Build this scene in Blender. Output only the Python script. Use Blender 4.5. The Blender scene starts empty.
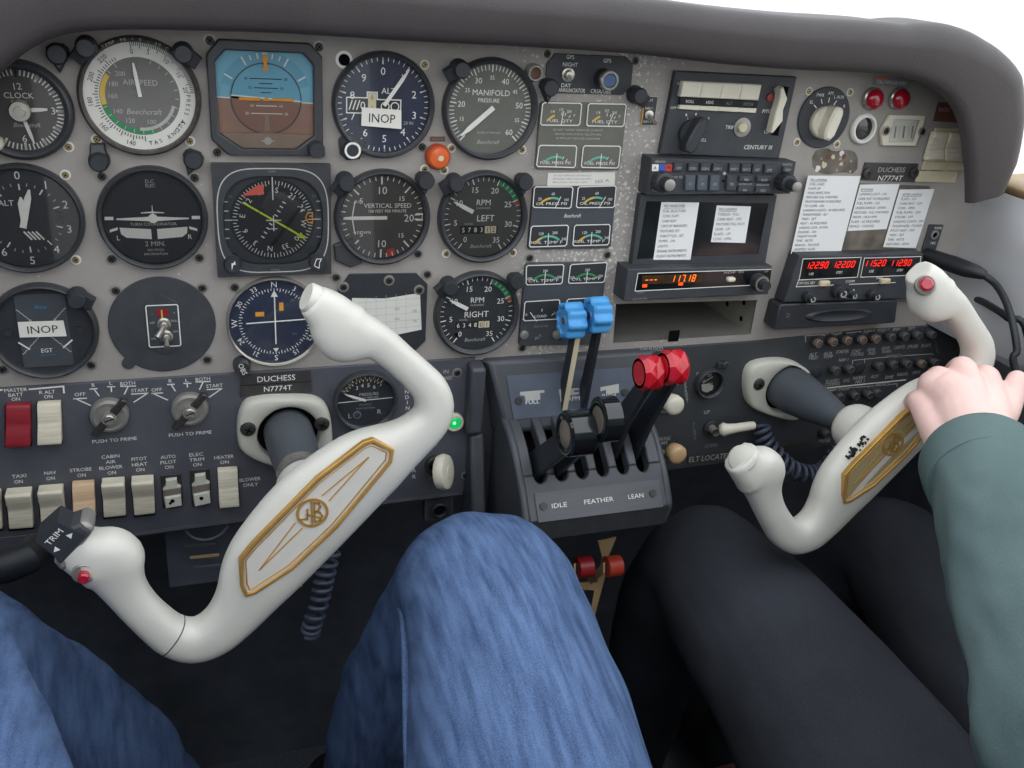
import bpy, bmesh, math, random
from mathutils import Vector, Matrix
from mathutils.geometry import tessellate_polygon
random.seed(7)
SC = bpy.context.scene
COL = SC.collection
PI = math.pi
rad = math.radians
# ---------------------------------------------------------------- camera (solved from the round instruments)
CAM_F = 930.6366
CAM_R = Matrix(((0.944064302789581, 0.06930294251330717, -0.3223967964441021),
                (-0.32148894041803955, 0.4110400974547169, -0.8530480053744356),
                (0.07339927375191638, 0.908979174922844, 0.4103284125786041)))
CAM_P = Vector((-0.04290893, -0.77111518, 0.12775374))
# The instrument panel is the plane y = 0, x to the right, z up, the cabin on the -y side (unit: metre).


def P(u, v, d=0.0):
    """point of the plane d metres aft of the panel that the photo shows at pixel (u, v)"""
    D = CAM_R @ Vector(((u - 512) / CAM_F, (384 - v) / CAM_F, -1))
    return CAM_P + D * ((-d - CAM_P.y) / D.y)


def at(u, v, d=0.0):
    p = P(u, v, d)
    return (p.x, p.z)


# ---------------------------------------------------------------- materials
def lin(h):
    h = h.lstrip('#')
    o = []
    for i in (0, 2, 4):
        c = int(h[i:i + 2], 16) / 255
        o.append(c / 12.92 if c <= 0.04045 else ((c + 0.055) / 1.055) ** 2.4)
    return o


def pm(name, col, rough=0.5, metal=0.0, var=0.12, scale=120.0, bump=0.0, bscale=None, emit=0.0, spec=0.5, coat=0.0, stretch=None):
    m = bpy.data.materials.new(name)
    m.use_nodes = True
    nt = m.node_tree
    b = nt.nodes['Principled BSDF']
    c = lin(col)
    tc = nt.nodes.new('ShaderNodeTexCoord')
    src = tc.outputs['Object']
    if stretch:
        mp = nt.nodes.new('ShaderNodeMapping')
        mp.inputs['Scale'].default_value = stretch
        nt.links.new(src, mp.inputs[0])
        src = mp.outputs[0]
    n = nt.nodes.new('ShaderNodeTexNoise')
    n.inputs['Scale'].default_value = scale
    n.inputs['Detail'].default_value = 3
    nt.links.new(src, n.inputs['Vector'])
    r = nt.nodes.new('ShaderNodeValToRGB')
    r.color_ramp.elements[0].position = 0.3
    r.color_ramp.elements[1].position = 0.7
    r.color_ramp.elements[0].color = [max(0, x * (1 - var)) for x in c] + [1]
    r.color_ramp.elements[1].color = [min(1, x * (1 + var)) for x in c] + [1]
    nt.links.new(n.outputs['Fac'], r.inputs[0])
    nt.links.new(r.outputs[0], b.inputs['Base Color'])
    b.inputs['Roughness'].default_value = rough
    b.inputs['Metallic'].default_value = metal
    b.inputs['Specular IOR Level'].default_value = spec
    b.inputs['Coat Weight'].default_value = coat
    b.inputs['Coat Roughness'].default_value = 0.1
    if emit:
        b.inputs['Emission Color'].default_value = c + [1]
        b.inputs['Emission Strength'].default_value = emit
    if bump:
        n2 = nt.nodes.new('ShaderNodeTexNoise')
        n2.inputs['Scale'].default_value = bscale or scale * 3
        n2.inputs['Detail'].default_value = 4
        nt.links.new(src, n2.inputs['Vector'])
        bp = nt.nodes.new('ShaderNodeBump')
        bp.inputs['Strength'].default_value = bump
        bp.inputs['Distance'].default_value = 0.001
        nt.links.new(n2.outputs['Fac'], bp.inputs['Height'])
        nt.links.new(bp.outputs[0], b.inputs['Normal'])
    return m


def glass_mat(name, ior=1.45, tint=(1, 1, 1)):
    m = bpy.data.materials.new(name)
    m.use_nodes = True
    nt = m.node_tree
    nt.nodes.clear()
    o = nt.nodes.new('ShaderNodeOutputMaterial')
    t = nt.nodes.new('ShaderNodeBsdfTransparent')
    t.inputs[0].default_value = (*tint, 1)
    g = nt.nodes.new('ShaderNodeBsdfGlossy')
    g.inputs['Roughness'].default_value = 0.03
    lw = nt.nodes.new('ShaderNodeFresnel')
    lw.inputs[0].default_value = ior
    mx = nt.nodes.new('ShaderNodeMixShader')
    nt.links.new(lw.outputs[0], mx.inputs[0])
    nt.links.new(t.outputs[0], mx.inputs[1])
    nt.links.new(g.outputs[0], mx.inputs[2])
    nt.links.new(mx.outputs[0], o.inputs[0])
    return m


def panel_mat():
    """grey painted aluminium, paint chipped off in patches"""
    m = pm('panel_grey_paint', '#9d9791', 0.55, 0.0, 0.06, 40, 0.15, 900, spec=0.35)
    nt = m.node_tree
    b = nt.nodes['Principled BSDF']
    old = b.inputs['Base Color'].links[0].from_socket
    geo = nt.nodes.new('ShaderNodeNewGeometry')

    def noise(scale, det=4, rough=0.6):
        n = nt.nodes.new('ShaderNodeTexNoise')
        n.inputs['Scale'].default_value = scale
        n.inputs['Detail'].default_value = det
        n.inputs['Roughness'].default_value = rough
        nt.links.new(geo.outputs['Position'], n.inputs['Vector'])
        return n.outputs['Fac']

    def math_(op, a, bb, clamp=False):
        q = nt.nodes.new('ShaderNodeMath')
        q.operation = op
        q.use_clamp = clamp
        for i, x in enumerate((a, bb)):
            if hasattr(x, 'is_linked'):
                nt.links.new(x, q.inputs[i])
            else:
                q.inputs[i].default_value = x
        return q.outputs[0]
    sx = nt.nodes.new('ShaderNodeSeparateXYZ')
    nt.links.new(geo.outputs['Position'], sx.inputs[0])
    # chips crowd around the engine gauges (x 0.22 - 0.45)
    dx = math_('ABSOLUTE', math_('SUBTRACT', sx.outputs[0], 0.335), 0)
    near = math_('SUBTRACT', 1.0, math_('MULTIPLY', dx, 6.0), True)
    lim = math_('SUBTRACT', 0.69, math_('MULTIPLY', near, 0.13))
    big = math_('MULTIPLY', math_('SUBTRACT', noise(13, 2), 0.5), 0.30)
    f = math_('ADD', noise(260, 5, 0.65), big)
    chip = math_('MULTIPLY', math_('SUBTRACT', f, lim), 60.0, True)
    mx = nt.nodes.new('ShaderNodeMix')
    mx.data_type = 'RGBA'
    nt.links.new(chip, mx.inputs['Factor'])
    nt.links.new(old, mx.inputs['A'])
    mx.inputs['B'].default_value = (0.62, 0.60, 0.55, 1)
    nt.links.new(mx.outputs['Result'], b.inputs['Base Color'])
    return m


M = {}
M['panel'] = panel_mat()
M['sub'] = pm('subpanel_charcoal_paint', '#52535a', 0.5, 0, 0.10, 30, 0.35, 1500, spec=0.4)
M['subr'] = pm('subpanel_black_paint', '#3f4144', 0.5, 0, 0.10, 30, 0.35, 1500, spec=0.4)
M['black'] = pm('black_plastic', '#303236', 0.45, 0, 0.1, 80, 0.1, 900)
M['mblack'] = pm('matte_black_metal', '#3a3c40', 0.6, 0, 0.15, 60, 0.3, 1200)
M['gblack'] = pm('gloss_black_plastic', '#121316', 0.14, 0, 0.1, 50, coat=0.5)
M['bezel'] = pm('bezel_black_enamel', '#3a3b3e', 0.4, 0, 0.12, 90, 0.15, 1200)
M['bezelworn'] = pm('bezel_worn_brown_black', '#453f3c', 0.5, 0, 0.35, 220, 0.2, 900)
M['dial'] = pm('dial_black', '#2b2d31', 0.6, 0, 0.08, 60)  # black lifted so the colour carries glare on the glass
M['dialg'] = pm('dial_reflection_grey', '#66655d', 0.65, 0, 0.08, 60)  # cabin light reflected in the glass, put into the dial colour
M['dialb'] = pm('dial_dark_blue', '#222a40', 0.55, 0, 0.10, 50)
M['dialv'] = pm('dial_reflection_warm_grey', '#484542', 0.6, 0, 0.08, 50)  # warm grey takes the glass reflection into the dial colour
M['dialh'] = pm('dial_glare_grey', '#716f6b', 0.6, 0, 0.08, 50)  # glare on the airspeed glass is mixed into this colour
M['dialt'] = pm('dial_slate', '#41454a', 0.6, 0, 0.08, 50)
M['white'] = pm('white_ink', '#e6e4dc', 0.6, 0, 0.03, 90)
M['dwhite'] = pm('faded_white_ink', '#b4b3ac', 0.6, 0, 0.05, 90)
M['grey'] = pm('grey_ink', '#85868a', 0.6, 0, 0.05, 90)
M['ink'] = pm('dark_print_ink', '#55565a', 0.8, 0, 0.1, 90)
M['ink2'] = pm('black_print_ink', '#1c1c1e', 0.8, 0, 0.1, 90)
M['green'] = pm('green_arc_paint', '#2f8a57', 0.6, 0, 0.08, 90)
M['teal'] = pm('pale_green_arc_paint', '#5fae95', 0.6, 0, 0.08, 90)
M['yellow'] = pm('yellow_arc_paint', '#d2b048', 0.6, 0, 0.08, 90)
M['lime'] = pm('lime_needle_paint', '#cfe03c', 0.5, 0, 0.05, 90)
M['orange'] = pm('orange_mark_paint', '#e09a2c', 0.5, 0, 0.06, 90)
M['redm'] = pm('red_mark_paint', '#b0402c', 0.5, 0, 0.06, 90)
M['salmon'] = pm('salmon_flag_paint', '#e5705e', 0.5, 0, 0.05, 90)
M['sky'] = pm('horizon_sky_blue', '#6aa6bc', 0.5, 0, 0.05, 60)
M['sky2'] = pm('horizon_ring_blue', '#79b4c8', 0.5, 0, 0.05, 60)
M['earth'] = pm('horizon_earth_brown', '#8b685a', 0.5, 0, 0.06, 60)
M['earth2'] = pm('horizon_ring_brown', '#9d7b6b', 0.5, 0, 0.06, 60)
M['earth3'] = pm('horizon_mask_taupe', '#938070', 0.5, 0, 0.06, 60)
M['cyan'] = pm('cyan_ink', '#2f86b4', 0.5, 0, 0.06, 60)
M['ivory'] = pm('ivory_plastic', '#d9d2bf', 0.45, 0, 0.05, 60, 0.05, 600)
M['rockw'] = pm('yellowed_rocker_plastic', '#dbd2bb', 0.5, 0, 0.14, 60, 0.12, 500, stretch=(0.6, 1, 7))
M['rockp'] = pm('peach_rocker_plastic', '#d8b793', 0.5, 0, 0.12, 60, 0.12, 500, stretch=(0.6, 1, 7))
M['rockr'] = pm('red_rocker_plastic', '#8e1e28', 0.45, 0, 0.14, 60, 0.12, 500, stretch=(0.6, 1, 7))
M['yoke'] = pm('white_yoke_plastic', '#d3cfc5', 0.38, 0, 0.03, 30, 0.06, 500)
M['collar'] = pm('off_white_collar_plastic', '#c3c1b4', 0.5, 0, 0.06, 25, 0.05, 400)
M['shaft'] = pm('grey_shaft_sleeve', '#50555b', 0.5, 0, 0.06, 30, 0.1, 700)
M['gold'] = pm('gold_trim_metal', '#c79a50', 0.32, 0.45, 0.12, 60)
M['goldp'] = pm('gold_trim_paint', '#c0924a', 0.4, 0.1, 0.12, 60)
M['goldplate'] = pm('champagne_plate_metal', '#bba77c', 0.35, 0.25, 0.08, 60, stretch=(8, 1, 1))
M['plate'] = pm('off_white_inlay', '#d6d0c6', 0.45, 0, 0.03, 40)
M['chrome'] = pm('brushed_nickel', '#b5b1a8', 0.25, 0.7, 0.10, 60)
M['steel'] = pm('dull_steel', '#98958e', 0.4, 0.45, 0.12, 60)
M['screw'] = pm('dark_screw_steel', '#4a4644', 0.45, 0.6, 0.2, 300)
M['brass'] = pm('pale_brass_screw', '#a8956a', 0.4, 0.7, 0.2, 300)
M['alu'] = pm('bare_tray_aluminium', '#a39f95', 0.45, 0.2, 0.10, 30, 0.05, 300)
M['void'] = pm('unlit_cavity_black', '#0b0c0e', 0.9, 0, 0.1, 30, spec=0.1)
M['paper'] = pm('checklist_paper', '#e9e8e6', 0.8, 0, 0.02, 20, 0.05, 300)
M['paper2'] = pm('card_paper', '#dcd9d0', 0.8, 0, 0.03, 20, 0.05, 300)
M['tape'] = pm('masking_tape', '#cdc1a2', 0.8, 0, 0.06, 60, 0.1, 500)
M['inop'] = pm('white_label_tape', '#e4e0d6', 0.6, 0, 0.03, 60)
M['blue'] = pm('blue_knob_plastic', '#4a9ad6', 0.4, 0, 0.05, 60, 0.05, 400)
M['red'] = pm('red_knob_plastic', '#c01828', 0.25, 0, 0.06, 60, coat=0.3)
M['dred'] = pm('dark_red_knob_plastic', '#8d2024', 0.35, 0, 0.06, 60)
M['rust'] = pm('orange_red_knob_plastic', '#a83a26', 0.35, 0, 0.06, 60)
M['redlens'] = pm('red_lamp_lens', '#a8122a', 0.15, 0, 0.10, 90, coat=0.6)
M['orlens'] = pm('orange_lamp_lens', '#d8622c', 0.25, 0, 0.10, 90, coat=0.4)
M['grlens'] = pm('lit_green_lamp_lens', '#12a04c', 0.2, 0, 0.10, 90, emit=0.9)
M['grcore'] = pm('lit_green_lamp_core', '#8cffb8', 0.2, 0, 0.02, 90, emit=1.6)
M['led'] = pm('lit_red_digits', '#ff2414', 0.5, 0, 0.02, 90, emit=1.1)
M['oled'] = pm('lit_orange_digits', '#ff7a1c', 0.5, 0, 0.02, 90, emit=0.9)
M['ored'] = pm('lit_orange_red_marks', '#ff4a14', 0.5, 0, 0.02, 90, emit=1.0)
M['amberwin'] = pm('dim_amber_window', '#3a2410', 0.4, 0, 0.5, 150, emit=0.12)
M['bluelens'] = pm('blue_knob_cap', '#52648a', 0.3, 0, 0.05, 60)
M['beige'] = pm('beige_knob_plastic', '#c9a57c', 0.4, 0, 0.05, 60)
M['btn'] = pm('rubber_button_dark', '#3a3d43', 0.55, 0, 0.08, 80)
M['btnb'] = pm('rubber_button_blue_grey', '#4d545e', 0.55, 0, 0.08, 80)
M['badgeb'] = pm('badge_blue', '#3d55a8', 0.5, 0, 0.05, 60)
M['badger'] = pm('badge_orange_red', '#c8452c', 0.5, 0, 0.05, 60)
M['brown'] = pm('brown_placard', '#6b4236', 0.55, 0, 0.10, 60)
M['tapebl'] = pm('black_label_tape', '#3a3838', 0.45, 0, 0.15, 100)
M['bb'] = pm('breaker_button_tan', '#8a7768', 0.45, 0.2, 0.15, 150)
M['bb2'] = pm('breaker_button_grey', '#5c5a58', 0.45, 0.2, 0.15, 150)
M['mottle'] = pm('mottled_brown_residue', '#6a6258', 0.6, 0, 0.5, 45)
M['glass'] = glass_mat('instrument_glass')
M['wglass'] = glass_mat('windshield_acrylic', 1.12)
M['shield'] = pm('glareshield_vinyl', '#433e3e', 0.5, 0, 0.06, 25, 0.35, 900, spec=0.3)
M['lever'] = pm('lever_black_steel', '#2c3036', 0.4, 0.2, 0.08, 60)
M['ped'] = pm('pedestal_charcoal_plastic', '#45474c', 0.42, 0, 0.10, 35, 0.15, 900)
M['pedplate'] = pm('pedestal_placard_blue_grey', '#515866', 0.42, 0, 0.12, 40)
M['pedfoot'] = pm('pedestal_placard_grey', '#55565a', 0.45, 0.1, 0.10, 60, stretch=(0.3, 1, 3))
M['wallgrey'] = pm('side_panel_grey_plastic', '#e4e4e6', 0.6, 0, 0.04, 20, 0.1, 400)
M['tan'] = pm('tan_window_trim', '#b89a72', 0.6, 0, 0.08, 40)
M['carpet'] = pm('dark_carpet', '#565960', 0.95, 0, 0.3, 300, 0.4, 900, spec=0.1)
M['dark'] = pm('dark_cabin_lining', '#565a62', 0.85, 0, 0.15, 30, spec=0.15)
M['leather'] = pm('oxblood_leather', '#64262b', 0.45, 0, 0.10, 60, 0.2, 500)
M['rubber'] = pm('black_rubber', '#1e2024', 0.5, 0, 0.1, 80)
M['cord'] = pm('dark_blue_grey_cord', '#4d5464', 0.45, 0, 0.1, 80)
M['skin'] = pm('skin', '#e6c0b6', 0.5, 0, 0.06, 40, 0.1, 500)
M['nail'] = pm('fingernail', '#dcae9f', 0.3, 0, 0.03, 40)
M['reflx'] = pm('tray_floor_aluminium', '#9a978f', 0.4, 0.4, 0.10, 30)
M['lining'] = pm('cabin_headliner', '#b9b6ae', 0.8, 0, 0.04, 20)
M['shoe'] = pm('dark_shoe', '#1c1c20', 0.6, 0, 0.1, 60)
M['apron'] = pm('concrete_apron', '#c4c2bc', 0.9, 0, 0.08, 2)


def cloth(name, c1, c2, weave=900.0, fade=6.0, bump=0.35, stretch=(1, 1, 1), spec=0.2):
    m = pm(name, c1, 0.85, 0, 0.05, weave, bump, weave * 1.2, spec=spec)
    nt = m.node_tree
    b = nt.nodes['Principled BSDF']
    geo = nt.nodes.new('ShaderNodeTexCoord')
    mp = nt.nodes.new('ShaderNodeMapping')
    mp.inputs['Scale'].default_value = stretch
    nt.links.new(geo.outputs['Object'], mp.inputs[0])
    n1 = nt.nodes.new('ShaderNodeTexNoise')
    n1.inputs['Scale'].default_value = fade
    n1.inputs['Detail'].default_value = 4
    nt.links.new(mp.outputs[0], n1.inputs['Vector'])
    n2 = nt.nodes.new('ShaderNodeTexNoise')
    n2.inputs['Scale'].default_value = weave
    n2.inputs['Detail'].default_value = 2
    nt.links.new(geo.outputs['Object'], n2.inputs['Vector'])
    ad = nt.nodes.new('ShaderNodeMath')
    ad.operation = 'ADD'
    nt.links.new(n1.outputs['Fac'], ad.inputs[0])
    nt.links.new(n2.outputs['Fac'], ad.inputs[1])
    r = nt.nodes.new('ShaderNodeValToRGB')
    r.color_ramp.elements[0].position = 0.36
    r.color_ramp.elements[1].position = 0.64
    r.color_ramp.elements[0].color = lin(c1) + [1]
    r.color_ramp.elements[1].color = lin(c2) + [1]
    hf = nt.nodes.new('ShaderNodeMath')
    hf.operation = 'MULTIPLY'
    hf.inputs[1].default_value = 0.5
    nt.links.new(ad.outputs[0], hf.inputs[0])
    nt.links.new(hf.outputs[0], r.inputs[0])
    nt.links.new(r.outputs[0], b.inputs['Base Color'])
    return m


M['denim'] = cloth('blue_denim', '#36486a', '#647ca4', 1600, 60, 0.6, (3, .4, .4))
M['denimseam'] = cloth('denim_seam', '#43567a', '#5f779c', 500, 40, 0.5)
M['pants'] = cloth('black_cotton_twill', '#282a2e', '#3a3c43', 1100, 7, 0.3)
M['sweat'] = cloth('grey_green_fleece', '#4c5d5d', '#647675', 1500, 10, 0.5, (1, 1, 1))
M['shirt'] = cloth('dark_shirt_cotton', '#23262b', '#34383f', 900, 8, 0.3)


# ---------------------------------------------------------------- mesh builder
_TXT = {}


def _text(s, shear=0.0):
    k = (s, shear)
    if k not in _TXT:
        cu = bpy.data.curves.new('t', 'FONT')
        cu.body = s
        cu.size = 1.0
        cu.shear = shear
        cu.resolution_u = 2
        ob = bpy.data.objects.new('t', cu)
        me = ob.to_mesh()
        vs = [(v.co.x, v.co.y) for v in me.vertices]
        fs = [tuple(p.vertices) for p in me.polygons]
        ob.to_mesh_clear()
        bpy.data.objects.remove(ob)
        bpy.data.curves.remove(cu)
        _TXT[k] = (vs, fs)
    return _TXT[k]


def circ(r, n=32, c=(0, 0), rz=None):
    rz = rz or r
    return [(c[0] + r * math.cos(2 * PI * i / n), c[1] + rz * math.sin(2 * PI * i / n)) for i in range(n)]


def rrect(x0, z0, x1, z1, r=0.0, n=4):
    if r <= 0:
        return [(x0, z0), (x1, z0), (x1, z1), (x0, z1)]
    o = []
    for cx, cz, a in ((x1 - r, z0 + r, -90), (x1 - r, z1 - r, 0), (x0 + r, z1 - r, 90), (x0 + r, z0 + r, 180)):
        for i in range(n + 1):
            t = rad(a + 90 * i / n)
            o.append((cx + r * math.cos(t), cz + r * math.sin(t)))
    return o


def inset(poly, k):
    """move every corner inwards by k (counter-clockwise or clockwise outline)"""
    n = len(poly)
    A = sum(poly[i][0] * poly[(i + 1) % n][1] - poly[(i + 1) % n][0] * poly[i][1] for i in range(n))
    s = 1 if A > 0 else -1
    o = []
    for i in range(n):
        p0, p1, p2 = Vector(poly[i - 1]), Vector(poly[i]), Vector(poly[(i + 1) % n])
        a, b = (p1 - p0), (p2 - p1)
        if a.length < 1e-9 or b.length < 1e-9:
            o.append(tuple(p1))
            continue
        a.normalize(), b.normalize()
        na, nb = Vector((-a.y, a.x)) * s, Vector((-b.y, b.x)) * s
        m = na + nb
        if m.length < 1e-6:
            m = na
        m.normalize()
        q = max(0.35, m.dot(na))
        o.append(tuple(p1 + m * (k / q)))
    return o


def smooth_poly(pts, it=2):
    for _ in range(it):
        q = []
        n = len(pts)
        for i in range(n):
            a, b = pts[i], pts[(i + 1) % n]
            q.append((a[0] * .75 + b[0] * .25, a[1] * .75 + b[1] * .25))
            q.append((a[0] * .25 + b[0] * .75, a[1] * .25 + b[1] * .75))
        pts = q
    return pts


def cr(pts, n=6):
    """Catmull-Rom resample of tuples"""
    P_ = [tuple(p) for p in pts]
    P_ = [tuple(2 * a - b for a, b in zip(P_[0], P_[1]))] + P_ + [tuple(2 * a - b for a, b in zip(P_[-1], P_[-2]))]
    o = []
    for i in range(1, len(P_) - 2):
        for k in range(n):
            t = k / n
            o.append(tuple(0.5 * (2 * b + (c - a) * t + (2 * a - 5 * b + 4 * c - d) * t * t + (3 * b - a - 3 * c + d) * t ** 3)
                           for a, b, c, d in zip(P_[i - 1], P_[i], P_[i + 1], P_[i + 2])))
    o.append(P_[-2])
    return o


class MB:
    """collects shapes; panel shapes are given as (x, z, d): d metres towards the cabin"""

    def __init__(s):
        s.v, s.f, s.m, s.mats = [], [], [], []

    def mi(s, mat):
        mat = M[mat] if isinstance(mat, str) else mat
        if mat not in s.mats:
            s.mats.append(mat)
        return s.mats.index(mat)

    def raw(s, verts, faces, mat):
        b = len(s.v)
        s.v += [tuple(v) for v in verts]
        k = s.mi(mat)
        for f in faces:
            s.f.append(tuple(b + i for i in f))
            s.m.append(k)
        return s

    def add(s, verts, faces, mat):
        return s.raw([(x, -d, z) for x, z, d in verts], faces, mat)

    def flat(s, poly, d, mat):
        return s.add([(x, z, d) for x, z in poly], [tuple(range(len(poly)))], mat)

    def prism(s, poly, d0, d1, mat, ch=0.0, holes=(), steps=1):
        if holes:
            loops = [poly] + list(holes)
            fl = [Vector((x, z, 0)) for lp in loops for x, z in lp]
            tri = tessellate_polygon([[Vector((x, z, 0)) for x, z in lp] for lp in loops])
            n = len(fl)
            vs = [(p.x, p.y, d0) for p in fl] + [(p.x, p.y, d1) for p in fl]
            fs = [tuple(t) for t in tri] + [tuple(i + n for i in t) for t in tri]
            b = 0
            for lp in loops:
                k = len(lp)
                fs += [(b + i, b + (i + 1) % k, n + b + (i + 1) % k, n + b + i) for i in range(k)]
                b += k
            return s.add(vs, fs, mat)
        n = len(poly)
        rings = [[(x, z, d0) for x, z in poly]]
        if ch > 0:
            for j in range(steps + 1):
                t = j / steps * PI / 2
                k = ch * (1 - math.cos(t)) if steps > 1 else ch * j
                dd = d1 - ch + (ch * math.sin(t) if steps > 1 else ch * j)
                rings.append([(x, z, dd) for x, z in (inset(poly, k) if k > 0 else poly)])
        else:
            rings.append([(x, z, d1) for x, z in poly])
        vs = [p for r in rings for p in r]
        fs = [tuple(range(n))]
        for j in range(len(rings) - 1):
            fs += [(j * n + i, j * n + (i + 1) % n, (j + 1) * n + (i + 1) % n, (j + 1) * n + i) for i in range(n)]
        fs.append(tuple((len(rings) - 1) * n + i for i in range(n)))
        return s.add(vs, fs, mat)

    def rect(s, x0, z0, x1, z1, d0, d1, mat, ch=0.0, r=0.0, steps=1):
        return s.prism(rrect(min(x0, x1), min(z0, z1), max(x0, x1), max(z0, z1), r), d0, d1, mat, ch, steps=steps)

    def ring(s, outer, inner, d0, d1, mat):
        n = len(outer)
        vs = [(x, z, d0) for x, z in outer] + [(x, z, d1) for x, z in outer] + [(x, z, d1) for x, z in inner] + [(x, z, d0) for x, z in inner]
        fs = []
        for i in range(n):
            j = (i + 1) % n
            for a in range(4):
                b = (a + 1) % 4
                fs.append((a * n + i, a * n + j, b * n + j, b * n + i))
        return s.add(vs, fs, mat)

    def lathe(s, prof, mat, c=(0, 0), seg=40, cap0=False, cap1=False):
        vs, fs = [], []
        for r, d in prof:
            for i in range(seg):
                a = 2 * PI * i / seg
                vs.append((c[0] + r * math.cos(a), c[1] + r * math.sin(a), d))
        for j in range(len(prof) - 1):
            for i in range(seg):
                k = (i + 1) % seg
                fs.append((j * seg + i, j * seg + k, (j + 1) * seg + k, (j + 1) * seg + i))
        if cap0:
            fs.append(tuple(range(seg)))
        if cap1:
            fs.append(tuple((len(prof) - 1) * seg + i for i in range(seg)))
        return s.add(vs, fs, mat)

    def disc(s, r, d, mat, c=(0, 0), seg=40):
        return s.flat(circ(r, seg, c), d, mat)

    def line(s, p0, p1, w, d, mat):
        a, b = Vector(p0), Vector(p1)
        t = b - a
        if t.length < 1e-9:
            return s
        n = Vector((-t.y, t.x)).normalized() * w / 2
        return s.flat([tuple(a + n), tuple(b + n), tuple(b - n), tuple(a - n)], d, mat)

    def pline(s, pts, w, d, mat, closed=False):
        n = len(pts)
        for i in range(n if closed else n - 1):
            a, b = Vector(pts[i]), Vector(pts[(i + 1) % n])
            t = (b - a)
            if t.length > 1e-9:
                t = t.normalized() * w * 0.4
                s.line(a - t, b + t, w, d + 0.00002 * (i % 2), mat)
        return s

    def arc(s, r0, r1, a0, a1, d, mat, c=(0, 0), n=None):
        n = n or max(2, int(abs(a1 - a0) / 5))
        vs = []
        for i in range(n + 1):
            a = rad(a0 + (a1 - a0) * i / n)
            for r in (r0, r1):
                vs.append((c[0] + r * math.sin(a), c[1] + r * math.cos(a), d))
        return s.add(vs, [(2 * i, 2 * i + 1, 2 * i + 3, 2 * i + 2) for i in range(n)], mat)

    def tick(s, a, r0, r1, w, d, mat, c=(0, 0)):
        a = rad(a)
        return s.line((c[0] + r0 * math.sin(a), c[1] + r0 * math.cos(a)), (c[0] + r1 * math.sin(a), c[1] + r1 * math.cos(a)), w, d, mat)

    def text(s, t, x, z, h, d, mat, width=None, rot=0.0, align='c', shear=0.0):
        """capital height h, centred on (x, z), turned rot degrees clockwise"""
        vs, fs = _text(t, shear)
        if not vs:
            return s
        x0, x1 = min(v[0] for v in vs), max(v[0] for v in vs)
        k = h / 0.69
        kx = k if width is None else width / (x1 - x0)
        if width is None and h < 0.0035:
            kx *= 0.95
        ox = {'c': (x0 + x1) / 2, 'l': x0, 'r': x1}[align]
        c_, s_ = math.cos(rad(rot)), math.sin(rad(rot))
        q = []
        for a, b in vs:
            px, pz = (a - ox) * kx, (b - 0.345) * k
            q.append((x + px * c_ + pz * s_, z - px * s_ + pz * c_, d))
        return s.add(q, fs, mat)

    def pxtext(s, t, u, v, hpx, d, mat, o=(0, 0), wpx=None, vert=False, rot=0.0, shear=0.0):
        """text at photo pixel (u, v) on the plane d, relative to the origin o"""
        x, z = at(u, v, d)
        e = math.hypot(at(u, v + 1, d)[0] - x, at(u, v + 1, d)[1] - z)
        w = None
        if wpx:
            a, b = at(u - wpx / 2, v, d), at(u + wpx / 2, v, d)
            w = abs(b[0] - a[0])
        return s.text(t, x - o[0], z - o[1], hpx * e, d - o[2] if len(o) > 2 else d, mat, width=w, rot=rot, shear=shear)

    # ---- free 3-D shapes (x, y, z)
    def tube(s, pts, r, mat, seg=10, cap=True, flat=None):
        pts = [Vector(p) for p in pts]
        n = len(pts)
        rs = r if isinstance(r, (list, tuple)) else [r] * n
        vs, fs = [], []
        t0 = (pts[1] - pts[0]).normalized()
        ref = Vector((0, 0, 1)) if abs(t0.z) < 0.9 else Vector((1, 0, 0))
        nn = t0.cross(ref).normalized()
        for i in range(n):
            t = (pts[min(i + 1, n - 1)] - pts[max(i - 1, 0)])
            if t.length < 1e-9:
                t = t0
            t.normalize()
            nn = (nn - t * nn.dot(t))
            if nn.length < 1e-6:
                nn = t.orthogonal()
            nn.normalize()
            bb = t.cross(nn)
            for k in range(seg):
                a = 2 * PI * k / seg
                vs.append(pts[i] + nn * (rs[i] * math.cos(a)) + bb * (rs[i] * math.sin(a) * (flat or 1)))
        for i in range(n - 1):
            for k in range(seg):
                j = (k + 1) % seg
                fs.append((i * seg + k, i * seg + j, (i + 1) * seg + j, (i + 1) * seg + k))
        if cap:
            fs += [tuple(range(seg)), tuple((n - 1) * seg + k for k in range(seg))]
        return s.raw(vs, fs, mat)

    def revolve(s, prof, o, ax, mat, seg=32, sx=1.0):
        """profile (radius, distance along ax) about the axis ax through o"""
        ax = Vector(ax).normalized()
        a = ax.orthogonal().normalized()
        b = ax.cross(a)
        o = Vector(o)
        vs, fs = [], []
        for r, h in prof:
            for i in range(seg):
                t = 2 * PI * i / seg
                rr = r(t) if callable(r) else r
                vs.append(o + ax * h + a * (rr * math.cos(t)) + b * (rr * math.sin(t)))
        for j in range(len(prof) - 1):
            for i in range(seg):
                k = (i + 1) % seg
                fs.append((j * seg + i, j * seg + k, (j + 1) * seg + k, (j + 1) * seg + i))
        fs += [tuple(range(seg)), tuple((len(prof) - 1) * seg + i for i in range(seg))]
        return s.raw(vs, fs, mat)

    def box(s, c, size, mat, rot=None):
        hx, hy, hz = [q / 2 for q in size]
        R = rot or Matrix.Identity(3)
        c = Vector(c)
        vs = [c + R @ Vector((sx * hx, sy * hy, sz * hz)) for sx in (-1, 1) for sy in (-1, 1) for sz in (-1, 1)]
        return s.raw(vs, [(0, 1, 3, 2), (4, 6, 7, 5), (0, 4, 5, 1), (2, 3, 7, 6), (0, 2, 6, 4), (1, 5, 7, 3)], mat)

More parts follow.
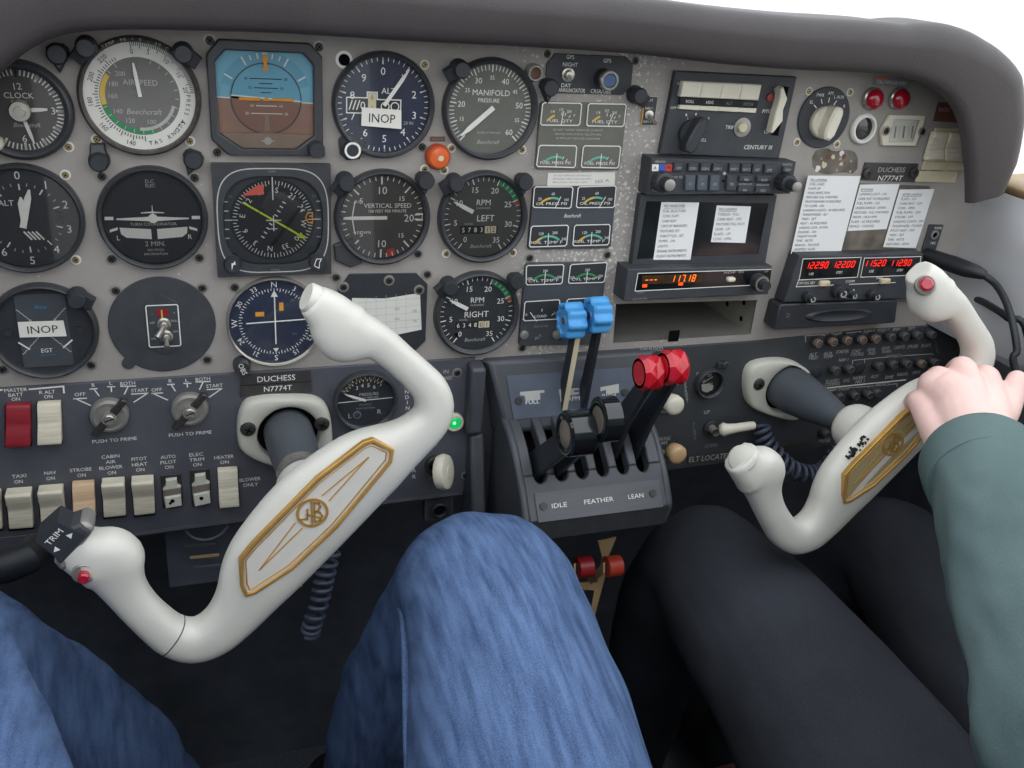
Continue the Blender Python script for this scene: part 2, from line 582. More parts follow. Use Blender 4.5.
    def slab(s, poly3, th, mat, dirv=None):
        """thickened 3-D polygon"""
        p = [Vector(q) for q in poly3]
        n = dirv and Vector(dirv).normalized() or (p[1] - p[0]).cross(p[2] - p[0]).normalized()
        k = len(p)
        vs = [q - n * th / 2 for q in p] + [q + n * th / 2 for q in p]
        return s.raw(vs, [tuple(range(k)), tuple(range(k, 2 * k))] + [(i, (i + 1) % k, k + (i + 1) % k, k + i) for i in range(k)], mat)

    def build(s, name, parent=None, loc=None, bevel=0.0, smooth=35.0, mw=None):
        me = bpy.data.meshes.new(name)
        me.from_pydata(s.v, [], s.f)
        for m in s.mats:
            me.materials.append(m)
        me.polygons.foreach_set('material_index', s.m)
        bm = bmesh.new()
        bm.from_mesh(me)
        bmesh.ops.recalc_face_normals(bm, faces=bm.faces)
        bm.to_mesh(me)
        bm.free()
        me.polygons.foreach_set('use_smooth', [True] * len(me.polygons))
        me.set_sharp_from_angle(angle=rad(smooth))
        me.update()
        o = bpy.data.objects.new(name, me)
        COL.objects.link(o)
        if parent:
            o.parent = parent
        if loc is not None:
            o.location = loc
        if mw is not None:
            o.matrix_local = mw
        if bevel:
            b = o.modifiers.new('edge', 'BEVEL')
            b.width = bevel
            b.segments = 2
            b.limit_method = 'ANGLE'
            b.angle_limit = rad(40)
        return o


def tag(o, label, cat, group=None):
    o['label'] = label
    o['category'] = cat
    if group:
        o['group'] = group
    return o


def thing(name, label, cat, loc, group=None):
    o = bpy.data.objects.new(name, None)
    o.empty_display_size = 0.02
    COL.objects.link(o)
    o.location = loc
    return tag(o, label, cat, group)


def struct(o):
    o['kind'] = 'structure'
    return o


def dup(root, loc, label=None):
    """a copy of a thing with copies of its parts"""
    r = root.copy()
    COL.objects.link(r)
    r.location = loc
    if label:
        r['label'] = label
    for ch in root.children:
        c = ch.copy()
        COL.objects.link(c)
        c.parent = r
        for g in ch.children:
            e = g.copy()
            COL.objects.link(e)
            e.parent = c
    return r
# ================================================================ the setting
def swept_profile(mb, path, prof_fn, mat):
    """path: list of (x, z) ; prof_fn(i) -> list of (n, d) offsets along the outward normal and towards the cabin"""
    n = len(path)
    rings = []
    for i in range(n):
        a, b = Vector(path[max(i - 1, 0)]), Vector(path[min(i + 1, n - 1)])
        t = (b - a).normalized()
        nn = Vector((-t.y, t.x))
        rings.append([(path[i][0] + nn.x * k, path[i][1] + nn.y * k, d) for k, d in prof_fn(i)])
    m = len(rings[0])
    vs = [p for r in rings for p in r]
    fs = [(i * m + k, i * m + (k + 1) % m, (i + 1) * m + (k + 1) % m, (i + 1) * m + k) for i in range(n - 1) for k in range(m)]
    fs += [tuple(range(m)), tuple((n - 1) * m + k for k in range(m))]
    mb.add(vs, fs, mat)


FL = -0.95
# floor, firewall, side walls, rear
b = MB(); b.box((0.3, -0.75, FL - 0.02), (1.34, 2.1, 0.04), 'carpet'); struct(b.build('floor'))
b = MB(); b.box((0.3, 0.29, -0.45), (1.30, 0.02, 1.0), 'dark'); struct(b.build('wall_front'))
b = MB(); b.box((-0.37, -0.75, -0.44), (0.02, 2.1, 1.0), 'dark'); struct(b.build('wall_left'))
# right side panel: pale grey plastic, follows the panel's end and flares out towards the seats
b = MB()
edge = [(0.762, 0.006, -0.050), (0.757, 0.006, -0.10), (0.742, 0.006, -0.16), (0.737, 0.006, -0.2045), (0.800, 0.006, -0.2110), (0.812, 0.006, -0.40)]
edge2 = [(0.83, -0.5, -0.085), (0.835, -0.5, -0.14), (0.832, -0.5, -0.19), (0.83, -0.5, -0.22), (0.828, -0.5, -0.25), (0.82, -0.5, -0.5)]
edge3 = [(0.88, -1.75, -0.085), (0.885, -1.75, -0.14), (0.882, -1.75, -0.19), (0.88, -1.75, -0.22), (0.878, -1.75, -0.25), (0.87, -1.75, -0.5)]
vs = edge + edge2 + edge3
fs = [(k * 6 + i, k * 6 + i + 1, k * 6 + 7 + i, k * 6 + 6 + i) for k in range(2) for i in range(5)]
b.raw(vs, fs, 'wallgrey')
o = b.build('wall_right'); struct(o)
sm = o.modifiers.new('thick', 'SOLIDIFY'); sm.thickness = 0.006; sm.offset = 1
b = MB(); b.box((0.93, -0.75, -0.525), (0.02, 2.1, 0.85), 'dark'); struct(b.build('wall_right_lower'))
# window sill trim on the right, side window pane
b = MB()
b.raw([(0.768, 0.01, -0.050), (0.83, -0.5, -0.085), (0.88, -1.75, -0.085), (0.93, -1.75, -0.078), (0.89, -0.5, -0.078), (0.84, 0.01, -0.046)], [(0, 1, 4, 5), (1, 2, 3, 4)], 'tan')
o = b.build('window_sill_trim'); o.name = 'trim_1'; struct(o)
sm = o.modifiers.new('thick', 'SOLIDIFY'); sm.thickness = 0.008
b = MB(); b.raw([(1.02, 0.10, -0.05), (0.905, -1.75, -0.078), (0.85, -1.75, 0.42), (0.98, -0.15, 0.42)], [(0, 1, 2, 3)], 'wglass'); struct(b.build('window_2'))
# windshield with its centre post
b = MB()
wp = [[(-0.48, 0.10, -0.05), (0.3, 0.42, 0.02), (1.02, 0.10, -0.05)], [(-0.45, -0.15, 0.42), (0.3, 0.0, 0.44), (0.98, -0.15, 0.42)]]
b.raw(wp[0] + wp[1], [(0, 1, 4, 3), (1, 2, 5, 4)], 'wglass'); struct(b.build('window_1'))
b = MB()
q0, q1 = P(622, 6, -0.10), P(628, -160, -0.06)
b.tube([q0 + Vector((0, 0.02, -0.10)), q0, q0.lerp(q1, 0.5), q1], [0.034, 0.032, 0.030, 0.030], 'mblack', 12, flat=0.6)
o = b.build('trim_2'); struct(o)
# concrete apron the aircraft stands on
b = MB(); b.raw([(-80, -60, -1.75), (80, -60, -1.75), (80, 90, -1.75), (-80, 90, -1.75)], [(0, 1, 2, 3)], 'apron'); struct(b.build('ground'))

# glareshield: padded hood round the top and the right end of the panel
LIPD = 0.065
lp = [(-75, 235), (-60, 170), (-38, 120), (-10, 84), (14, 62), (34, 48), (60, 37), (95, 32), (140, 31), (200, 32), (290, 35), (415, 42.5), (545, 49), (645, 56), (724, 65),
      (800, 71), (850, 73), (885, 75), (912, 79), (935, 87), (952, 100), (963, 118), (968, 140), (971, 165), (972, 185), (972, 205)]
path = [at(u, v, LIPD) for u, v in lp]
path = cr(path, 4)


def lip_prof(i):
    f = i / (len(path) - 1)
    KT = ((0, .058), (.30, .058), (.48, .042), (.70, .043), (.80, .063), (.85, .079), (.89, .077), (.96, .064), (1, .048))
    for (f0, t0), (f1, t1) in zip(KT[:-1], KT[1:]):
        if f0 <= f <= f1:
            T = t0 + (t1 - t0) * (f - f0) / (f1 - f0)
    D = LIPD
    fl = 0.088 * max(0, min(1, (f - 0.76) / 0.14))
    pr = [(0.004 + fl, 0.0006), (0.002, D - 0.012)]
    for k in range(4):
        a = PI * 0.5 * k / 3
        pr.append((0.010 - 0.010 * math.cos(a), D - 0.010 + 0.010 * math.sin(a)))
    r = min(0.026, T * 0.45)
    for k in range(7):
        a = PI * 0.5 * k / 6
        pr.append((T - r + r * math.sin(a), D - r + r * math.cos(a) + 0.004))
    fall = 0.02 * max(0, min(1, (0.95 - f) / 0.2))
    pr += [(T + 0.001 + max(0, fl - T + .012), D - 0.06), (T - fall, -0.12), (T - fall * 2.5, -0.285), (T - fall * 2.5 - 0.012, -0.285), (T - fall - 0.012, -0.12), (max(T - 0.016, fl + .006), -0.0036), (fl + .006, 0.0006)]
    return pr


b = MB(); swept_profile(b, path, lip_prof, 'shield')
gs = thing('glareshield', 'charcoal vinyl padded glareshield hood curving over the top of the panel', 'glareshield', (0.3, -0.03, 0.1))
o = b.build('padded_hood', gs, smooth=50); o.location = (-0.3, 0.03, -0.1)

# ---------------------------------------------------------------- instrument panel
pan = thing('instrument_panel', 'grey painted aluminium instrument panel with chipped paint carrying the gauges and radios', 'instrument panel', (0.3, 0, -0.07))
PO = (0.3, -0.07, 0)


def loc_(pts, o):
    return [(x - o[0], z - o[1]) for x, z in pts]


slot = [at(616, 304), at(757, 300), at(750.5, 334), at(613, 343)]
b = MB()
top_ = []
for i in range(len(path)):
    a_, c_ = Vector(path[max(i - 1, 0)]), Vector(path[min(i + 1, len(path) - 1)])
    t_ = (c_ - a_).normalized()
    k_ = lip_prof(i)[0][0] - 0.0015
    top_.append((path[i][0] - t_.y * k_, path[i][1] + t_.x * k_))
top_ = [p for p in top_ if p[0] > -0.34 and p[0] < .7645 and p[1] > -0.07]
outl = [(-0.345, -0.2155), (0.800, -0.2150), (0.800, -0.2060), (0.738, -0.2000), (0.744, -0.17), (0.764, -0.075)] + top_[::-1]
outl.append((-0.345, outl[-1][1] - 0.02))
b.prism(loc_(outl, PO), -0.0025, 0.0, 'panel', holes=[loc_(slot, PO)])
b.build('upper_panel', pan)
# open avionics tray behind the slot
b = MB()
s0, s1, s2, s3 = loc_(slot, PO)
dp = -0.15
b.add([(*s3, 0), (*s2, 0), (s2[0], s2[1], dp), (s3[0], s3[1], dp)], [(0, 1, 2, 3)], 'reflx')
b.add([(*s1, 0), (*s2, 0), (s2[0], s2[1], dp), (s1[0], s1[1], dp)], [(0, 1, 2, 3)], 'alu')
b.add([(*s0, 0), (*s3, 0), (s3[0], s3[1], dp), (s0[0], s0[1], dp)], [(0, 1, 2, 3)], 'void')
b.add([(*s0, 0), (*s1, 0), (s1[0], s1[1], dp), (s0[0], s0[1], dp)], [(0, 1, 2, 3)], 'alu')
b.add([(s0[0], s0[1], dp), (s1[0], s1[1], dp), (s2[0], s2[1], dp), (s3[0], s3[1], dp)], [(0, 1, 2, 3)], 'alu')
w = s1[0] - s0[0]
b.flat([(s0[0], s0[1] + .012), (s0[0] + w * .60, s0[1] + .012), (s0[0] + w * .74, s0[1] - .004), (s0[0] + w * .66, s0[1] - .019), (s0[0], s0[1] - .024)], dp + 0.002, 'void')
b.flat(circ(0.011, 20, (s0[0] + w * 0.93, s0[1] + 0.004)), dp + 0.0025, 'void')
for kx, kd in ((0.985, -0.03), (0.99, -0.055), (0.995, -0.02)):
    pass
for kd, kz in ((-0.02, -0.010), (-0.05, -0.022), (-0.02, -0.028), (-0.05, -0.006)):
    x = s1[0] - 0.0012
    b.raw([(x, -kd + 0.003 * math.cos(t), s1[1] + kz + 0.003 * math.sin(t)) for t in [i * PI / 6 for i in range(12)]], [tuple(range(12))], 'void')
x, z = loc_([at(674, 334)], PO)[0]
b.rect(x - 0.006, z - 0.008, x + 0.006, z + 0.004, 0.0003, 0.0006, 'void')
b.build('avionics_tray', pan)

SCREWS = [(68.7, 146.8, 'b'), (96.7, 139, 'b'), (190, 141, 'b'), (65.5, 174.7, 'b'), (76, 259.6, 'b'), (102, 176, 's'), (194.5, 177.5, 's'),
          (111.7, 258.5, 's'), (199.4, 257.4, 's'), (116, 290.3, 's'), (202.4, 287.5, 's'), (91.3, 364.5, 's'), (207.3, 359, 's'), (2.6, 369, 's'),
          (209.7, 40.4, 's'), (319, 46.9, 's'), (217, 152, 's'), (321, 153, 's'), (424.5, 64.7, 'b'), (422, 146.8, 's'), (451.4, 148, 'b'), (521.9, 149.6, 'b'),
          (424.5, 169, 'b'), (444, 170, 'b'), (417.7, 253.5, 's'), (427, 273.9, 's'), (446, 253.5, 'b'), (512.6, 252.4, 'b'), (336, 277, 's'), (234.8, 286.9, 's'),
          (547, 53.8, 's'), (635, 60.8, 's'), (529.5, 257.5, 's'), (606.9, 254.4, 's'), (521.9, 347.5, 's'), (595, 343, 's'),
          (808.7, 91.2, 'b'), (849.7, 92.2, 'b'), (796.6, 142, 'b'), (836.6, 144, 'b'), (929, 167.4, 'w'), (945.6, 167.4, 'w'), (344, 59.7, 'r'), (456, 334, 'b'), (507, 333, 'b')]


def screw_mesh(mat, r=0.0032, ring=None):
    b = MB()
    if ring:
        b.lathe([(r * 1.5, 0.0002), (r * 1.5, 0.0007), (r, 0.0009)], ring, seg=20)
    b.lathe([(r, 0.0002), (r, 0.0012), (r * 0.75, 0.0019)], mat, seg=20, cap1=True)
    for a in (20, 110):
        b.tick(a, -r * 0.62, r * 0.62, r * 0.26, 0.00195, 'void')
    return b


proto = {'b': screw_mesh('brass', 0.0026, 'paper2'), 's': screw_mesh('screw', 0.0032, 'steel'), 'w': screw_mesh('alu', 0.003, 'white'), 'r': screw_mesh('void', 0.0045, 'white')}
mesh_of = {}
for u, v, k in SCREWS:
    x, z = at(u, v)
    if k not in mesh_of:
        o = proto[k].build('panel_screw', pan)
        mesh_of[k] = o
    else:
        o = mesh_of[k].copy()
        COL.objects.link(o)
    o.location = (x - 0.3, 0, z + 0.07)
    o.rotation_euler = (0, random.uniform(0, 1.5), 0)
# peeled label residue and scuffs on the panel face
b = MB()
random.seed(3)
res = smooth_poly(loc_([at(812, 152), at(826, 147), at(834, 152), at(846, 149), at(858, 153), at(857, 174), at(840, 172), at(826, 175), at(812, 170)], PO), 1)
b.flat(res, 0.0002, 'mottle')
for k in range(16):
    u, v = random.uniform(813, 856), random.uniform(152, 172)
    x, z = loc_([at(u, v)], PO)[0]
    r = random.uniform(0.001, 0.0035)
    b.flat([(x + r * random.uniform(.6, 1.2) * math.cos(t), z + r * random.uniform(.6, 1.2) * math.sin(t)) for t in [i * PI / 4 for i in range(8)]], 0.0003 + k * 0.00001, random.choice(['tape', 'paper2', 'brown', 'panel']))
b.build('label_residue', pan)


def shape_thing(name, label, cat, pts, d0, d1, mat, ch=0.0, group=None, sub=None, r=0):
    """single-mesh thing: the outline drawn at the photo pixels pts on the panel plane; sub(b, o) adds print to it"""
    q = [at(u, v, d0) for u, v in pts]
    cx, cz = sum(p[0] for p in q) / len(q), sum(p[1] for p in q) / len(q)
    b = MB()
    b.prism([(x - cx, z - cz) for x, z in q], 0, d1 - d0, mat, ch)
    if sub:
        sub(b, (cx, cz, d0))
    o = b.build(name, None, (cx, -d0, cz))
    return tag(o, label, cat, group)
# ================================================================ round gauges
GD = 0.0004


class Gauge:
    def __init__(s, name, label, cat, X, Z, R, face='dial', bez='bezel', rim=0.0052, h=0.0085):
        s.R, s.r = R, R - rim
        s.o = (X, Z)
        s.root = thing(name, label, cat, (X, -GD, Z))
        b = MB()
        b.lathe([(R, 0), (R, h * 0.45), (R - rim * 0.18, h * 0.85), (R - rim * 0.5, h), (R - rim * 0.85, h * 0.85), (s.r, h * 0.6), (s.r, 0.001)], bez, seg=56)
        s.bz = b
        s.d = MB()
        s.d.disc(R - rim * 0.6, 0.0015, face, seg=56)
        s.t = 0.0018
        s.h = h

    def ticks(s, a0, a1, n, r0, r1, w, mat='white', skip=()):
        for i in range(n + 1):
            if i in skip:
                continue
            s.d.tick(a0 + (a1 - a0) * i / n, s.r * r0, s.r * r1, w, s.t, mat)

    def num(s, t, a, r, h, mat='white', rot=0):
        s.d.text(t, s.r * r * math.sin(rad(a)), s.r * r * math.cos(rad(a)), h, s.t, mat, rot=rot)

    def txt(s, t, x, z, h, mat='white', width=None, rot=0, shear=0):
        s.d.text(t, x * s.r, z * s.r, h, s.t, mat, width=width, rot=rot, shear=shear)

    def arc(s, r0, r1, a0, a1, mat, dz=-0.0001):
        s.d.arc(s.r * r0, s.r * r1, a0, a1, s.t + dz, mat)

    def needle(s, a, L, w, mat='white', tail=0.18, d=0.0032, taper=0.45, hub='bezel', hubr=0.0035, name='needle'):
        b = MB()
        L *= s.r
        pts = [(-w / 2, -tail * s.r), (w / 2, -tail * s.r), (w * .5, L * 0.72), (w * taper * .5, L), (-w * taper * .5, L), (-w * .5, L * 0.72)]
        c, q = math.cos(rad(a)), math.sin(rad(a))
        b.prism([(x * c + z * q, -x * q + z * c) for x, z in pts], d, d + 0.0005, mat)
        if hub:
            b.lathe([(hubr, d - 0.001), (hubr, d + 0.0009), (hubr * .7, d + 0.0012)], hub, seg=20, cap1=True)
        return b.build(name, s.root)

    def done(s, glass=True):
        s.bz.build('bezel', s.root, smooth=50)
        s.d.build('dial', s.root)
        if glass:
            g = MB()
            g.disc(s.r + 0.0004, s.h * 0.62, 'glass', seg=48)
            g.build('glass', s.root)
        return s.root


def setting_knob(root, x, z, r, h, mat='black', lobe=None, mark=None, name='setting_knob'):
    b = MB()
    if lobe:
        b.prism(lobe, 0, 0.005, mat, 0.001)
    b.lathe([(r * 1.05, 0.0), (r, h * 0.7), (r * 0.85, h)], mat, (x, z), 24, cap1=True)
    if mark == 'ring':
        b.arc(r * 0.66, r * 0.9, 0, 360, h + 0.0003, 'white', (x, z))
    elif mark:
        b.text(mark, x, z, r * 0.6, h + 0.0003, 'white', rot=70)
    return b.build(name, root)


# ---- clock
g = Gauge('panel_clock', 'round black clock at the top left corner of the panel', 'clock', -0.1475, 0.0056, 0.0355, face='dialv', rim=0.0068)
g.ticks(0, 360, 60, 0.84, 0.99, 0.0009)
g.ticks(0, 360, 12, 0.80, 0.99, 0.0016)
g.txt('12', 0, 0.58, 0.0046, rot=-4); g.txt('CLOCK', 0, 0.36, 0.0040); g.txt('ELECTRIC', 0, 0.21, 0.0018, 'dwhite'); g.txt('Beechcraft', 0.1, -0.36, 0.0030, 'dwhite', shear=0.3)
g.txt('3', 0.74, 0, 0.005); g.txt('9', -0.74, 0, 0.005); g.txt('6', 0, -0.7, 0.005)
g.needle(86, 0.62, 0.0028, name='hour_hand', hub=None, taper=0.6)
g.needle(165, 0.84, 0.0024, d=0.0039, name='minute_hand', hub=None)
b = MB(); b.lathe([(0.0075, 0.002), (0.0075, 0.0075), (0.0068, 0.0088), (0.0040, 0.0088), (0.0036, 0.0105)], 'chrome', seg=28, cap1=True); b.build('centre_knob', g.root)
g.done()
setting_knob(g.root, *[a - c for a, c in zip(at(-3, 142), g.o)], 0.0052, 0.012, 'ivory', name='set_knob')

# ---- airspeed
g = Gauge('airspeed_indicator', 'airspeed gauge with a wide white true airspeed ring and worn rim', 'gauge', -0.066, 0.0175, 0.0432, face='dialh', bez='bezelworn', rim=0.0042)
g.d.arc(g.r * 0.72, g.r, 0, 360, 0.0017, 'paper2')
g.t = 0.0020
for i in range(46):
    g.d.tick(-6 + i * 2.0, g.r * (0.92 if i % 5 else 0.87), g.r * 0.99, 0.0005, g.t, 'ink2')
for t, a in (('0', -6), ('5', 14), ('10', 38), ('15', 60), ('20', 80)):
    g.num(t, a, 0.84 if t != '0' else 0.82, 0.0033, 'ink2', rot=a)
for i in range(40):
    a = 178 + i * 3.9
    g.d.tick(a, g.r * 0.74, g.r * (0.80 if i % 4 else 0.84), 0.0006, g.t, 'ink2')
for t, a in (('220', 318), ('200', 292), ('180', 263), ('160', 230), ('140', 195)):
    g.num(t, a, 0.90, 0.0034, 'ink2', rot=a + (180 if 100 < a < 260 else 0))
for k, ch in enumerate('PRESS ALT'):
    a = 88 + k * 5.6
    g.num(ch, a, 0.87, 0.0030, 'ink2', rot=a)
for k, ch in enumerate('TAS KNOTS'):
    a = 172 - k * 6.2
    g.num(ch, a, 0.88, 0.0031, 'ink2', rot=a + 180)
g.t = 0.0018
g.arc(0.62, 0.71, 256, 305, 'yellow'); g.arc(0.62, 0.71, 160, 256, 'green'); g.arc(0.58, 0.64, 105, 185, 'dwhite', 0)
for t, a, r in (('200', 322, .52), ('180', 296, .50), ('160', 270, .48), ('140', 236, .50), ('120', 205, .5), ('100', 160, .5)):
    g.num(t, a, r, 0.0034, 'dwhite')
for k in range(22):
    g.d.tick(20 + k * 14.5, g.r * 0.63, g.r * 0.70, 0.0006, g.t + 0.0001, 'dwhite')
g.txt('AIRSPEED', 0.02, 0.26, 0.0040, 'dwhite'); g.txt('KNOTS', -0.05, 0.08, 0.0022, 'grey'); g.txt('Beechcraft', 0.05, -0.28, 0.0040, 'dwhite', shear=0.3)
g.needle(-7, 0.62, 0.0026, tail=0.0, hub=None)
for k, ch in enumerate('TEMP 30 + 0 - 30 C'):
    a = -32 + k * 3.7
    g.bz.text(ch, (g.R - 0.0021) * math.sin(rad(a)), (g.R - 0.0021) * math.cos(rad(a)), 0.0024, g.h + 0.0002, 'dwhite', rot=a)
g.done()

# ---- rear row altimeter
g = Gauge('altimeter', 'black altimeter at the left edge with two needles near zero', 'gauge', -0.155, -0.0741, 0.0418, rim=0.0042)
for i in range(10):
    a = i * 36
    g.num(str(i), a - 2, 0.87 if i in (0, 5) else 0.82, 0.0060)
    g.d.tick(a - 2, g.r * 0.58, g.r * 0.70, 0.0010, g.t, 'white')
    for j in (1, 2):
        g.d.tick(a - 2 + j * 12, g.r * 0.66, g.r * 0.72, 0.0006, g.t, 'dwhite')
g.txt('ALT', -0.30, 0.32, 0.0042)
g.d.rect(g.r * 0.52, g.r * -0.16, g.r * 0.76, g.r * 0.20, 0.0016, 0.0018, 'black')
for k, t in enumerate(('30.2', '30.3', '29.9')):
    g.txt(t, 0.64, 0.12 - k * 0.11, 0.0026)
for k in range(4):
    g.d.line((-0.002 + k * 0.0028, -0.010), (-0.008 + k * 0.0028 + 0.011, -0.0165), 0.0012, g.t, 'white')
g.needle(-2, 0.45, 0.0052, tail=0.0, taper=0.2, hub=None, name='short_needle')
g.needle(15, 0.62, 0.0046, tail=0.18, d=0.0038, hub=None, taper=0.3, name='long_needle')
g.done()

# ---- EGT
g = Gauge('exhaust_gas_gauge', 'dark twin exhaust gas gauge marked EGT under an INOP sticker', 'gauge', -0.1526, -0.165, 0.0402, rim=0.0048)
g.d.rect(-0.0185, -0.031, 0.0185, 0.031, 0.0016, 0.0024, 'dialt', 0.0004)
for sx in (-1, 1):
    for sz in (-1, 1):
        for k in range(7):
            a = 30 + k * 8
            x, z = sx * (0.0165 - k * 0.0022), (0.018 - k * 0.0024) * (1 if sz > 0 else -1)
            g.d.line((x - 0.0013, z - sx * sz * 0.001), (x + 0.0013, z + sx * sz * 0.001), 0.0006, 0.0027, 'dwhite')
    g.d.line((sx * 0.0195, -0.0085), (sx * 0.0120, -0.0150), 0.0012, 0.0027, 'white')
    g.d.disc(0.0010, 0.0027, 'dwhite', (sx * 0.0088, 0.0095), 12)
    g.d.lathe([(0.003, 0.0016), (0.003, 0.004)], 'black', (sx * 0.0255, 0.0), 16, cap1=True)
g.d.text('EGT', 0, -0.0165, 0.0034, 0.0027, 'white'); g.d.text('Alcor', 0, 0.0205, 0.0030, 0.0027, 'cyan'); g.d.text('LOCAUTIONS', 0, -0.0205, 0.0013, 0.0027, 'cyan')
g.done(glass=False)

# ---- turn coordinator
g = Gauge('turn_coordinator', 'round turn coordinator with a white miniature aeroplane symbol', 'gauge', -0.0644, -0.0747, 0.0412, rim=0.0042)
for sx in (-1, 1):
    g.d.rect(sx * g.r * 0.95, -0.0012, sx * g.r * 0.78, 0.0014, g.t, g.t + 0.0002, 'white')
    c = [(sx * g.r * 0.88, -g.r * 0.30), (sx * g.r * 0.72, -g.r * 0.25), (sx * g.r * 0.71, -g.r * 0.19), (sx * g.r * 0.87, -g.r * 0.24)]
    g.d.flat(c, g.t, 'white')
    g.d.flat([(sx * g.r * 0.06, -g.r * 0.24), (sx * g.r * 0.68, -g.r * 0.20), (sx * g.r * 0.66, -g.r * 0.34), (sx * g.r * 0.56, -g.r * 0.42), (sx * g.r * 0.06, -g.r * 0.46)], g.t, 'paper2')
    g.txt('L' if sx < 0 else 'R', sx * 0.72, -0.42, 0.0038)
g.txt('TURN COORDINATOR', 0, -0.13, 0.0024, 'dwhite'); g.txt('2 MIN.', 0, -0.56, 0.0038, 'dwhite'); g.txt('NO PITCH', 0, -0.70, 0.0019, 'dwhite'); g.txt('INFORMATION', 0, -0.79, 0.0019, 'dwhite')
g.txt('D.C.', 0, 0.78, 0.0028, 'dwhite'); g.txt('ELEC', 0, 0.69, 0.0024, 'dwhite')
b = MB()
for sx in (-1, 1):
    b.prism([(0, 0.0016), (sx * g.r * 0.72, 0.0003), (sx * g.r * 0.72, -0.0007), (0, -0.0022)], 0.003, 0.0036, 'white')
    b.prism([(0, 0.0056), (sx * 0.0085, 0.0049), (sx * 0.0085, 0.0042), (0, 0.0044)], 0.003, 0.0036, 'white')
b.lathe([(0.0036, 0.003), (0.0036, 0.0038)], 'white', seg=20, cap1=True); b.prism([(-0.0006, 0.003), (0.0006, 0.003), (0.0002, 0.0105), (-0.0002, 0.0105)], 0.003, 0.0037, 'white')
b.build('aeroplane_symbol', g.root)
g.done()

# ---- blank plate with trim tester
X, Z, R = -0.0640, -0.1650, 0.0418
rt = thing('blanking_plate', 'round black blanking plate carrying two small chrome toggle switches', 'panel plate', (X, -GD, Z))
b = MB(); b.lathe([(R, 0), (R, 0.0009), (R - 0.0006, 0.0014)], 'mblack', seg=56, cap1=True)
b.prism(circ(0.0052, 16, (-R * 0.70, -R * 0.78)), 0, 0.0012, 'mblack'); b.build('plate', rt)
b = MB()
b.prism([(-0.0125, -0.019), (0, -0.0265), (0.0135, -0.019), (0.0135, 0.019), (0, 0.0275), (-0.0125, 0.019)], 0.0014, 0.0026, 'mblack', 0.0004)
q = rrect(-0.0118, -0.0185, 0.0128, 0.0180, 0.0015)
b.pline(q, 0.0009, 0.0028, 'white', True)
b.rect(-0.004, 0.0085, 0.005, 0.0145, 0.0026, 0.0029, 'dred'); b.tick(0, 0.006, 0.014, 0.0012, 0.0031, 'yellow')
for t, x, z in (('-', -0.0075, .011), ('+', .0095, .011), ('OFF', -.008, .003), ('PULL', .0095, .004), ('ON', .0095, -.0055), ('DN', -.008, -.011)):
    b.text(t, x, z, 0.0018, 0.0029, 'dwhite')
b.build('switch_plate', rt)
for nm, x, z, dx, dz in (('toggle_switch', 0.001, 0.0015, -0.006, -0.007), ('toggle_switch', 0.002, -0.0095, 0, -0.005)):
    b = MB(); b.lathe([(0.0055, 0.0026), (0.0055, 0.0036), (0.004, 0.0042), (0.003, 0.0075), (0.0018, 0.008)], 'chrome', (x, z), 20, cap1=True)
    b.tube([(x, -0.006, z), (x + dx * 0.6, -0.012, z + dz * 0.6), (x + dx, -0.015, z + dz)], [0.0014, 0.0020, 0.0024], 'chrome', 10)
    b.build(nm, rt)

# ---- encoding altimeter
g = Gauge('encoding_altimeter', 'blue-black altimeter with a drum window and one needle near 1', 'gauge', 0.1176, 0.0160, 0.0420, face='dialb', rim=0.0042)
g.ticks(-2, 358, 50, 0.90, 0.98, 0.0006)
for i in range(10):
    a = i * 36 - 2
    g.d.tick(a, g.r * 0.84, g.r * 0.98, 0.0010, g.t, 'white')
    g.num(str(i), a, 0.70, 0.0058)
W = [(-0.030, -0.0065), (-0.030, 0.0055), (-0.0135, 0.0055), (-0.0135, 0.010), (-0.0055, 0.010), (-0.0055, 0.0045), (0.014, 0.0045), (0.014, -0.0065)]
g.d.flat(W, 0.00172, 'dial'); g.d.pline(W, 0.0009, 0.0019, 'white', True)
for k in range(3):
    g.d.line((-0.028 + k * 0.003, -0.004), (-0.0255 + k * 0.003, 0.0035), 0.0009, 0.0019, 'white')
g.d.text('0', -0.017, -0.0005, 0.0062, 0.0019, 'white'); g.d.flat([(-0.0128, -0.006), (-0.0062, -0.006), (-0.0062, 0.0092), (-0.0128, 0.0092)], 0.0018, 'tape')
g.d.text('0', -0.0095, 0.006, 0.0034, 0.0019, 'ink2'); g.d.text('1', -0.0095, -0.002, 0.0034, 0.0019, 'ink2')
for x in (0.0012, 0.0092):
    g.d.arc(0.0028, 0.0036, 0, 360, 0.0019, 'white', (x, -0.0008))
g.txt('ALT', 0.10, 0.30, 0.0046); g.txt('20 IN', 0.55, -0.36, 0.0026, 'dwhite')
g.needle(35, 0.93, 0.0030, tail=0.0, hub=None, taper=0.25)
g.done()
kx, kz = [a - c for a, c in zip(at(350.5, 148), g.o)]
setting_knob(g.root, kx, kz, 0.0074, 0.010, 'black', [(kx - 0.009, kz - 0.004), (kx - 0.004, kz - 0.009), (kx + 0.007, kz - 0.008), (kx + 0.012, kz + 0.006), (kx - 0.004, kz + 0.014), (kx - 0.010, kz + 0.007)], 'ring')

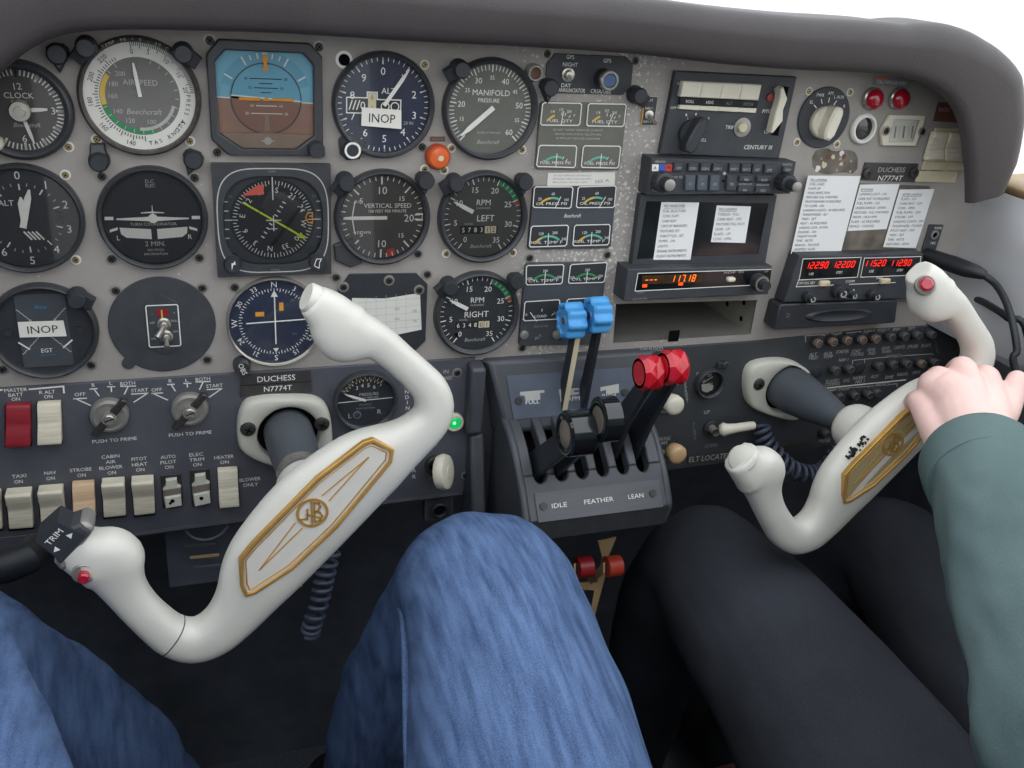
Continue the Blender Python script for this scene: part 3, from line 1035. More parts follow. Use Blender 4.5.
# ---- manifold pressure
g = Gauge('manifold_pressure_gauge', 'manifold pressure gauge with glass reflection painted into its grey face, needle at lower left', 'gauge', 0.2084, 0.0150, 0.0420, face='dialg')
for i in range(51):
    a = (i - 25) * 5.42
    g.d.tick(a, g.r * (0.86 if i % 5 else 0.82), g.r * 0.98, 0.0010 if i % 5 == 0 else 0.0007, g.t, 'white')
for k in range(10):
    t = 15 + k * 5
    g.num(str(t), (t - 35) * 5.42, 0.70, 0.0046 if t % 10 == 0 else 0.0033)
g.txt('MANIFOLD', 0, 0.37, 0.0046); g.txt('PRESSURE', -0.05, 0.20, 0.0032); g.txt('INCHES OF MERCURY', 0, -0.52, 0.0016, 'dwhite'); g.txt('Beechcraft', 0, -0.73, 0.0034, 'dwhite', shear=0.3)
g.needle(229, 0.90, 0.0042, tail=0.08, hub=None, taper=0.3)
g.done()

# ---- vertical speed
g = Gauge('vertical_speed_indicator', 'vertical speed gauge with its white needle level at nine o\'clock', 'gauge', 0.1182, -0.0763, 0.0412, face='dialv')
for sg in (1, -1):
    for i in range(21):
        a = 270 + sg * i * 8.8
        g.d.tick(a, g.r * (0.88 if i % 5 else 0.78), g.r * 0.98, 0.0014 if i % 5 == 0 else 0.0008, g.t, 'white')
for t, a, h in (('5', 308, .0046), ('10', 0, .0062), ('15', 46, .0040), ('20', 92, .0062), ('5', 232, .0046), ('10', 180, .0062), ('15', 134, .0040)):
    g.num(t, a, 0.64, h)
g.txt('VERTICAL SPEED', 0.12, 0.28, 0.0038); g.txt('100 FEET PER MINUTE', 0.12, 0.15, 0.0025); g.txt('UP', -0.56, 0.38, 0.0026); g.txt('DOWN', -0.44, -0.36, 0.0026)
for z in (1, -1):
    g.d.line((-g.r * 0.72, 0), (-g.r * 0.66, z * g.r * 0.36), 0.0010, g.t, 'white')
    g.d.flat([(-g.r * 0.69, z * g.r * 0.34), (-g.r * 0.62, z * g.r * 0.34), (-g.r * 0.645, z * g.r * 0.42)], g.t, 'white')
g.d.arc(g.r * 0.80, g.r * 0.98, 160, 172, g.t - 0.0001, 'redm')
g.d.pline([(g.r * .82, .003), (g.r * .96, .003), (g.r * .96, -.003), (g.r * .82, -.003)], .0006, g.t, 'white')
g.needle(270, 0.93, 0.0030, tail=0.10, hub=None, taper=0.7)
g.done()
kx, kz = [a - c for a, c in zip(at(345, 255), g.o)]
b = MB(); b.prism([(kx - 0.010, kz + 0.010), (kx - 0.009, kz - 0.003), (kx + 0.004, kz - 0.010), (kx + 0.014, kz - 0.006), (kx + 0.006, kz + 0.016)], 0, 0.005, 'bezel', 0.001)
b.build('corner_lobe', g.root)

# ---- the two tachometers


def tach(side, X, Z, R, face, hours, needle):
    g = Gauge('tachometer', f'tachometer marked {side} with a green arc and an hour counter', 'gauge', X, Z, R, face=face)
    for i in range(36):
        a = 217 + i * 8.28
        g.d.tick(a, g.r * (0.88 if i % 5 else 0.83), g.r * 0.98, 0.0010 if i % 5 == 0 else 0.0006, g.t, 'white')
    for k in range(8):
        g.num(str(k * 5), 217 + k * 41.4, 0.70, 0.0050)
    g.arc(0.86, 1.0, 25, 66, 'green'); g.arc(0.86, 1.0, 66, 71, 'redm')
    g.txt('RPM', 0, 0.36, 0.0050); g.txt('HUNDREDS', 0, 0.22, 0.0018, 'dwhite'); g.txt(side, 0.0 if side == 'RIGHT' else 0.08, -0.03, 0.0056); g.txt('HOURS', -0.35, -0.17, 0.0017, 'dwhite')
    g.d.rect(-g.r * 0.56, -g.r * 0.42, g.r * 0.40, -g.r * 0.22, 0.0016, 0.0018, 'ink2')
    for k, ch in enumerate(hours):
        x = -0.48 + k * 0.155
        if k >= 4:
            g.d.flat([((x - .07) * g.r, -.41 * g.r), ((x + .07) * g.r, -.41 * g.r), ((x + .07) * g.r, -.23 * g.r), ((x - .07) * g.r, -.23 * g.r)], 0.0019, 'tape')
        g.d.text(ch, x * g.r, -0.32 * g.r, 0.0042, 0.0020, 'ink2' if k >= 4 else 'white')
    g.txt('Beechcraft', 0, -0.73, 0.0034, 'dwhite', shear=0.3)
    g.needle(needle, 0.85, 0.0036, tail=-0.30, hub=None, taper=0.3)
    return g.done()


tach('LEFT', 0.2076, -0.0770, 0.0412, 'dialv', '578312', 297)
tach('RIGHT', 0.2074, -0.1672, 0.0408, 'dial', '634801', 298)

# ---- course deviation indicator
g = Gauge('course_deviation_indicator', 'blue-black course indicator with a compass ring and crossed white needles', 'gauge', 0.0264, -0.1664, 0.0405, face='dialb', bez='chrome', rim=0.0024, h=0.006)
g.d.arc(g.r * 0.98, g.r, 0, 360, g.t, 'black')
for i in range(72):
    a = i * 5 + 0
    g.d.tick(a, g.r * (0.74 if i % 2 else 0.71), g.r * 0.79, 0.0006, g.t, 'white')
for k, t in enumerate(('N', '3', '6', 'E', '12', '15', 'S', '21', '24', 'W', '30', '33')):
    g.num(t, k * 30, 0.88, 0.0050 if t in 'NESW' else 0.0042, rot=k * 30)
for k in (-2, -1, 1, 2):
    g.d.disc(0.0005, g.t, 'dwhite', (k * 0.006, 0), 8)
    g.d.disc(0.0005, g.t, 'dwhite', (0, k * 0.006), 8)
for x, z, w, h in ((-0.0125, 0.0075, .0072, .0040), (0.0055, 0.0135, .0036, .0074)):
    g.d.rect(x - w / 2, z - h / 2, x + w / 2, z + h / 2, g.t, g.t + 0.0002, 'orange')
g.txt('GS', 0.40, 0.50, 0.0020, 'grey'); g.txt('TO', 0.42, -0.32, 0.0020, 'grey')
g.d.flat([(-0.0025, -0.0245), (0.0025, -0.0245), (0, -0.0285)], g.t, 'white'); g.d.flat([(-0.003, 0.0225), (0.003, 0.0225), (0, 0.0285)], g.t, 'white')
b = MB(); b.prism([(-.0005, -.020), (.0005, -.020), (.0005, .027), (-.0005, .027)], .003, .0034, 'white'); b.build('localizer_needle', g.root)
b = MB(); b.prism([(-.024, -.0003), (.026, .0014), (.026, .0022), (-.024, .0006)], .0036, .0040, 'white'); b.build('glideslope_needle', g.root)
g.done()
kx, kz = [a - c for a, c in zip(at(241.5, 363), g.o)]
setting_knob(g.root, kx, kz, 0.0070, 0.013, 'black', None, 'OBS')

# ---- attitude indicator (square with cut corners)
cx, cz = at(266, 98.5)
AW = 0.0428
rt = thing('attitude_indicator', 'blue and brown artificial horizon in a square black frame', 'gauge', (cx, -GD, cz))
oc = [(-AW, -AW * .72), (-AW * .72, -AW), (AW * .78, -AW), (AW, -AW * .8), (AW, AW * .78), (AW * .78, AW), (-AW * .78, AW), (-AW, AW * .74)]
ic = [(-AW * .86, -AW * .60), (-AW * .46, -AW * .88), (AW * .50, -AW * .88), (AW * .84, -AW * .62), (AW * .84, AW * .62), (AW * .66, AW * .82), (-AW * .68, AW * .82), (-AW * .86, AW * .62)]
b = MB(); b.ring(oc, ic, 0, 0.007, 'bezel'); b.build('frame', rt, bevel=0.0012)
b = MB()
b.flat([(-AW * .9, -AW * .9), (AW * .9, -AW * .9), (AW * .9, AW * .9), (-AW * .9, AW * .9)], 0.0010, 'sky2')
b.flat([(-AW * .9, AW * .0), (AW * .9, AW * -.06), (AW * .9, -AW * .9), (-AW * .9, -AW * .9)], 0.0012, 'earth2')
b.line((-AW * .88, AW * .01), (-AW * .60, AW * .0), 0.0009, 0.0014, 'white'); b.line((AW * .88, -AW * .06), (AW * .62, -AW * .05), 0.0009, 0.0014, 'white')
b.arc(AW * .62, AW * .82, -72, 72, 0.0013, 'sky', n=24)
for a in (-60, -30, 30, 60):
    b.tick(a, AW * .66, AW * .82, 0.0012, 0.0016, 'white')
for a in (-20, -10, 10, 20):
    b.tick(a, AW * .70, AW * .79, 0.0009, 0.0016, 'white')
b.flat([(-.002, AW * .80), (.002, AW * .80), (0, AW * .66)], 0.0016, 'white')
b.build('bank_ring', rt)
b = MB()
Rb = AW * 0.615
top = [(Rb * math.cos(rad(a)), Rb * math.sin(rad(a))) for a in range(-4, 186, 8)]
bot = [(Rb * math.cos(rad(a)), Rb * math.sin(rad(a))) for a in range(-184, -1, 8)]
b.flat(top, 0.0022, 'sky'); b.flat(bot, 0.0022, 'earth')
b.line((-Rb, 0.0022), (Rb, -0.0012), 0.0010, 0.0025, 'white')
for z, w, t in ((.0150, .012, '20'), (.0115, .005, ''), (.0082, .009, '10'), (.0048, .004, ''), (-.0052, .008, '10'), (-.0110, .012, '20')):
    b.line((-w, z), (w, z), 0.0006, 0.0025, 'ink2' if z > 0 else 'white')
    if t:
        for sx in (-1, 1):
            b.text(t, sx * (w + .003), z, 0.0020, 0.0025, 'ink2' if z > 0 else 'white')
b.flat([(-.0012, -.012), (.0012, -.012), (.0022, -Rb * .93), (-.0022, -Rb * .93)], 0.0024, 'earth3')
b.arc(Rb * .985, Rb * 1.02, 0, 360, 0.0024, 'ink')
b.build('horizon_drum', rt)
b = MB()
for sx in (-1, 1):
    b.prism([(sx * .0045, -.0012), (sx * Rb * .78, -.0012), (sx * Rb * .78, .0010), (sx * .0045, .0010)], .0032, .0038, 'orange')
b.prism([(-.0035, -.0012), (.0035, -.0012), (0, .0018)], .0032, .0038, 'orange')
b.build('miniature_aeroplane', rt)
b = MB(); b.prism([(-.0028, AW * .50), (.0028, AW * .50), (.0010, AW * .60), (.0024, AW * .70), (0, AW * .80), (-.0024, AW * .70), (-.0010, AW * .60)], .0030, .0036, 'orange'); b.build('bank_pointer', rt)
b = MB()
b.prism([(-AW * .86, -AW * .60), (-AW * .46, -AW * .88), (AW * .50, -AW * .88), (AW * .84, -AW * .62), (AW * .40, -AW * .60), (-AW * .42, -AW * .60)], .0026, .0040, 'earth3', .0006)
b.flat(circ(.0030, 16, (0, -AW * .74)), .0042, 'dwhite'); b.flat([(-.005, -AW * .75), (.005, -AW * .75), (.005, -AW * .73), (-.005, -AW * .73)], .0043, 'dwhite')
b.build('lower_mask', rt)
b = MB(); b.flat(inset(ic, -0.0002), 0.0052, 'glass'); b.build('glass', rt)
setting_knob(rt, AW * .86, -AW * .86, 0.0068, 0.016, 'black', name='caging_knob')

# ---- horizontal situation indicator
cx, cz = 0.02768, -0.0772
HW = 0.0462
rt = thing('horizontal_situation_indicator', 'square black compass instrument with a yellow-green course arrow and red flag', 'gauge', (cx, -GD, cz))
sq = rrect(-HW, -HW, HW, HW, 0.002, 11)
# window: rounded barrel outline with the same number of corners as the frame outline
win = [(HW * .86 * (abs(math.cos(t)) ** .62) * (1 if math.cos(t) >= 0 else -1), HW * .80 * (abs(math.sin(t)) ** .72) * (1 if math.sin(t) >= 0 else -1)) for t in [rad(-90) + (i + 0.5 - 0.5) * 2 * PI / 48 for i in range(48)]]
win = [(x, z) for x, z in win]
sq48 = []
for t in [rad(-90) + i * 2 * PI / 48 for i in range(48)]:
    c, s_ = math.cos(t), math.sin(t)
    k = HW / max(abs(c), abs(s_))
    sq48.append((c * k, s_ * k))
b = MB(); b.ring(sq48, win, 0, 0.007, 'bezel')
lob = [(HW * .95 * (abs(math.cos(t)) ** .5) * (1 if math.cos(t) >= 0 else -1), HW * .93 * (abs(math.sin(t)) ** .62) * (1 if math.sin(t) >= 0 else -1)) for t in [i * 2 * PI / 60 for i in range(60)]]
b.pline(lob, 0.0009, 0.0072, 'dwhite', True)
b.text('NAV', 0, HW * .88, 0.0020, 0.0073, 'grey'); b.text('GYRO', 0, -HW * .89, 0.0020, 0.0073, 'grey')
b.build('frame', rt, smooth=30)
b = MB()
b.disc(HW * 0.92, 0.0010, 'dialt'); b.disc(HW * .74, 0.0013, 'dial')
Rc = HW * .70
for i in range(72):
    b.tick(i * 5 + 10, Rc * (0.90 if i % 2 else 0.86), Rc * 0.99, 0.0006, 0.0016, 'white')
for k, t in enumerate(('S', '21', '24', 'W', '30', '33', 'N', '3', '6', 'E', '12', '15')):
    a = k * 30 + 8
    b.text(t, Rc * .76 * math.sin(rad(a)), Rc * .76 * math.cos(rad(a)), 0.0044, 0.0016, 'white', rot=a)
for sx in (-1, 1):
    for k in range(5):
        z = (k - 2) * 0.0075
        b.line((sx * HW * .83, z), (sx * HW * (.76 if k != 2 else .70), z), 0.0008, 0.0016, 'white')
    b.text('GS', sx * HW * .72, HW * .42, 0.002, 0.0016, 'grey')
b.build('compass_card', rt)
b = MB()
A = 122
for k0, k1 in ((-.86, -.42), (-.40, .38), (.40, .80)):
    b.prism([(Rc * k0 * math.sin(rad(A)) - .0007 * math.cos(rad(A)), Rc * k0 * math.cos(rad(A)) + .0007 * math.sin(rad(A))),
             (Rc * k1 * math.sin(rad(A)) - .0007 * math.cos(rad(A)), Rc * k1 * math.cos(rad(A)) + .0007 * math.sin(rad(A))),
             (Rc * k1 * math.sin(rad(A)) + .0007 * math.cos(rad(A)), Rc * k1 * math.cos(rad(A)) - .0007 * math.sin(rad(A))),
             (Rc * k0 * math.sin(rad(A)) + .0007 * math.cos(rad(A)), Rc * k0 * math.cos(rad(A)) - .0007 * math.sin(rad(A)))], .0028, .0034, 'lime')
c, s_ = math.cos(rad(A)), math.sin(rad(A))
b.prism([(x * c + z * s_, -x * s_ + z * c) for x, z in ((-.0026, Rc * .74), (.0026, Rc * .74), (0, Rc * .95))], .0028, .0034, 'lime')
b.build('course_arrow', rt)
b = MB()
for k in range(-4, 5):
    if k:
        b.tick(32, k * .0042 - .0005, k * .0042 + .0005, .0030, .0022, 'white')
b.flat([(-.0005, Rc * .52), (.0005, Rc * .52), (.0005, Rc * 1.1), (-.0005, Rc * 1.1)], .0036, 'white')
b.flat([(-.006, -.0004), (.006, -.0004), (.006, .0004), (-.006, .0004)], .0037, 'white'); b.flat([(-.0004, .004), (.0004, .004), (.0004, -.009), (-.0004, -.009)], .0037, 'white'); b.flat([(-.003, -.0075), (.003, -.0075), (.003, -.0068), (-.003, -.0068)], .0037, 'white')
b.line((-.002, -.022), (.022, .010), .0030, .0020, 'ink2')
b.build('aircraft_symbol', rt)
b = MB(); b.prism([(-HW * .52, HW * .44), (-HW * .16, HW * .46), (-HW * .14, HW * .64), (-HW * .26, HW * .62)], .0038, .0042, 'salmon'); b.build('warning_flag', rt)
b = MB(); b.pline([(HW * .56, .002), (HW * .60, -.002), (HW * .68, -.003), (HW * .68, .006), (HW * .60, .006)], .0010, .0034, 'orange', True); b.build('heading_bug', rt)
b = MB(); b.flat(inset(win, -0.0003), 0.0050, 'glass'); b.build('glass', rt)
for sx in (-1, 1):
    k = setting_knob(rt, sx * HW * .74, -HW * .76, 0.0072, 0.012, 'black')
    b = MB()
    x, z = sx * HW * .74, -HW * .76
    if sx < 0:
        b.prism([(x - .001, z - .004), (x + .0003, z + .001), (x + .0022, z + .0008), (x + .0018, z + .0042), (x + .0005, z + .002), (x - .001, z + .0022)], .0120, .0122, 'white')
    else:
        b.pline([(x - .003, z - .002), (x - .001, z + .004), (x + .003, z + .004), (x + .0015, z + .001), (x + .001, z - .004)], .0006, .0122, 'white', True)
    m = b.build('printed_mark', k)

# ---- INOP stickers


def sticker(u, v, w, h, d, rot, label):
    x, z = at(u, v, d)
    b = MB()
    b.prism([(-w / 2, -h * .46), (w / 2 + .0006, -h * .52), (w / 2 - .0004, h * .48), (-w / 2, h * .5)], 0, 0.0003, 'inop')
    b.text('INOP', 0.0005, -0.0002, h * 0.46, 0.0005, 'ink2', width=w * .66)
    o = b.build('inop_sticker', None, (x, -d, z))
    o.rotation_euler = (0, rad(rot), 0)
    tag(o, label, 'sticker')


sticker(381.5, 118, 0.0325, 0.0150, 0.0064, 2, 'white INOP sticker on the glass of the blue-black altimeter')
sticker(42, 329, 0.0330, 0.0135, 0.0052, 0, 'white INOP sticker across the EGT gauge')

# ---- covered square hole with a paper card
q = [at(*p) for p in ((338, 289), (349, 273.5), (416, 272.5), (427, 283.5), (425, 340), (415, 350), (352, 352), (338, 345))]
cx, cz = 0.1195, -0.165
rt = thing('blank_instrument_cover', 'eight-sided black cover plate below the vertical speed gauge', 'cover plate', (cx, -GD, cz))
b = MB(); b.prism([(x - cx, z - cz) for x, z in q], 0, 0.0016, 'black', 0.0004); b.build('plate', rt)
for u, v in ((343, 286), (388.5, 279.5), (418.5, 289)):
    o = mesh_of['s'].copy(); COL.objects.link(o); o.name = 'cover_screw'; o.parent = rt
    x, z = at(u, v); o.location = (x - cx, -0.0016, z - cz)


def card(b, o):
    for k in range(4):
        b.pxtext('IFR' if k % 2 else 'VFR', 397 + (k % 2) * 18, 309 + k * 5 - (k % 2) * 3, 2.2, 0.0026, 'grey', o)
    for k in range(5):
        u = 366 + k * 10
        b.line(*[(a - o[0], c - o[1]) for a, c in (at(u, 297 - k, .0022), at(u, 334 - k, .0022))], 0.0003, 0.0004, 'dwhite')
        b.line(*[(a - o[0], c - o[1]) for a, c in (at(358, 303 + k * 7, .0022), at(420, 298 + k * 7, .0022))], 0.0003, 0.00041, 'dwhite')


shape_thing('frequency_card', 'off-white paper card taped across the eight-sided black cover', 'card', [(352, 298), (385, 298.5), (420, 293), (421.5, 329.5), (385, 337), (352, 341)], 0.0022, 0.0025, 'paper2', sub=card)

# ---- hooded post lights round the gauges


def post_mesh(kind):
    b = MB()
    if kind == 'wedge':
        b.prism([(-.0078, .003), (0, -.0105), (.0078, .003), (.0070, .007), (.0040, .0095), (-.0040, .0095), (-.0070, .007)], 0, 0.0065, 'black', 0.0012)
        b.lathe([(.0074, 0.004), (.0074, .0095), (.0060, .0115)], 'black', (0, .003), 24, cap1=True)
    else:
        b.lathe([(.0078, 0), (.0078, .003), (.0070, .0045), (.0070, .0125), (.0056, .0142)], 'black', (0, 0), 24, cap1=True)
        b.prism([(-.0065, 0), (-.0050, -.0125), (.0050, -.0125), (.0065, 0)], 0, 0.0080, 'black', 0.0010)
    return b


PL = [(58, 58, 0, 'wedge', 'above the clock, apart from any gauge rim'), (86, 47, 40, 'round', 'at the upper left rim of the airspeed gauge'), (183, 53, -55, 'round', 'at the upper right rim of the airspeed gauge'),
      (99, 161, 180, 'round', 'at the upper left of the turn coordinator'), (192, 163, 20, 'wedge', 'at the upper right of the turn coordinator'), (460, 69, 60, 'round', 'at the upper left rim of the manifold pressure gauge'),
      (345.5, 182, 40, 'round', 'at the upper left rim of the vertical speed gauge'), (425, 184, 0, 'wedge', 'at the upper right rim of the vertical speed gauge'), (455, 183, 60, 'round', 'at the upper left rim of the LEFT tachometer'),
      (524, 185, 0, 'wedge', 'at the upper right rim of the LEFT tachometer'), (449, 286, 55, 'round', 'at the upper left rim of the RIGHT tachometer'), (516, 284, 0, 'wedge', 'at the upper right rim of the RIGHT tachometer'),
      (77, 298, -60, 'round', 'at the upper right rim of the EGT gauge'), (549, 91, 0, 'wedge', 'at the lower left corner of the annunciator plate'), (637, 95, -60, 'round', 'at the lower right corner of the annunciator plate')]
pp = {}
for u, v, a, k, where in PL:
    dd = 0.0088 if 'rim' in where else 0.0004
    if 'rim' in where and 'apart' in where:
        dd = 0.0004
    x, z = at(u, v, dd + 0.006)
    if k not in pp:
        pp[k] = o = post_mesh(k).build('post_light', None, smooth=45)
    else:
        o = pp[k].copy(); COL.objects.link(o)
    o.location = (x, -dd, z)
    o.rotation_euler = (0, rad(a), 0)
    tag(o, 'small black hooded post light ' + where, 'panel light', 'hooded post lights')
# brass cup light right of the manifold gauge
x, z = at(532, 72)
b = MB(); b.lathe([(.0075, 0), (.0075, .006), (.0062, .009), (.0050, .009), (.0046, .004)], 'chrome', seg=24, cap1=False); b.disc(.0048, .0045, 'brown')
tag(b.build('socket_lamp', None, (x, -GD, z)), 'bare silver lamp socket beside the upper right rim of the manifold pressure gauge', 'panel light')
# orange annunciator
x, z = at(438, 157, .004)
rt = thing('warning_lamp', 'round orange warning lamp between the manifold and vertical speed gauges', 'lamp', (x, -GD, z))
b = MB(); b.lathe([(.0108, 0), (.0108, .004), (.0095, .0055)], 'rust', seg=28); b.build('lamp_ring', rt)
b = MB(); b.lathe([(.0095, .001), (.0095, .0065), (.0080, .0088), (.0035, .0096)], 'orlens', seg=28, cap1=True); b.disc(.0024, .0098, 'tape', (.001, .0), 16); b.build('lens', rt)


def rel_(pts, o):
    return [(at(u, v)[0] - o[0], at(u, v)[1] - o[1]) for u, v in pts]


def tp(b, o):
    for u0, u1 in ((431.5, 434.5), (435.5, 439), (440, 443.5)):
        b.line(*rel_([(u0, 139), (u1, 139)], o), .0012, .0006, 'mottle')


shape_thing('lamp_label', 'tiny brown label above the orange warning lamp', 'placard', [(430, 136.5), (445, 136.5), (445, 141.5), (430, 141.5)], 0.0003, 0.0006, 'brown', sub=tp)
# ================================================================ engine gauges, radios and the right half of the panel
def K(x0, y0, s):
    return lambda x, y: (x0 + x * s, y0 + y * s)


def rel(pts, d, o):
    return [(at(u, v, d)[0] - o[0], at(u, v, d)[1] - o[1]) for u, v in pts]


def mid(pts, d):
    q = [at(u, v, d) for u, v in pts]
    return sum(p[0] for p in q) / len(q), sum(p[1] for p in q) / len(q)


def bil(q, a, c):
    """point inside the quad q (top left, top right, bottom right, bottom left) at fractions a right, c down"""
    t = [q[0][i] + (q[1][i] - q[0][i]) * a for i in (0, 1)]
    b_ = [q[3][i] + (q[2][i] - q[3][i]) * a for i in (0, 1)]
    return (t[0] + (b_[0] - t[0]) * c, t[1] + (b_[1] - t[1]) * c)


def chamf(q, k=0.0015):
    o = []
    n = len(q)
    for i in range(n):
        p0, p, p1 = Vector(q[i - 1]), Vector(q[i]), Vector(q[(i + 1) % n])
        o.append(tuple(p + (p0 - p).normalized() * k)); o.append(tuple(p + (p1 - p).normalized() * k))
    return o


SEG = {'0': 'abcdef', '1': 'bc', '2': 'abged', '3': 'abgcd', '4': 'fgbc', '5': 'afgcd', '6': 'afgedc', '7': 'abc', '8': 'abcdefg', '9': 'abcdfg', '-': 'g', ' ': ''}


def seg7(b, t, x, z, h, d, mat, pitch=None, shear=0.18, w=None):
    """seven-segment digits centred on (x, z)"""
    cw = w or h * 0.48
    pitch = pitch or cw * 1.55
    n = sum(1 for c in t if c != '.')
    x -= pitch * (n - 1) / 2
    for c in t:
        if c == '.':
            zz = z - h / 2
            b.rect(x - pitch * 0.62 - shear * h / 2, zz, x - pitch * 0.62 + h * .12 - shear * h / 2, zz + h * .12, d, d + .0001, mat)
            continue
        hw, hh = cw / 2, h / 2
        S = {'a': ((-hw, hh), (hw, hh)), 'b': ((hw, hh), (hw, 0)), 'c': ((hw, 0), (hw, -hh)), 'd': ((-hw, -hh), (hw, -hh)), 'e': ((-hw, -hh), (-hw, 0)), 'f': ((-hw, 0), (-hw, hh)), 'g': ((-hw, 0), (hw, 0))}
        for s in SEG[c]:
            (ax, az), (bx, bz) = S[s]
            b.line((x + ax + shear * az, z + az), (x + bx + shear * bz, z + bz), h * .14, d, mat)
        x += pitch


def meter(root, o, q, text, arcs, needle, nums, face='dial', name='meter_face', ink='white'):
    """small edge meter: q photo quad (tl, tr, br, bl)"""
    D0 = 0.0040
    p = rel(q, D0, o)
    b = MB()
    b.prism(chamf(p), 0.003, D0, face)
    b.pline(chamf(p), 0.0009, D0 + 0.0003, ink, True)
    W = (Vector(p[1]) - Vector(p[0])).length
    H = (Vector(p[0]) - Vector(p[3])).length
    cx, cz = bil(p, 0.5, 1.35)
    R = H * 1.02
    for a0, a1, m in arcs:
        b.arc(R * 0.78, R * 0.88, a0, a1, D0 + .0002, m, (cx, cz))
    for a, t in nums:
        if t == '|':
            b.tick(a, R * .78, R * .92, .0006, D0 + .0002, ink, (cx, cz))
        else:
            b.text(t, cx + R * 1.03 * math.sin(rad(a)), cz + R * 1.03 * math.cos(rad(a)), H * .13, D0 + .0002, ink)
    x, z = bil(p, 0.48, 0.80)
    b.text(text, x, z, H * 0.13, D0 + .0002, ink, width=min(W * .80, len(text) * H * .16))
    f = b.build(name, root)
    b = MB()
    b.tick(needle, R * .36, R * .98, .0007, D0 + .0005, ink, (cx, cz))
    b.build('needle', f)


k = K(515, 95, 0.1171875)
fq = [(541, 101.5), (628, 104), (619.5, 170), (535, 169)]
o = mid(fq, 0.003)
rt = thing('fuel_gauge_cluster', 'grey cluster of four fuel quantity and fuel pressure meters', 'gauge', (*[o[0]], -GD, o[1]))
b = MB(); b.prism(chamf(rel(fq, .003, o), .002), 0, 0.003, 'dialg', 0.0005)  # housing grey stands in for reflections on these meters
for i, t in enumerate(('DO NOT TAKEOFF WHEN FUEL QUANTITY', 'GAUGES INDICATE IN YELLOW ARC', 'OR WITH LESS THAN 9 GAL IN EACH MAIN')):
    b.pxtext(t, 578.5 - i * .3, 130 + i * 4.2, 2.0, 0.0033, 'dwhite', o, wpx=50 - i * 3)
b.build('housing', rt)
QL, QR = [k(235, 65), k(568, 70), k(550, 258), k(215, 255)], [k(625, 72), k(948, 78), k(925, 268), k(608, 262)]
PLq, PRq = [k(205, 428), k(525, 432), k(510, 618), k(180, 608)], [k(582, 432), k(900, 436), k(880, 622), k(562, 616)]
fn = [(-24, '1/4'), (0, '1/2'), (22, '3/4'), (30, '|'), (14, '|'), (2, '|'), (40, 'F')]
meter(rt, o, QL, 'FUEL QTY', [(-48, -22, 'yellow')], 6, fn, 'dialg')
meter(rt, o, QR, 'FUEL QTY', [(-48, -22, 'yellow')], 20, fn, 'dialg')
pn = [(-44, '|'), (24, '|'), (38, '|')]
meter(rt, o, PLq, 'FUEL PRESS PSI', [(-44, 24, 'teal')], 0, pn, 'dialg')
meter(rt, o, PRq, 'FUEL PRESS PSI', [(-44, 24, 'teal')], 0, pn, 'dialg')


def lab(b, o):
    b.pxtext('DO NOT OPERATE CONTINUOUSLY', 573, 175.5, 1.6, 0.001, 'grey', o, wpx=38)
    b.pxtext('BETWEEN 2000 AND 2200 RPM', 572, 179, 1.6, 0.001, 'grey', o, wpx=38)
    b.pxtext('BELOW 20 IN. HG', 570, 182.3, 1.6, 0.001, 'grey', o, wpx=34)
    b.pxtext('SEE A', 602, 181, 3.0, 0.001, 'grey', o, wpx=14, rot=-6)


shape_thing('limit_label', 'worn white paper label between the fuel meters and the oil pressure meters', 'label', [(548, 173), (615, 172), (614.5, 185), (547, 186)], 0.0004, 0.0008, 'paper2', sub=lab)

k = K(510, 150, 0.15625)
oq = [(533.5, 186.5), (617, 186.5), (610.5, 248), (527.5, 249.5)]
o = mid(oq, .003)
rt = thing('oil_gauge_cluster', 'dark cluster of two oil pressure meters over two oil temperature meters', 'gauge', (o[0], -GD, o[1]))
b = MB(); b.prism(chamf(rel(oq, .003, o), .002), 0, .003, 'dialt', .0005); b.pxtext('Beechcraft', 572.5, 215.5, 3.6, .0033, 'white', o, wpx=17, shear=.3)
b.build('housing', rt)
meter(rt, o, [k(155, 235), k(402, 235), k(388, 372), k(145, 366)], 'OIL PRESS PSI', [(-48, -8, 'yellow'), (-8, 22, 'teal')], 24, [(-40, '25'), (0, '60'), (44, '100')])
meter(rt, o, [k(435, 235), k(678, 228), k(665, 366), k(422, 368)], 'OIL PRESS PSI', [(-48, -8, 'yellow'), (-8, 22, 'teal')], 28, [(-40, '25'), (0, '60'), (44, '100')])
meter(rt, o, [k(135, 487), k(373, 480), k(360, 612), k(122, 620)], 'OIL TEMP F', [(-52, -26, 'yellow'), (-26, 40, 'teal')], -2, [(-58, '60'), (-22, '120'), (16, '200'), (48, '245')])
meter(rt, o, [k(412, 480), k(640, 475), k(630, 605), k(400, 612)], 'OIL TEMP F', [(-52, -26, 'yellow'), (-26, 40, 'teal')], -2, [(-58, '60'), (-22, '120'), (16, '200'), (48, '245')])

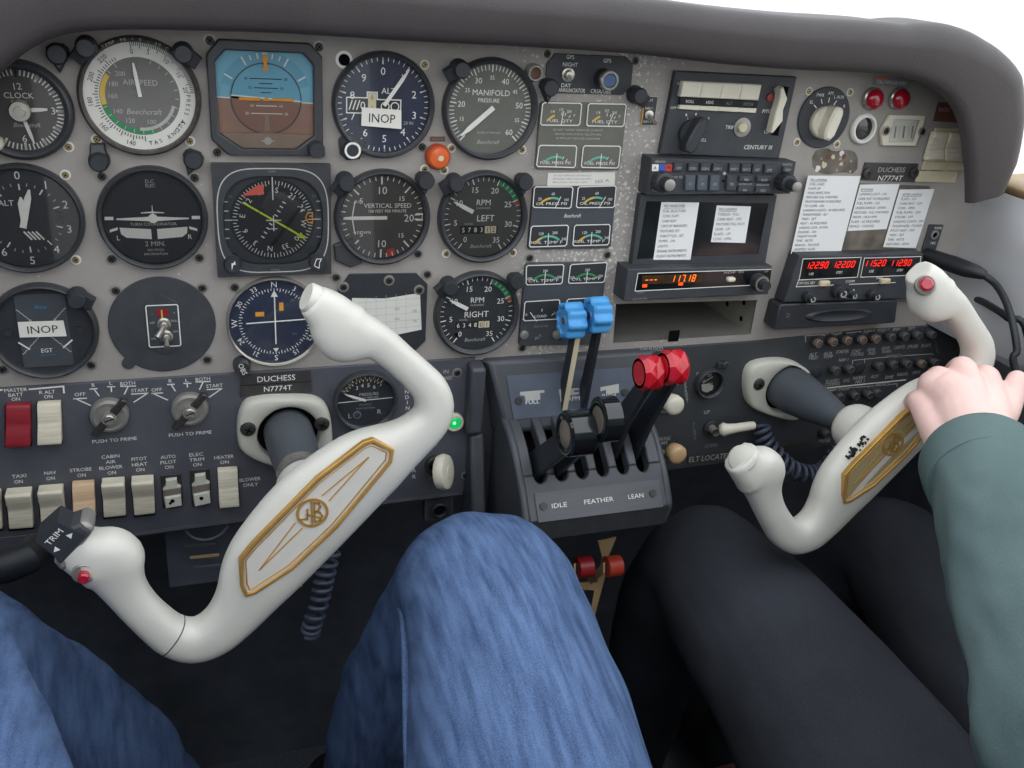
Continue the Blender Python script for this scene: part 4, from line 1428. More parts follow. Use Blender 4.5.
k = K(500, 250, 0.15625)
tq = [(525.5, 263), (607, 262), (598.5, 344.5), (518.5, 345.5)]
o = mid(tq, .003)
rt = thing('cylinder_temperature_cluster', 'dark cluster of cylinder temperature and load meters behind the blue knobs', 'gauge', (o[0], -GD, o[1]))
b = MB(); b.prism(chamf(rel(tq, .003, o), .002), 0, .003, 'dialt', .0005); b.pxtext('Beechcraft', 541, 326, 2.2, .0033, 'grey', o, wpx=14, shear=.3)
b.pxtext('ALT', 538, 337, 3.0, .0033, 'dwhite', o, rot=-30)
b.build('housing', rt)
meter(rt, o, [k(168, 98), k(408, 92), k(395, 215), k(165, 222)], 'CYL TEMP F', [(-46, 42, 'green')], 0, [(-50, '200'), (0, '350'), (48, '500'), (-46, '|'), (42, '|')])
meter(rt, o, [k(450, 92), k(685, 78), k(665, 205), k(435, 212)], 'CYL TEMP F', [(-46, 42, 'green')], 0, [(-50, '200'), (0, '350'), (48, '500'), (-46, '|'), (42, '|')])
meter(rt, o, [k(158, 330), k(382, 316), k(372, 440), k(148, 452)], 'LOAD', [], -38, [(-50, '0'), (0, '|'), (48, '1.0'), (44, '|')])
meter(rt, o, [k(428, 314), k(655, 300), k(645, 420), k(420, 435)], 'LOAD', [], -38, [(-50, '0'), (0, '|'), (48, '1.0'), (44, '|')])
for u, v in ((523.5, 334), (556, 334)):
    b = MB(); x, z = at(u, v, .003)
    b.lathe([(.0042, .0035), (.0042, .006), (.003, .0065)], 'steel', (x - o[0], z - o[1]), 20, cap1=True); b.build('test_button', rt)

# ---- GPS annunciator plate
k = K(510, 40, 0.15625)
q = [k(235, 150), k(290, 85), k(740, 105), k(788, 150), k(775, 300), k(720, 350), k(300, 340), k(228, 280)]
o = mid(q, .0015)
rt = thing('gps_annunciator_plate', 'black eight-sided plate marked GPS with a silver ringed blue knob', 'panel plate', (o[0], -GD, o[1]))
b = MB(); b.prism(rel(q, .0015, o), 0, .0015, 'mblack', .0003)
for t, x, y, w in (('GPS', 385, 108, 50), ('NIGHT', 385, 157, 95), ('DAY', 358, 290, 60), ('ANNUNCIATOR', 395, 322, 170), ('GPS', 622, 132, 50), ('CRSR/OBS', 580, 328, 130)):
    b.pxtext(t, *k(x, y), 4.0, .0018, 'white', o, wpx=w * .15625)
b.build('plate', rt)
x, z = rel([k(368, 222)], .0015, o)[0]
b = MB(); b.lathe([(.0058, .0015), (.0058, .0028), (.0042, .0032), (.0034, .0028), (.0030, .0060), (.0016, .0064)], 'chrome', (x, z), 24, cap1=True); b.build('toggle_switch', rt)
x, z = rel([k(592, 245)], .0015, o)[0]
b = MB(); b.lathe([(.0085, .0015), (.0085, .012), (.0080, .0125)], 'black', (x, z), 28, cap1=True); kn = b.build('rotary_knob', rt)
b = MB(); b.lathe([(.0082, .0125), (.0086, .0140), (.0086, .0165), (.0078, .0175), (.0060, .0175), (.0058, .0160)], 'chrome', (x, z), 28); b.build('knob_ring', kn)
b = MB(); b.lathe([(.0059, .0160), (.0050, .0172)], 'bluelens', (x, z), 24, cap1=True); b.build('knob_cap', kn)

# ---- small toggle plate
q = [k(860, 362), k(945, 362), k(920, 545), k(838, 545)]
o = mid(q, .0015)
rt = thing('radio_toggle_switch', 'tiny toggle switch on a narrow dark plate left of the autopilot controller', 'switch', (o[0], -GD, o[1]))
b = MB(); p = rel(q, .0012, o); b.prism(p, 0, .0012, 'mblack', .0002); b.pline([p[0], p[3]], .0010, .0015, 'orange'); b.pline([p[0], p[1], p[2], p[3]], .0005, .0015, 'dwhite')
for t, x, y in (('EXT', 900, 385), ('NAV 1', 890, 437), ('NAV 2', 878, 522)):
    b.pxtext(t, *k(x, y), 2.4, .0015, 'white', o)
b.build('plate', rt)
x, z = rel([k(888, 480)], .0012, o)[0]
b = MB(); b.lathe([(.0042, .0012), (.0042, .0022), (.003, .0026)], 'chrome', (x, z), 20, cap1=True); b.tube([(x, -.002, z), (x + .002, -.008, z - .004), (x + .003, -.0105, z - .006)], [.0011, .0016, .0019], 'steel', 10); b.build('toggle', rt)

# ---- autopilot controller
k = K(640, 60, 0.15625)
AD = 0.006
q = [k(230, 70), k(1005, 108), k(890, 632), k(128, 600)]
o = mid(q, AD)
rt = thing('autopilot_controller', 'dark grey autopilot panel marked CENTURY III with white rocker switches', 'autopilot', (o[0], -GD, o[1]))
b = MB(); b.prism(rel(q, AD, o), 0, AD, 'mblack', .0008)
for t, x, y, h, w in (('ON', 250, 150, 2.6, 28), ('OFF', 214, 305, 2.6, 40), ('PITCH', 820, 328, 3.4, 78), ('UP', 812, 460, 3.0, 36), ('DN', 872, 190, 2.8, 32), ('TRIM', 578, 430, 3.4, 64), ('ROLL', 392, 510, 3.4, 66), ('CENTURY III', 755, 558, 4.0, 180), ('HDG', 408, 408, 2.2, 26), ('R', 440, 372, 2.4, None), ('L', 306, 372, 2.4, None)):
    b.pxtext(t, *k(x, y), h, AD + .0004, 'white', o, wpx=w * .15625 if w else None, shear=.12 if h > 3 else 0)
x, z = rel([k(315, 480)], AD, o)[0]
for a in (-20, 10, 40):
    b.tick(a, .0178, .0200, .0013, AD + .0004, 'white', (x, z))
b.build('faceplate', rt)
b = MB()  # row of four rocker switches
cols = [(278, 405, 378, 250), (405, 532, 500, 378), (532, 655, 625, 500), (655, 780, 742, 622)]
for i, (a0, a1, c1, c0) in enumerate(cols):
    t0, t1 = 135 + i * 6, 135 + (i + 1) * 6
    P1 = rel([k(a0, t0), k(a1, t1), k(a1 - 22, t1 + 100), k(a0 - 20, t0 + 100)], AD + .006, o)
    P2 = rel([k(a0 - 20, t0 + 103), k(a1 - 22, t1 + 103), k(c1 + 2, t1 + 150), k(c0 + 2, t0 + 150)], AD + .003, o)
    P3 = rel([k(c0 + 2, t0 + 152), k(c1 + 2, t1 + 150), k(c1 - 4, t1 + 180), k(c0 - 4, t0 + 178)], AD + .003, o)
    r = MB()
    r.prism(P1, AD, AD + .006, 'ivory', .0008); r.prism(P2, AD, AD + .003, 'ink2'); r.prism(P3, AD, AD + .0035, 'ivory', .0004)
    x, z = bil(P2, .5, .5)
    r.text(('ROLL', 'HDG', 'ALT', 'PITCH')[i], x, z, .0026, AD + .0033, 'white' if i < 2 else 'grey')
    r.build('rocker_switch', rt)
x, z = rel([k(330, 472)], AD + .004, o)[0]
b = MB(); b.lathe([(.0118, AD), (.0118, AD + .004)], 'black', (x, z), 28, cap1=True)
c, s_ = math.cos(rad(24)), math.sin(rad(24))
b.prism([(x + a * c + d_ * s_, z - a * s_ + d_ * c) for a, d_ in smooth_poly([(-.0056, -.0165), (.0056, -.0165), (.0062, .004), (.0038, .0165), (-.0038, .0165), (-.0062, .004)], 1)], AD + .003, AD + .015, 'black', .0015); b.build('roll_knob', rt)
x, z = rel([k(650, 430)], AD, o)[0]
b = MB(); b.lathe([(.0088, AD + .0002), (.0088, AD + .0012), (.0070, AD + .0014)], 'steel', (x, z), 28, cap1=True); b.lathe([(.0046, AD + .001), (.0046, AD + .004), (.0036, AD + .005)], 'tape', (x - .001, z), 20, cap1=True); b.build('trim_meter', rt)
b = MB(); b.prism(rel([k(915, 165), k(950, 172), k(880, 485), k(835, 478)], AD, o), AD, AD + .0006, 'void')
xs = rel([k(918, 172), k(945, 250), k(918, 320), k(915, 390), k(850, 470), k(838, 465), k(868, 340), k(895, 250), k(900, 185)], AD + .009, o)
b.prism(xs, AD, AD + .009, 'ivory', .001); b.build('pitch_rocker', rt)
b = MB(); x, z = rel([k(828, 238)], AD, o)[0]; b.lathe([(.0038, AD), (.0034, AD + .0016)], 'dred', (x, z), 16, cap1=True); b.build('indicator_lamp', rt)

# ---- audio panel
k = K(640, 150, 0.166)
RD = 0.020
q = [k(70, 48), k(942, 73), k(905, 264), k(44, 272)]
o = mid(q, RD)
rt = thing('audio_panel', 'slim dark audio panel with rows of small buttons and a knob at each end', 'radio', (o[0], -GD, o[1]))
b = MB(); b.prism(rel(q, RD, o), 0, RD, 'mblack', .001)
b.pxtext('BENDIX', *k(122, 70), 2.0, RD + .0004, 'dwhite', o, wpx=10); b.pxtext('PUSH', *k(95, 244), 2.0, RD + .0004, 'dwhite', o, wpx=8); b.pxtext('VOL SQ', *k(225, 162), 2.2, RD + .0004, 'dwhite', o, wpx=10)
b.pxtext('PHOTO', *k(888, 88), 2.0, RD + .0004, 'dwhite', o, wpx=9); b.pxtext('INTERCOM', *k(635, 205), 2.0, RD + .0004, 'dwhite', o, wpx=13); b.pxtext('SPEAKER', *k(740, 210), 2.0, RD + .0004, 'dwhite', o, wpx=13)
for x, m_, t in ((90, 'white', 'A'), (131, 'badgeb', ''), (172, 'badger', 'M')):
    b.prism(rel([k(x - 18, 86), k(x + 20, 86), k(x + 18, 126), k(x - 20, 126)], RD, o), RD, RD + .0006, m_)
    b.pxtext(t or ' ', *k(x, 106), 3.4, RD + .0009, 'ink2', o)
b.lathe([(.0012, RD), (.0012, RD + .0005)], 'void', rel([k(500, 185)], RD, o)[0], 12, cap1=True)
b.lathe([(.0016, RD), (.0014, RD + .0012)], 'dwhite', rel([k(505, 140)], RD, o)[0], 12, cap1=True)
b.build('housing', rt)
bt = [(232, 102, 62, 52, 'COM'), (320, 105, 64, 52, 'COM 1'), (394, 106, 64, 52, 'COM 2'), (467, 107, 62, 52, 'COM 3'), (568, 108, 66, 54, 'NAV 1'), (641, 110, 64, 54, 'NAV 2'), (707, 112, 62, 54, 'ADF'), (780, 115, 64, 54, 'DME'), (890, 115, 62, 34, 'TEST'),
      (302, 198, 66, 92, 'C1'), (376, 199, 66, 92, 'C2'), (450, 200, 62, 92, 'C3'), (552, 199, 66, 92, 'TEL'), (640, 173, 88, 34, 'MKR'), (748, 175, 92, 34, 'MUTE'), (630, 236, 86, 34, 'HI'), (740, 240, 92, 34, 'TEST')]
for x, y, w, h, t in bt:
    q2 = [k(x - w / 2 + 6, y - h / 2), k(x + w / 2, y - h / 2), k(x + w / 2 - 6, y + h / 2), k(x - w / 2, y + h / 2)]
    r = MB(); r.prism(rel(q2, RD + .003, o), RD, RD + .003, 'btnb' if 280 < x < 460 and y > 150 else 'btn', .0007)
    r.pxtext(t, *k(x, y + 6), 2.4, RD + .0034, 'dwhite', o, wpx=len(t) * 1.5)
    r.pxtext('-', *k(x, y - h * .28), 2, RD + .0034, 'lime' if x in (394, 376) else 'grey', o)
    r.build('button', rt)
for (x, y), r0, L, nm in (((118, 182), .0088, .020, 'volume_knob'), ((850, 185), .0080, .026, 'intercom_knob')):
    c = rel([k(x, y)], RD, o)[0]
    r = MB(); r.lathe([(r0, RD), (r0, RD + L * .5), (r0 * .9, RD + L * .53), (r0 * .66, RD + L * .54), (r0 * .64, RD + L * .97)], 'black', c, 28, cap1=True)
    for a in range(0, 360, 30):
        r.tube([(c[0] + r0 * 1.0 * math.cos(rad(a)), -RD - .001, c[1] + r0 * 1.0 * math.sin(rad(a))), (c[0] + r0 * 1.0 * math.cos(rad(a)), -RD - L * .5, c[1] + r0 * 1.0 * math.sin(rad(a)))], .0008, 'black', 6)
    kn = r.build(nm, rt)
    r = MB(); r.lathe([(r0 * .60, RD + L * .96), (r0 * .60, RD + L * 1.0), (r0 * .5, RD + L * 1.02)], 'steel', c, 24, cap1=True); r.build('knob_cap', kn)

# ---- blank moving map display
k = K(620, 180, 0.1953125)
MD = 0.008
q = [k(106, 76), k(802, 78), k(742, 428), k(60, 438)]
o = mid(q, MD)
rt = thing('map_display', 'switched-off glossy display screen with two checklist slips stuck on it', 'display', (o[0], -GD, o[1]))
b = MB(); fp = rel(q, MD, o); b.prism(fp, 0, MD - .001, 'mblack')
sp = rel([k(135, 108), k(760, 118), k(706, 378), k(85, 404)], MD, o)
b.ring(fp, sp, MD - .0015, MD, 'mblack'); b.build('frame', rt)
b = MB(); b.flat([bil(sp, a, c) for a, c in ((0, 0), (1, 0), (1, 1), (0, 1))], MD - .0006, 'gblack'); b.build('screen', rt)


def lines(ls, u0, v0, u1, v1, hpx, d, o_, wmax, head=True):
    """left-aligned print running down from (u0, v0) to (u1, v1)"""
    def f(b, o):
        n = len(ls)
        for i, t in enumerate(ls):
            t_ = i / max(1, n - 1)
            u, v = u0 + (u1 - u0) * t_, v0 + (v1 - v0) * t_
            x, z = at(u, v, d)
            e = abs(at(u, v + 1, d)[1] - z)
            w = min(len(t) * hpx * 0.62, wmax)
            w = abs(at(u + w, v, d)[0] - x)
            b.text(t, x - o[0], z - o[1], hpx * e, d - o[2] + .0002, 'ink' if not (head and i == 0) else 'ink', width=w, align='l')
            if head and i == 0:
                b.line((x - o[0], z - o[1] - hpx * e * .85), (x - o[0] + w, z - o[1] - hpx * e * .85), .0003, d - o[2] + .0002, 'ink')
    return f


def slip(name, label, pts, d, ls, first, last, hpx, wmax):
    u0, v0 = first
    u1, v1 = last
    shape_thing(name, label, 'checklist', pts, d, d + .0003, 'paper', sub=lines(ls, u0, v0, u1, v1, hpx, d + .0003, None, wmax))


slip('checklist_slip', 'white checklist slip at the left of the switched-off screen, with eleven lines', [(661.4, 202), (699, 202.5), (690.3, 259.7), (653.2, 259.7)], MD + .0004,
     ['PRE MANEUVERS', 'FUEL SELECTORS', 'COWL FLAPS', 'CARB HEAT', 'CIRCUIT BREAKERS', 'MIXTURES SET', 'THROTTLES - SET', 'PUMPS - ON', 'LIGHTS', 'ENGINE INSTRUMENTS', 'FLIGHT INSTRUMENTS'], (664, 206), (656.5, 256.2), 2.6, 31)
slip('checklist_slip', 'smaller white checklist slip at the right of the switched-off screen, with seven lines', [(716.7, 205.4), (750.9, 206.4), (745, 242.9), (710.8, 242)], MD + .0004,
     ['PRE LANDING', 'TORQUE - FULL', 'CARB HEAT - OFF', 'MIXTURES FULL RICH', 'GEAR - UP', 'FLAPS - UP', 'COWL - OPEN'], (719, 209.4), (713.2, 239), 2.6, 28)

# ---- orange digit receiver
k = K(620, 262, 0.15625)
OD = 0.024
q = [k(50, 46), k(976, 28), k(950, 206), k(22, 250)]
o = mid(q, OD)
rt = thing('direction_finder_receiver', 'black radio with orange lit digits above the open tray', 'radio', (o[0], -GD, o[1]))
b = MB(); b.prism(rel(q, OD, o), 0, OD, 'mblack', .001)
wq = rel([k(112, 70), k(966, 44), k(955, 140), k(92, 184)], OD, o)
b.prism(wq, OD, OD + .0005, 'gblack'); b.pline([wq[0], wq[3], bil(wq, .86, 1)], .0008, OD + .0008, 'white'); b.pline([wq[0], wq[1]], .0008, OD + .0008, 'white')
b.pxtext('ADF', *k(700, 66), 2.0, OD + .0008, 'dwhite', o, wpx=12); b.pxtext('BFO', *k(775, 62), 2.0, OD + .0008, 'dwhite', o, wpx=5); b.pxtext('OFF', *k(936, 58), 2.0, OD + .0008, 'dwhite', o, wpx=4)
b.pxtext('KING', *k(130, 195), 2.0, OD + .0004, 'grey', o, wpx=7); b.pxtext('NAV SYSTEM', *k(125, 236), 2.4, OD + .0004, 'grey', o, wpx=14)
b.prism(rel([k(140, 86), k(520, 74), k(520, 128), k(138, 140)], OD, o), OD + .0004, OD + .0007, 'amberwin')
b.build('housing', rt)
b = MB()
x, z = rel([k(196, 112)], OD, o)[0]; seg7(b, '---', x, z, .0062, OD + .0010, 'oled')
x, z = rel([k(402, 102)], OD, o)[0]; seg7(b, '117.18', x, z, .0062, OD + .0010, 'oled', w=.0028, pitch=.0056)
b.build('orange_digits', rt)
b = MB()
for x, y in ((155, 150), (385, 138)):
    c = rel([k(x, y)], OD, o)[0]; b.rect(c[0] - .0024, c[1] - .0014, c[0] + .0024, c[1] + .0014, OD + .0006, OD + .0010, 'ored')
b.build('lit_markers', rt)
c = rel([k(700, 106)], OD, o)[0]
b = MB(); b.rect(c[0] - .0045, c[1] - .0022, c[0] + .0045, c[1] + .0022, OD, OD + .005, 'ivory', .0012, .0018); b.build('mode_button', rt)
c = rel([k(872, 118)], OD, o)[0]
b = MB(); b.lathe([(.0082, OD), (.0082, OD + .010), (.0078, OD + .0105), (.0048, OD + .0108), (.0048, OD + .0185)], 'black', c, 24, cap1=True); b.arc(.0050, .0076, 0, 360, OD + .0107, 'steel', c); b.build('tuning_knob', rt)

# ---- three checklist slips and what lies under them
k = K(780, 170, 0.1953125)
k2 = K(780, 60, 0.1953125)


def mott(b, o):
    pass


shape_thing('blank_cover_plate', 'mottled brown blank cover plate behind the three checklist slips', 'cover plate', [(826, 182), (929, 186), (915, 250.5), (808, 254.5)], .0004, .0024, 'mottle')
slip('checklist_slip', 'longest white checklist slip of the three above the red-digit radio', [(808, 175.5), (860.5, 176), (840.5, 253), (790.7, 253.6)], .0050,
     ['PRE LANDING', 'FUEL LINES', 'FLAPS UP', 'WING INSPECTION', 'MIXTURES FULL FORWARD', 'PROP FORWARD AS REQUIRED', 'TO CLIMB - ON', 'LANDING LIGHTS - AS REQUIRED', 'TRANSPONDER - ALT', 'TRIM - SET', 'HEAT - AS REQUIRED', 'LANDING GEAR - DOWN', 'ENGINES - ON', 'TAKEOFF POWER', 'TIME - NOTE', 'BRAKES - RELEASE', 'AIRSPEED ALIVE'], (810.5, 179.8), (794, 249.5), 2.4, 42)
slip('checklist_slip', 'short middle checklist slip under the DUCHESS placard', [(860, 184.6), (899.5, 184), (886.4, 229), (847.4, 231)], .0030,
     ['IN RANGE', 'LANDING LIGHT - ON', 'CARB HEAT AS REQUIRED', 'FUEL PUMPS - ON', 'UNDERCARRIAGE - DOWN', 'MIXTURES - FULL FORWARD', 'PROPS - HIGH RPM', 'FLAPS - AS REQUIRED', 'BRAKES - CHECKED'], (861, 189.5), (850, 226.3), 2.4, 36)
slip('checklist_slip', 'narrow right checklist slip of the three, beside the headset jack plate', [(899.5, 189.5), (934.3, 189), (915.7, 248), (883, 247)], .0034,
     ['AFTER LANDING', 'FLAPS - UP', 'CARB HEAT - OFF', 'COWL - OPEN', 'FUEL PUMPS - OFF', 'STROBE - OFF', 'LANDING LIGHTS - OFF', 'TRANSPONDER - STANDBY', 'PITOT HEAT - OFF', 'TRIM - SET', 'TIME - NOTE', 'MIXTURES - LEAN'], (902.5, 194.5), (886, 244.2), 2.4, 30)

# ---- twin red-digit radio
k = K(770, 250, 0.15625)
ND = 0.018
q = [k(190, 34), k(985, 22), k(960, 310), k(90, 336)]
o = mid(q, ND)
rt = thing('communication_radio', 'black radio with four red lit frequencies under the checklist slips', 'radio', (o[0], -GD, o[1]))
b = MB(); b.prism(rel(q, ND, o), 0, ND, 'mblack', .0012)
for qq in ([k(207, 55), k(580, 45), k(555, 172), k(182, 190)], [k(600, 50), k(962, 40), k(945, 158), k(575, 172)]):
    w = rel(qq, ND, o); b.prism(w, ND, ND + .0004, 'gblack'); b.pline(w, .0008, ND + .0007, 'white', True)
b.pline(rel([k(180, 190), k(165, 234), k(402, 222)], ND, o), .0008, ND + .0005, 'white'); b.pline(rel([k(505, 218), k(800, 206)], ND, o), .0008, ND + .0005, 'white')
for t, x, y in (('USE', 263, 152), ('STBY', 443, 143), ('USE', 648, 135), ('STBY', 830, 128), ('OFF', 196, 212), ('ON', 232, 211), ('SBY', 272, 209), ('COMM', 512, 200), ('NAV', 700, 178)):
    b.pxtext(t, *k(x, y), 2.4, ND + .0007, 'white', o)
b.arc(.0058, .0068, 60, 300, ND + .0006, 'white', rel([k(500, 268)], ND, o)[0])
b.build('housing', rt)
b = MB()
for t, x, y in (('122.90', 297, 95), ('122.00', 468, 90), ('115.20', 668, 82), ('112.90', 832, 80)):
    c = rel([k(x, y)], ND, o)[0]; seg7(b, t, c[0], c[1], .0060, ND + .0008, 'led', w=.0032, pitch=.0058)
b.build('red_digits', rt)
for x, y in ((340, 210), (727, 195)):
    c = rel([k(x, y)], ND, o)[0]
    b = MB(); b.rect(c[0] - .0060, c[1] - .0028, c[0] + .0060, c[1] + .0028, ND, ND + .004, 'tape', .0010, .0012); b.rect(c[0] + .0005, c[1] - .0022, c[0] + .0048, c[1] + .0000, ND + .004, ND + .0043, 'beige'); b.build('transfer_button', rt)
for x, y, r in ((226, 290, .0052), (492, 270, .0046), (636, 276, .0052), (420, 256, .0068)):
    c = rel([k(x, y)], ND, o)[0]
    b = MB(); b.lathe([(r, ND), (r, ND + .007), (r * .7, ND + .0075), (r * .62, ND + .013)], 'black', c, 22, cap1=True); b.arc(r * .34, r * .56, 0, 300, ND + .0133, 'dwhite', c); b.build('tuning_knob', rt)

# ---- blank unit
q = [k(64, 350), k(818, 322), k(802, 466), k(22, 510)]
o = mid(q, .02)
rt = thing('blank_radio_cover', 'black blank cover with a long oval dent under the red-digit radio', 'cover plate', (o[0], -GD, o[1]))
b = MB(); b.prism(chamf(rel(q, .02, o), .002), 0, .02, 'black', .001)
p = rel([k(105, 372), k(790, 345), k(775, 455), k(62, 490)], .02, o); b.pline(p, .0006, .0204, 'btn', True)
b.pxtext('D', *k(116, 418), 4, .0204, 'grey', o)
b.build('housing', rt)
b = MB()
c = rel([k(440, 415)], .02, o)[0]
vs = []
for r, d in ((1, .0202), (.86, .0225), (.6, .0215), (.2, .0206)):
    for i in range(40):
        t = 2 * PI * i / 40
        vs.append((c[0] + .043 * r * math.cos(t), c[1] + .0068 * r * math.sin(t), d))
b.add(vs, [(j * 40 + i, j * 40 + (i + 1) % 40, (j + 1) * 40 + (i + 1) % 40, (j + 1) * 40 + i) for j in range(3) for i in range(40)] + [tuple(range(120, 160))], 'black'); b.build('oval_moulding', rt)

# ---- rotary selector
c0 = at(823, 117.5)
R = abs(at(823, 86.5)[1] - at(823, 148.3)[1]) / 2
rt = thing('rotary_selector', 'round black selector plate with a big white pointer knob', 'switch', (c0[0], -GD, c0[1]))
b = MB(); b.lathe([(R, 0), (R, .0012), (R - .0006, .0018)], 'mblack', seg=56, cap1=True)
for t, a in (('BL', -52), ('PWR', -25), ('AM', 3), ('L AUX', 31), ('R', 60)):
    b.tick(a, R * .50, R * .66, .0009, .0021, 'white'); b.text(t, R * .80 * math.sin(rad(a)), R * .80 * math.cos(rad(a)), .0030, .0021, 'white')
b.build('plate', rt)
b = MB(); b.lathe([(.0150, .0018), (.0150, .006), (.0138, .0075)], 'ivory', (0, -.004), 36, cap1=True)
b.prism(smooth_poly([(-.0062, -.0185), (.0062, -.0185), (.0066, .006), (.0040, .0125), (-.0040, .0125), (-.0066, .006)], 1), .0065, .020, 'ivory', .002); o_ = b.build('pointer_knob', rt); o_.rotation_euler = (0, rad(14), 0)

# ---- two red lamps
for x, where in ((478, 'left'), (612, 'right')):
    c = at(*k2(x, 199), .004)
    rt = thing('red_warning_lamp', f'{where} one of the two round red lamps near the top right of the panel', 'lamp', (c[0], -GD, c[1]))
    b = MB(); b.lathe([(.0108, 0), (.0108, .004), (.0094, .005)], 'chrome', seg=30); b.build('lamp_ring', rt)
    b = MB(); b.lathe([(.0094, .001), (.0094, .007), (.0080, .0095), (.0045, .0112)], 'redlens', seg=30, cap1=True); b.build('lens', rt)


def wp_(b, o):
    b.pxtext('STALL WARN', *k2(535, 112), 3.6, .0008, 'paper', o, wpx=15); b.pxtext('GEAR WARN', *k2(610, 118), 3.6, .0008, 'paper', o, wpx=14)
    b.prism([(a - o[0], c - o[1]) for a, c in (at(*k2(490, 90), .0004), at(*k2(560, 90), .0004), at(*k2(555, 102), .0004), at(*k2(488, 102), .0004))], .0003, .0006, 'salmon')


shape_thing('lamp_placard', 'faded grey and salmon label strip above the two red lamps', 'placard', [k2(478, 80), k2(682, 92), k2(664, 142), k2(472, 128)], .0003, .0006, 'grey', sub=wp_)
# ---- white ringed hole
c = at(*k2(430, 353), .003)
b = MB(); b.lathe([(.0146, 0), (.0146, .003), (.0130, .0048), (.0112, .0048), (.0106, .003), (.0106, .0006)], 'white', seg=40); b.disc(.0108, .0010, 'void'); b.lathe([(.0108, .001), (.0060, .0022)], 'gblack', seg=30, cap1=True)
tag(b.build('panel_jack', None, (c[0], -GD, c[1])), 'white ringed dark round opening between the selector and the angular meter', 'socket')
# ---- angular meter
oc = [(880.8, 131), (890, 115), (925.5, 115.5), (924, 123), (915.5, 146), (882, 145.5)]
ic = [(890, 136), (894.4, 119.5), (919.4, 120.3), (918, 125), (913, 141.5), (889, 142)]
o = mid(oc, .004)
rt = thing('hour_meter', 'small meter in an angular white frame below the red lamps', 'meter', (o[0], -GD, o[1]))
b = MB(); b.ring(rel(oc, .004, o), rel(ic, .004, o), 0, .004, 'ivory')
w = rel(ic, .0045, o); b.pline(w, .0008, .0043, 'dwhite', True); b.build('frame', rt, bevel=.0008)
b = MB(); b.flat(rel(ic, .002, o), .0015, 'paper2')
for u_, w_ in ((895, .0016), (899, .0008), (903.5, .0022), (908, .0010), (912, .0016)):
    b.line(*rel([(u_ + .8, 126), (u_ - .8, 138)], .002, o), w_, .0020, 'tape' if w_ < .0015 else 'grey')
b.build('dial', rt)
for u, v in ((885.5, 130.7), (921.7, 131.5)):
    o2 = mesh_of['s'].copy(); COL.objects.link(o2); o2.name = 'frame_screw'; o2.parent = rt; c = rel([(u, v)], .0042, o)[0]; o2.location = (c[0], -.0042, c[1])
b = MB(); b.flat(rel(ic, .003, o), .0032, 'glass'); b.build('glass', rt)


def rp(b, o):
    b.pxtext('RADIO', 944.5, 109.5, 4.0, .0014, 'dwhite', o, wpx=11); b.pxtext('MAS', 958, 110, 4.0, .0014, 'dwhite', o, wpx=8)


shape_thing('radio_master_placard', 'brown placard lettered RADIO above the two cream rocker switches', 'placard', [(938, 102), (965, 103), (964, 123), (933, 121)], .0004, .0012, 'brown', sub=rp)
# ---- pair of cream rockers
HQ = [(936, 128), (967, 128.5), (964, 171), (922, 170)]
o = mid(HQ, .002)
rt = thing('radio_master_switch', 'pair of yellowed cream rocker switches under the glareshield end', 'switch', (o[0], -GD, o[1]))
b = MB(); b.prism(rel(HQ, .002, o), 0, .002, 'tape', .0004); b.build('base_plate', rt)
for qq in ([(934.5, 132), (947.5, 132), (943.5, 160.6), (926, 160.6)], [(949.5, 132.5), (964.5, 132), (961.6, 162), (945.2, 160.6)]):
    p = rel(qq, .008, o)
    b = MB()
    pf = [(0, .0095), (.10, .0105), (.38, .0075), (.62, .0062), (.90, .0090), (1, .0075)]
    L_ = [(*bil(p, 0, t), d) for t, d in pf]
    R_ = [(*bil(p, 1, t), d) for t, d in pf]
    n = len(pf)
    vs = L_ + R_ + [(*p[0], .0021), (*p[3], .0021), (*p[1], .0021), (*p[2], .0021)]
    fs = [(i, i + 1, n + i + 1, n + i) for i in range(n - 1)] + [(2 * n, 2 * n + 1) + tuple(range(n - 1, -1, -1)), (2 * n + 2,) + tuple(range(n, 2 * n)) + (2 * n + 3,), (2 * n, 0, n, 2 * n + 2), (2 * n + 1, 2 * n + 3, 2 * n - 1, n - 1), (2 * n, 2 * n + 2, 2 * n + 3, 2 * n + 1)]
    b.add(vs, fs, 'rockw')
    b.build('rocker', rt, bevel=.0008, smooth=40)


def dpl(b, o):
    b.pxtext('DUCHESS', *k2(572, 562), 4.6, .0016, 'dwhite', o, wpx=27, shear=.1); b.pxtext('N7774T', *k2(566, 605), 4.8, .0016, 'white', o, wpx=25, shear=.1)
    for x, y in ((445, 580), (683, 578)):
        c = at(*k2(x, y), .0014)
        b.lathe([(.0055, .001), (.0055, .003), (.0040, .0036), (.0022, .0036), (.0020, .002)], 'screw', (c[0] - o[0], c[1] - o[1]), 20, cap1=True)


shape_thing('registration_placard', 'worn black placard lettered DUCHESS and N7774T above the checklist slips', 'placard', [k2(432, 524), k2(706, 530), k2(690, 626), k2(410, 614)], .0004, .0014, 'tapebl', sub=dpl)
shape_thing('masking_tape_strip', 'strip of cream masking tape under the cream rocker switches', 'tape', [k2(706, 568), k2(911, 570), k2(896, 628), k2(690, 622)], .0024, .0027, 'tape')

